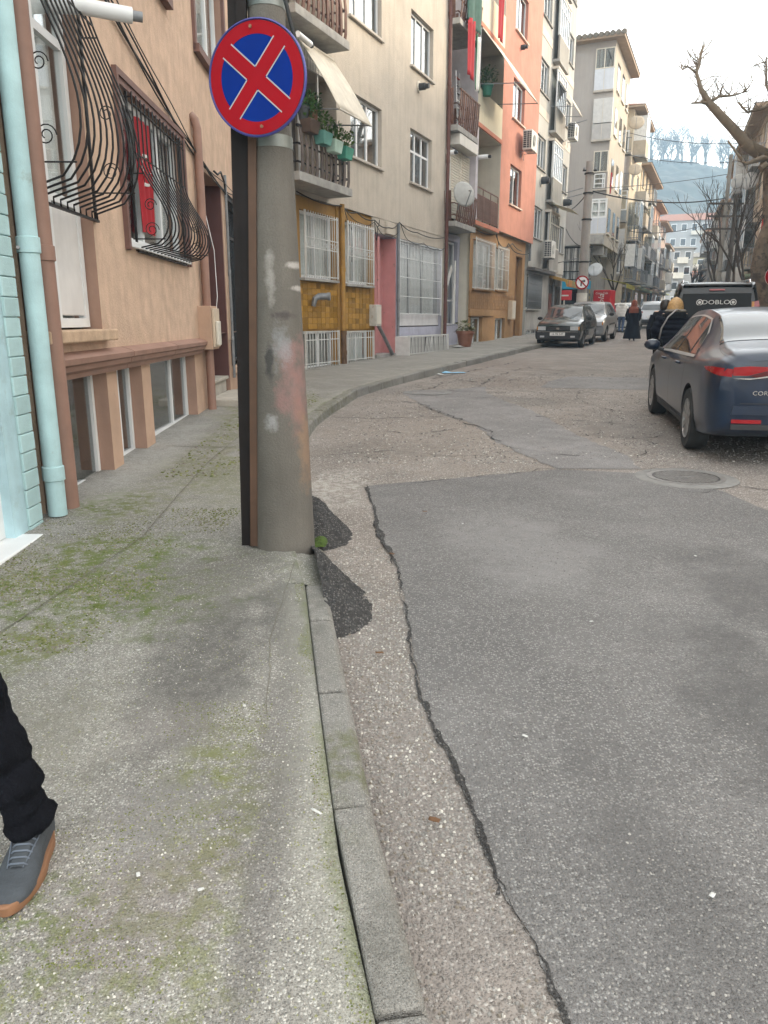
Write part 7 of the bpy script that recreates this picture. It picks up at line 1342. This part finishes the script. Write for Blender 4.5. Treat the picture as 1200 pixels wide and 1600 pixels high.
def figure(name, label, loc, heading, h, mats, rule, pose=None, fat=1., fingers=True):
    t = T(name, label, 'person', loc, -R(heading)); J = dict(pelvis=(0, 0, .53), spine=(0, 0, .63), chest=(0, .005, .74), neck=(0, 0, .835), head=(0, .012, .885), crown=(0, .012, .945))
    for n_, s in (('l', -1), ('r', 1)):
        J.update({n_ + 'sh': (s * .105, 0, .80), n_ + 'el': (s * .135, -.015, .645), n_ + 'wr': (s * .14, .03, .50), n_ + 'pa': (s * .14, .04, .465), n_ + 'hip': (s * .052, 0, .50), n_ + 'kn': (s * .055, .015, .28), n_ + 'an': (s * .055, -.01, .05), n_ + 'he': (s * .055, -.02, .022), n_ + 'to': (s * .062, .09, .018)})
        if fingers:
            for k in range(4): J[n_ + 'f%d' % k] = (s * .14, .028 + .009 * k, .43 - .006 * (1 if k in (1, 2) else 0)); J[n_ + 'g%d' % k] = (s * .133, .034 + .009 * k, .408 - .006 * (1 if k in (1, 2) else 0))
            J[n_ + 'th'] = (s * .128, .055, .455); J[n_ + 'tt'] = (s * .122, .063, .435)
    if pose: J.update(pose)
    J = {k: (v[0] * h, v[1] * h, v[2] * h) for k, v in J.items()}
    E = [('pelvis', 'spine'), ('spine', 'chest'), ('chest', 'neck'), ('neck', 'head'), ('head', 'crown')]
    for n_ in 'lr':
        E += [('chest', n_ + 'sh'), (n_ + 'sh', n_ + 'el'), (n_ + 'el', n_ + 'wr'), (n_ + 'wr', n_ + 'pa'), ('pelvis', n_ + 'hip'), (n_ + 'hip', n_ + 'kn'), (n_ + 'kn', n_ + 'an'), (n_ + 'an', n_ + 'he'), (n_ + 'he', n_ + 'to')]
        if fingers:
            for k in range(4): E += [(n_ + 'pa', n_ + 'f%d' % k), (n_ + 'f%d' % k, n_ + 'g%d' % k)]
            E += [(n_ + 'wr', n_ + 'th'), (n_ + 'th', n_ + 'tt')]
    Rd = dict(pelvis=(.10 * fat, .072 * fat), spine=(.092 * fat, .068 * fat), chest=(.10 * fat, .07 * fat), neck=.034, head=(.048, .056), crown=(.042, .05))
    for n_ in 'lr':
        Rd.update({n_ + 'sh': .045 * fat, n_ + 'el': .031 * fat, n_ + 'wr': .02, n_ + 'pa': (.012, .022), n_ + 'hip': .062 * fat, n_ + 'kn': .042, n_ + 'an': .027, n_ + 'he': .024, n_ + 'to': .02, n_ + 'th': .006, n_ + 'tt': .005})
        for k in range(4): Rd[n_ + 'f%d' % k] = .0055; Rd[n_ + 'g%d' % k] = .005
    Rd = {k: (tuple(x * h for x in v) if isinstance(v, tuple) else v * h) for k, v in Rd.items()}
    skin_body(t, J, E, Rd, mats, lambda c: rule(c / h)); return t, J
def shell_loft(par, name, mat, rings, n=28, quilt=0., qn=0):
    """garment: rings of (z, cx, cy, rx, ry)"""
    b = MB(); k = 10; dense_ = []
    for i in range(len(rings) - 1):
        for j in range(k): t = j / k; dense_.append([rings[i][q] + (rings[i + 1][q] - rings[i][q]) * t for q in range(5)])
    dense_.append(list(rings[-1])); N_ = len(dense_); vs = []
    for i, (z, cx, cy, rx, ry) in enumerate(dense_):
        q = quilt * (abs(math.sin(i / N_ * math.pi * qn)) - .5) if qn else 0
        for j in range(n):
            a = 2 * math.pi * j / n; wv = .006 * noise.noise((math.cos(a) * 3, math.sin(a) * 3, z * 7)); vs.append((cx + (rx + q + wv) * math.cos(a), cy + (ry + q + wv) * math.sin(a), z))
    b.add(vs, [(i * n + j, i * n + (j + 1) % n, (i + 1) * n + (j + 1) % n, (i + 1) * n + j) for i in range(N_ - 1) for j in range(n)]); o = b.obj(name, mat, par, smooth='all', fix=False); o.modifiers.new('t', 'SOLIDIFY').thickness = .012; return o
def sleeve(par, mat, pts, rs, qn=0, q=.0):
    d = []; r = []
    for i in range(len(pts) - 1):
        for j in range(10): t = j / 10; d.append(tuple(pts[i][k] + (pts[i + 1][k] - pts[i][k]) * t for k in range(3))); r.append(rs[i] + (rs[i + 1] - rs[i]) * t)
    d.append(pts[-1]); r.append(rs[-1]); N_ = len(d); r = [x + (q * (abs(math.sin(i / N_ * math.pi * qn)) - .5) if qn else 0) for i, x in enumerate(r)]
    return MB().tube(d, r, 14).obj('sleeve', mat, par, smooth='all')
walk = dict(lkn=(-.055, .07, .29), lan=(-.055, .08, .06), lhe=(-.055, .07, .03), lto=(-.06, .18, .04), rkn=(.055, .02, .285), ran=(.055, -.12, .07), rhe=(.055, -.135, .05), rto=(.06, -.04, .018), lel=(-.135, -.05, .65), lwr=(-.14, -.05, .51), lpa=(-.14, -.05, .47), rel=(.135, .03, .65), rwr=(.13, .1, .53), rpa=(.13, .11, .49))
# woman with blond bob in a quilted dark jacket
bw, J = figure('person', 'woman with blond bobbed hair in a quilted dark puffer jacket, walking away past the saloon', (4.90, 13.15, zr(5, 13.1)), 12, 1.60, [BLKC, SKIN, SHOE], lambda c: 1 if c.z > .83 else (2 if c.z < .05 else 0), dict(lwr=(-.11, .11, .6), lpa=(-.09, .13, .6), rwr=(.11, .11, .6), rpa=(.09, .13, .6)), 1.05, False)
shell_loft(bw, 'puffer_jacket', NAVYC, [(.80, 0, 0, .25, .20), (.95, 0, 0, .255, .205), (1.12, 0, 0, .25, .19), (1.25, 0, 0, .235, .17), (1.33, 0, 0, .17, .13), (1.37, 0, 0, .10, .09)], 30, .03, 9)
for s in (-1, 1): sleeve(bw, NAVYC, [(s * .20, 0, 1.27), (s * .285, -.02, 1.05), (s * .24, .14, .93), (s * .15, .24, .96)], [.095, .085, .072, .05], 8, .02)
shell_loft(bw, 'hood_collar', BLKC, [(1.26, 0, -.05, .19, .15), (1.32, 0, -.05, .18, .14), (1.37, 0, -.03, .15, .12), (1.40, 0, -.01, .12, .10)], 24); shell_loft(bw, 'fur_trim', M('grey_fur', (.2, .18, .15), .95, .3, 30, 1, 90), [(1.355, 0, -.035, .155, .125), (1.375, 0, -.035, .175, .14), (1.40, 0, -.03, .15, .12)], 24)
b = MB(); 
def hairf(u, v):
    a = v * 2 * math.pi; z = u; rr_ = .118 * math.sin(min(1, (1 - z) * 2.0 + .02) * math.pi / 2) ** .6 * (1 + .18 * max(0, .55 - z) - .35 * max(0, .12 - z) * 4); k = 1 + .035 * math.sin(a * 23 + 3 * math.sin(z * 5)) + .02 * math.sin(a * 41)
    front = max(0, math.sin(a)) ** 3 * max(0, .62 - z) * .9
    return (rr_ * k * math.cos(a) * 1.03, rr_ * k * math.sin(a) * (1.1 - front) - .005, 1.325 + .275 * z)
b.grid(hairf, 22, 64); b.obj('hair', BLND, bw, smooth='all', fix=False)
hg = T('shoulder_bag', 'small black shoulder bag with a grey strap worn by the blond woman', 'bag', (4.64, 13.08, zr(5, 13) + .78), R(-12)); MB().box(-.05, .05, -.14, .14, -.12, .14).obj('bag_body', BLKC, hg, bevel=.025); MB().tube([(-.01, -.10, .12), (.01, -.14, .32), (.09, -.2, .5), (.22, -.16, .62), (.3, .0, .6)], .012, 6).obj('strap', M('strap_grey', (.3, .28, .27), .5), hg, smooth='all')
# dark clothed man beyond her
mn, J = figure('person', 'person in dark clothes walking just ahead of the blond woman', (5.50, 15.3, zr(5.2, 15)), 18, 1.62, [BLKC, SKIN, SHOE], lambda c: 1 if c.z > .83 else (2 if c.z < .05 else 0), walk, 1.1, False); shell_loft(mn, 'jacket', NAVYC, [(.78, 0, 0, .22, .17), (1.0, 0, 0, .235, .18), (1.25, 0, 0, .225, .16), (1.34, 0, 0, .14, .12), (1.38, 0, 0, .09, .09)], 24)
for s in (-1, 1): sleeve(mn, NAVYC, [(s * .18, 0, 1.27), (s * .25, -.03, 1.03), (s * .24, .06, .82)], [.085, .075, .055])
MB().lathe([(.02, 1.58), (.075, 1.56), (.098, 1.5), (.10, 1.44), (.088, 1.38)], (0, .0, 0), 20).obj('hair', DKH, mn, smooth='all')
# woman in long dark coat with rust head scarf
ws, J = figure('person', 'woman in a long dark coat and rust red headscarf walking up the street', (10.2, 31.9, zr(10.2, 31.9)), 20, 1.62, [NAVYC, SKIN, SHOE], lambda c: 1 if c.z > .86 else (2 if c.z < .05 else 0), walk, 1.05, False); shell_loft(ws, 'long_coat', NAVYC, [(.10, 0, 0, .36, .30), (.35, 0, 0, .31, .26), (.7, 0, 0, .25, .20), (1.0, 0, 0, .21, .17), (1.28, 0, 0, .21, .15), (1.36, 0, 0, .12, .1)], 36)
for s in (-1, 1): sleeve(ws, NAVYC, [(s * .18, 0, 1.28), (s * .25, -.03, 1.03), (s * .22, .1, .84)], [.085, .08, .06])
shell_loft(ws, 'headscarf', HIJ, [(1.12, 0, -.03, .21, .16), (1.28, 0, -.03, .20, .16), (1.38, 0, -.02, .125, .125), (1.50, 0, -.01, .125, .135), (1.60, 0, -.01, .09, .11), (1.645, 0, 0, .02, .02)], 30)
# white jacket and jeans
wj, J = figure('person', 'person in a white hooded jacket and blue jeans walking up the street', (12.55, 41.2, zr(12, 40) + .024), 22, 1.72, [JEAN, WHC, SKIN, SHOE], lambda c: 2 if c.z > .84 else (1 if c.z > .5 else (3 if c.z < .05 else 0)), walk, 1.0, False); shell_loft(wj, 'jacket', WHC, [(.82, 0, 0, .23, .18), (1.0, 0, 0, .25, .2), (1.3, 0, 0, .24, .18), (1.42, 0, 0, .15, .13), (1.46, 0, 0, .1, .1)], 28, .02, 7); shell_loft(wj, 'hood', WHC, [(1.38, 0, -.06, .16, .12), (1.46, 0, -.07, .15, .12), (1.52, 0, -.05, .11, .09)], 24)
for s in (-1, 1): sleeve(wj, WHC, [(s * .2, 0, 1.36), (s * .28, -.04, 1.1), (s * .27, .05, .88)], [.095, .085, .065], 6, .015)
MB().lathe([(.02, 1.70), (.08, 1.675), (.105, 1.61), (.105, 1.54), (.09, 1.48)], (0, .0, 0), 20).obj('hair', DKH, wj, smooth='all')
rd, J = figure('person', 'person in a red jacket and dark trousers standing beside the drinks fridge', (11.05, 38.4, SL * 38.4 + .02), 200, 1.68, [BLKC, REDJ, SKIN, SHOE], lambda c: 2 if c.z > .84 else (1 if c.z > .5 else (3 if c.z < .05 else 0)), None, 1.05, False); shell_loft(rd, 'jacket', REDJ, [(.82, 0, 0, .22, .17), (1.1, 0, 0, .23, .18), (1.3, 0, 0, .22, .16), (1.4, 0, 0, .13, .12)], 26)
for s in (-1, 1): sleeve(rd, REDJ, [(s * .19, 0, 1.33), (s * .26, 0, 1.08), (s * .25, .05, .86)], [.085, .075, .06])
MB().lathe([(.02, 1.66), (.08, 1.635), (.1, 1.57), (.098, 1.5)], (0, -.01, 0), 20).obj('hair', DKH, rd, smooth='all')

# ---- passer-by whose foot reaches into the picture at the lower left
fx, fy = -.885, 1.70
gz = zp(fx, fy)
passer = T('person', 'passer-by in black jeans and grey gum soled shoes stepping along the pavement', 'person', (.005, -.065, -.0013))
def wp(x, y, z): return (x, y, gz + z)
Jp = dict(pelvis=wp(-1.33, 2.02, .93), spine=wp(-1.35, 2.03, 1.08), chest=wp(-1.36, 2.02, 1.30), neck=wp(-1.36, 2.0, 1.47), head=wp(-1.36, 1.98, 1.57), crown=wp(-1.36, 1.97, 1.69),
          lhip=wp(-1.24, 2.0, .88), lkn=wp(-1.06, 1.80, .50), lca=wp(-.985, 1.79, .30), lan=wp(-.925, 1.775, .095), rhip=wp(-1.43, 2.04, .88), rkn=wp(-1.50, 2.15, .48), ran=wp(-1.52, 2.42, .12),
          lsh=wp(-1.17, 2.02, 1.40), lel=wp(-1.14, 2.12, 1.13), lwr=wp(-1.16, 2.06, .90), lpa=wp(-1.16, 2.03, .83), rsh=wp(-1.55, 2.02, 1.40), rel=wp(-1.6, 1.98, 1.13), rwr=wp(-1.58, 1.82, .95), rpa=wp(-1.58, 1.77, .90))
Ep = [('pelvis', 'spine'), ('spine', 'chest'), ('chest', 'neck'), ('neck', 'head'), ('head', 'crown'), ('pelvis', 'lhip'), ('lhip', 'lkn'), ('lkn', 'lca'), ('lca', 'lan'), ('pelvis', 'rhip'), ('rhip', 'rkn'), ('rkn', 'ran'), ('chest', 'lsh'), ('lsh', 'lel'), ('lel', 'lwr'), ('lwr', 'lpa'), ('chest', 'rsh'), ('rsh', 'rel'), ('rel', 'rwr'), ('rwr', 'rpa')]
Rp = dict(pelvis=(.155, .11), spine=(.15, .11), chest=(.17, .12), neck=.055, head=(.08, .095), crown=(.07, .085), lhip=.10, lkn=.058, lca=.05, lan=.04, rhip=.10, rkn=.072, ran=.05, lsh=.075, lel=.052, lwr=.034, lpa=(.022, .038), rsh=.075, rel=.052, rwr=.034, rpa=(.022, .038))
for s in 'lr':
    px, py, pz = Jp[s + 'pa']
    for k in range(4): Jp[s + 'f%d' % k] = (px, py - .03 + .02 * k, pz - .06 - (.008 if k in (1, 2) else 0)); Jp[s + 'g%d' % k] = (px + .015, py - .03 + .02 * k, pz - .095 - (.008 if k in (1, 2) else 0)); Ep += [(s + 'pa', s + 'f%d' % k), (s + 'f%d' % k, s + 'g%d' % k)]; Rp[s + 'f%d' % k] = .0095; Rp[s + 'g%d' % k] = .008
    Jp[s + 'th'] = (px + .02, py - .055, pz - .02); Jp[s + 'tt'] = (px + .03, py - .07, pz - .055); Ep += [(s + 'wr', s + 'th'), (s + 'th', s + 'tt')]; Rp[s + 'th'] = .012; Rp[s + 'tt'] = .009
bod = skin_body(passer, Jp, Ep, Rp, [M('black_denim', (.0055, .006, .0085), .9, .35, 14, .7, 120, spec=.08), M('dark_jacket', (.03, .032, .036), .85, .2, 7), SKIN], lambda c: 2 if c.z > gz + 1.46 or (c.z < gz + .93 and (c.x > -1.19 and c.y > 1.96 and c.z > gz + .7) or (c.x < -1.54 and c.y < 1.9 and c.z < gz + .97)) else (1 if c.z > gz + .9 else 0))
hx, hy, hzc = -1.36, 1.975, gz + 1.635
def hair_cap(u, v):
    a = v * 2 * math.pi; low = -.085 if math.sin(a) > .25 else (.06 if math.sin(a) < -.5 else -.005); top = .112; z = top + (low - top) * u; q = max(0, 1 - max(0, z / .118) ** 2) ** .5; k = 1 + .03 * math.sin(a * 19)
    return (hx + .088 * q * k * math.cos(a), hy + .012 + .104 * q * k * math.sin(a), hzc + z)
MB().grid(hair_cap, 14, 48).obj('hair', DKH, passer, smooth='all', fix=False)
MB().tube([(hx, hy - .088, hzc + .012), (hx, hy - .112, hzc - .018), (hx, hy - .118, hzc - .032), (hx, hy - .09, hzc - .04)], [.008, .013, .016, .010], 10).obj('nose', SKIN, passer, smooth='all')
for s in (-1, 1):
    ey = MB().lathe([(.0015, -.008), (.006, -.0055), (.008, 0), (.006, .0055), (.0015, .008)], (hx + s * .032, hy - .084, hzc + .012), 14, 'y').obj('eye', M('eye_white', (.55, .53, .5), .3), passer, smooth='all'); MB().lathe([(.0, -.0092), (.0045, -.0085), (.005, -.0065)], (hx + s * .032, hy - .084, hzc + .012), 12, 'y', caps=False).obj('iris', DKH, ey, smooth='all')
    MB().tube([(hx + s * .012, hy - .094, hzc + .036), (hx + s * .034, hy - .095, hzc + .041), (hx + s * .052, hy - .082, hzc + .034)], .0045, 6).obj('eyebrow', DKH, passer, smooth='all')
    MB().lathe([(.005, -.028), (.014, -.018), (.017, .004), (.014, .024), (.004, .032)], (hx + s * .088, hy + .005, hzc - .005), 12).obj('ear', SKIN, passer, smooth='all')
MB().tube([(hx - .026, hy - .088, hzc - .066), (hx, hy - .099, hzc - .064), (hx + .026, hy - .088, hzc - .066)], [.003, .006, .003], 8).obj('mouth', M('lips', (.3, .13, .11), .6), passer, smooth='all')
DJ = MATS['dark_jacket']; shell_loft(passer, 'jacket', DJ, [(gz + .80, -1.335, 2.02, .20, .155), (gz + .95, -1.34, 2.025, .20, .155), (gz + 1.12, -1.35, 2.03, .20, .155), (gz + 1.30, -1.36, 2.02, .225, .16), (gz + 1.41, -1.36, 2.01, .17, .12), (gz + 1.47, -1.36, 2.0, .085, .08)], 36)
for k in 'lr': (lambda sh: sleeve(passer, DJ, [(sh[0] * .45 - 1.36 * .55, sh[1], sh[2] - .01), (sh[0] * .85 - 1.36 * .15, sh[1], sh[2] - .005), (sh[0], sh[1], sh[2] - .05), Jp[k + 'el'], Jp[k + 'wr']], [.05, .074, .082, .066, .044]))(Jp[k + 'sh'])
# jeans folds around the shin
b = MB(); a00 = Vector(Jp['lhip']); a0 = Vector(Jp['lkn']); a1 = Vector(Jp['lca']); a2 = Vector(Jp['lan']); NH = 24; cen = [a00 + (a0 - a00) * (i / NH) for i in range(NH)] + [a0 + (a1 - a0) * t for t in [i / 30 for i in range(30)]] + [a1 + (a2 - a1) * t for t in [i / 44 for i in range(45)]]; n = 72; vs = []
for i, c in enumerate(cen):
    t = max(0, (i - NH) / (len(cen) - 1 - NH)); r = .068 - .021 * t + .036 * (1 - min(1, i / NH)); c = cen[i]
    bunch = .007 * math.sin(t * 46 + 1.2) * max(0, t - .55) * 2.2 + .005 * math.sin(t * 21)
    for j in range(n):
        a = 2 * math.pi * j / n; rr_ = r + bunch * (1 + .5 * math.sin(a * 2 + t * 9)) + .011 * noise.noise((math.cos(a) * 1.6, math.sin(a) * 1.6, t * 7)) + .006 * noise.noise((math.cos(a) * 4, math.sin(a) * 4, t * 19)) + (.004 if abs(a - 4.4) < .06 else 0); rr_ += .004 if t > .96 else 0
        vs.append((c.x + rr_ * math.cos(a) * (.92), c.y + rr_ * math.sin(a) * 1.05, c.z + .014 * math.sin(a * 1 + 1.0) * max(0, t - .5) * 2))
b.add(vs, [(i * n + j, i * n + (j + 1) % n, (i + 1) * n + (j + 1) % n, (i + 1) * n + j) for i in range(len(cen) - 1) for j in range(n)]); o = b.obj('trouser_leg', MATS['black_denim'], passer, smooth='all', fix=False); o.modifiers.new('t', 'SOLIDIFY').thickness = .006
UPP = M('grey_suede', (.045, .052, .06), .85, .15, 20, .4, 160); GUM = M('gum_sole', (.21, .105, .055), .7, .12, 10); LACE = M('lace_grey', (.10, .12, .15), .8, .2, 30)
def shoe(ax, ay, yaw, lift=0, nm=''):
    """toe along local +x, heel behind"""
    e = bpy.data.objects.new('shoe', None); COL.objects.link(e); 
    prof = [(-.105, .030, .10), (-.085, .037, .105), (-.04, .039, .10), (.01, .041, .088), (.06, .047, .070), (.105, .050, .056), (.145, .046, .050), (.172, .034, .042), (.187, .016, .034)]
    xs = [p[0] for p in prof]
    def wz(x): return pchip(xs, [p[1] for p in prof], x), pchip(xs, [p[2] for p in prof], x)
    b = MB()
    def f(u, v):
        x = -.108 + .295 * u; w_, h = wz(x); a = math.pi * v; y = w_ * math.copysign(abs(math.cos(a)) ** .75, math.cos(a)); z = .024 + (h - .024) * math.sin(a) ** .62; 
        return (x, y + .012 * max(0, x) * 1.2, z)
    b.grid(f, 40, 24); up_ = b.obj('shoe', UPP, passer, smooth='all', fix=False); bpy.data.objects.remove(e)
    b = MB(); ring = []
    for i in range(60):
        a = 2 * math.pi * i / 60; x = .04 + .157 * math.cos(a) * (1 if math.cos(a) > 0 else .98); w_ = wz(min(.187, max(-.105, x)))[0]; ring.append((x, math.copysign(min(abs(.056 * math.sin(a)), w_ + .008) if abs(math.sin(a)) > .2 else abs(.056 * math.sin(a)), math.sin(a)) + .012 * max(0, x) * 1.2))
    vs = []
    for z, k in ((0, .97), (.004, 1.), (.026, 1.01), (.030, .99)): vs += [(.04 + (x - .04) * k, y * k, z + .004 * max(0, x - .1) * 8) for x, y in ring]
    b.add(vs, [(r * 60 + i, r * 60 + (i + 1) % 60, (r + 1) * 60 + (i + 1) % 60, (r + 1) * 60 + i) for r in range(3) for i in range(60)] + [tuple(range(59, -1, -1)), tuple(range(180, 240))]); b.obj('sole', GUM, up_, smooth=True, fix=False)
    b = MB(); b.grid(lambda u, v: (.015 + .085 * u, (-.017 + .034 * v) + .004, wz(.015 + .085 * u)[1] + .0025 + .003 * math.sin(v * math.pi)), 8, 6); b.obj('tongue', M('tongue_dark', (.05, .058, .066), .85), up_, smooth='all', fix=False)
    for i in range(6):
        x = .012 + i * .016; h = wz(x)[1]; MB().tube([(x - .004, -.026, h - .008), (x, -.013, h + .005), (x + .003, .002, h + .0075), (x, .017, h + .005), (x - .004, .030, h - .008)], .0028, 6).obj('lace', LACE, up_, smooth='all')
    for s in (-1, 1): MB().tube([(.10 - i * .012, s * (.018 + .004 * i * .5), wz(.10 - i * .012)[1] + .002 - .0012 * i) for i in range(9)], .0018, 5).obj('eyelet_edge', LACE, up_, smooth='all')
    if nm: MB().box(-.012, .012, -.016, .02, .100, .106).obj('tab', M('red_tab', (.4, .09, .03), .7), up_)
    up_.location = (ax, ay, gz + lift); up_.rotation_euler = (0, 0 if not lift else R(18), yaw); up_.scale = (1.04, 1.02, 1.04); return up_
shoe(-.925, 1.75, math.atan2(-.92, .12), 0, 'tab'); shoe(-1.52, 2.40, math.atan2(-1, -.05), .05)
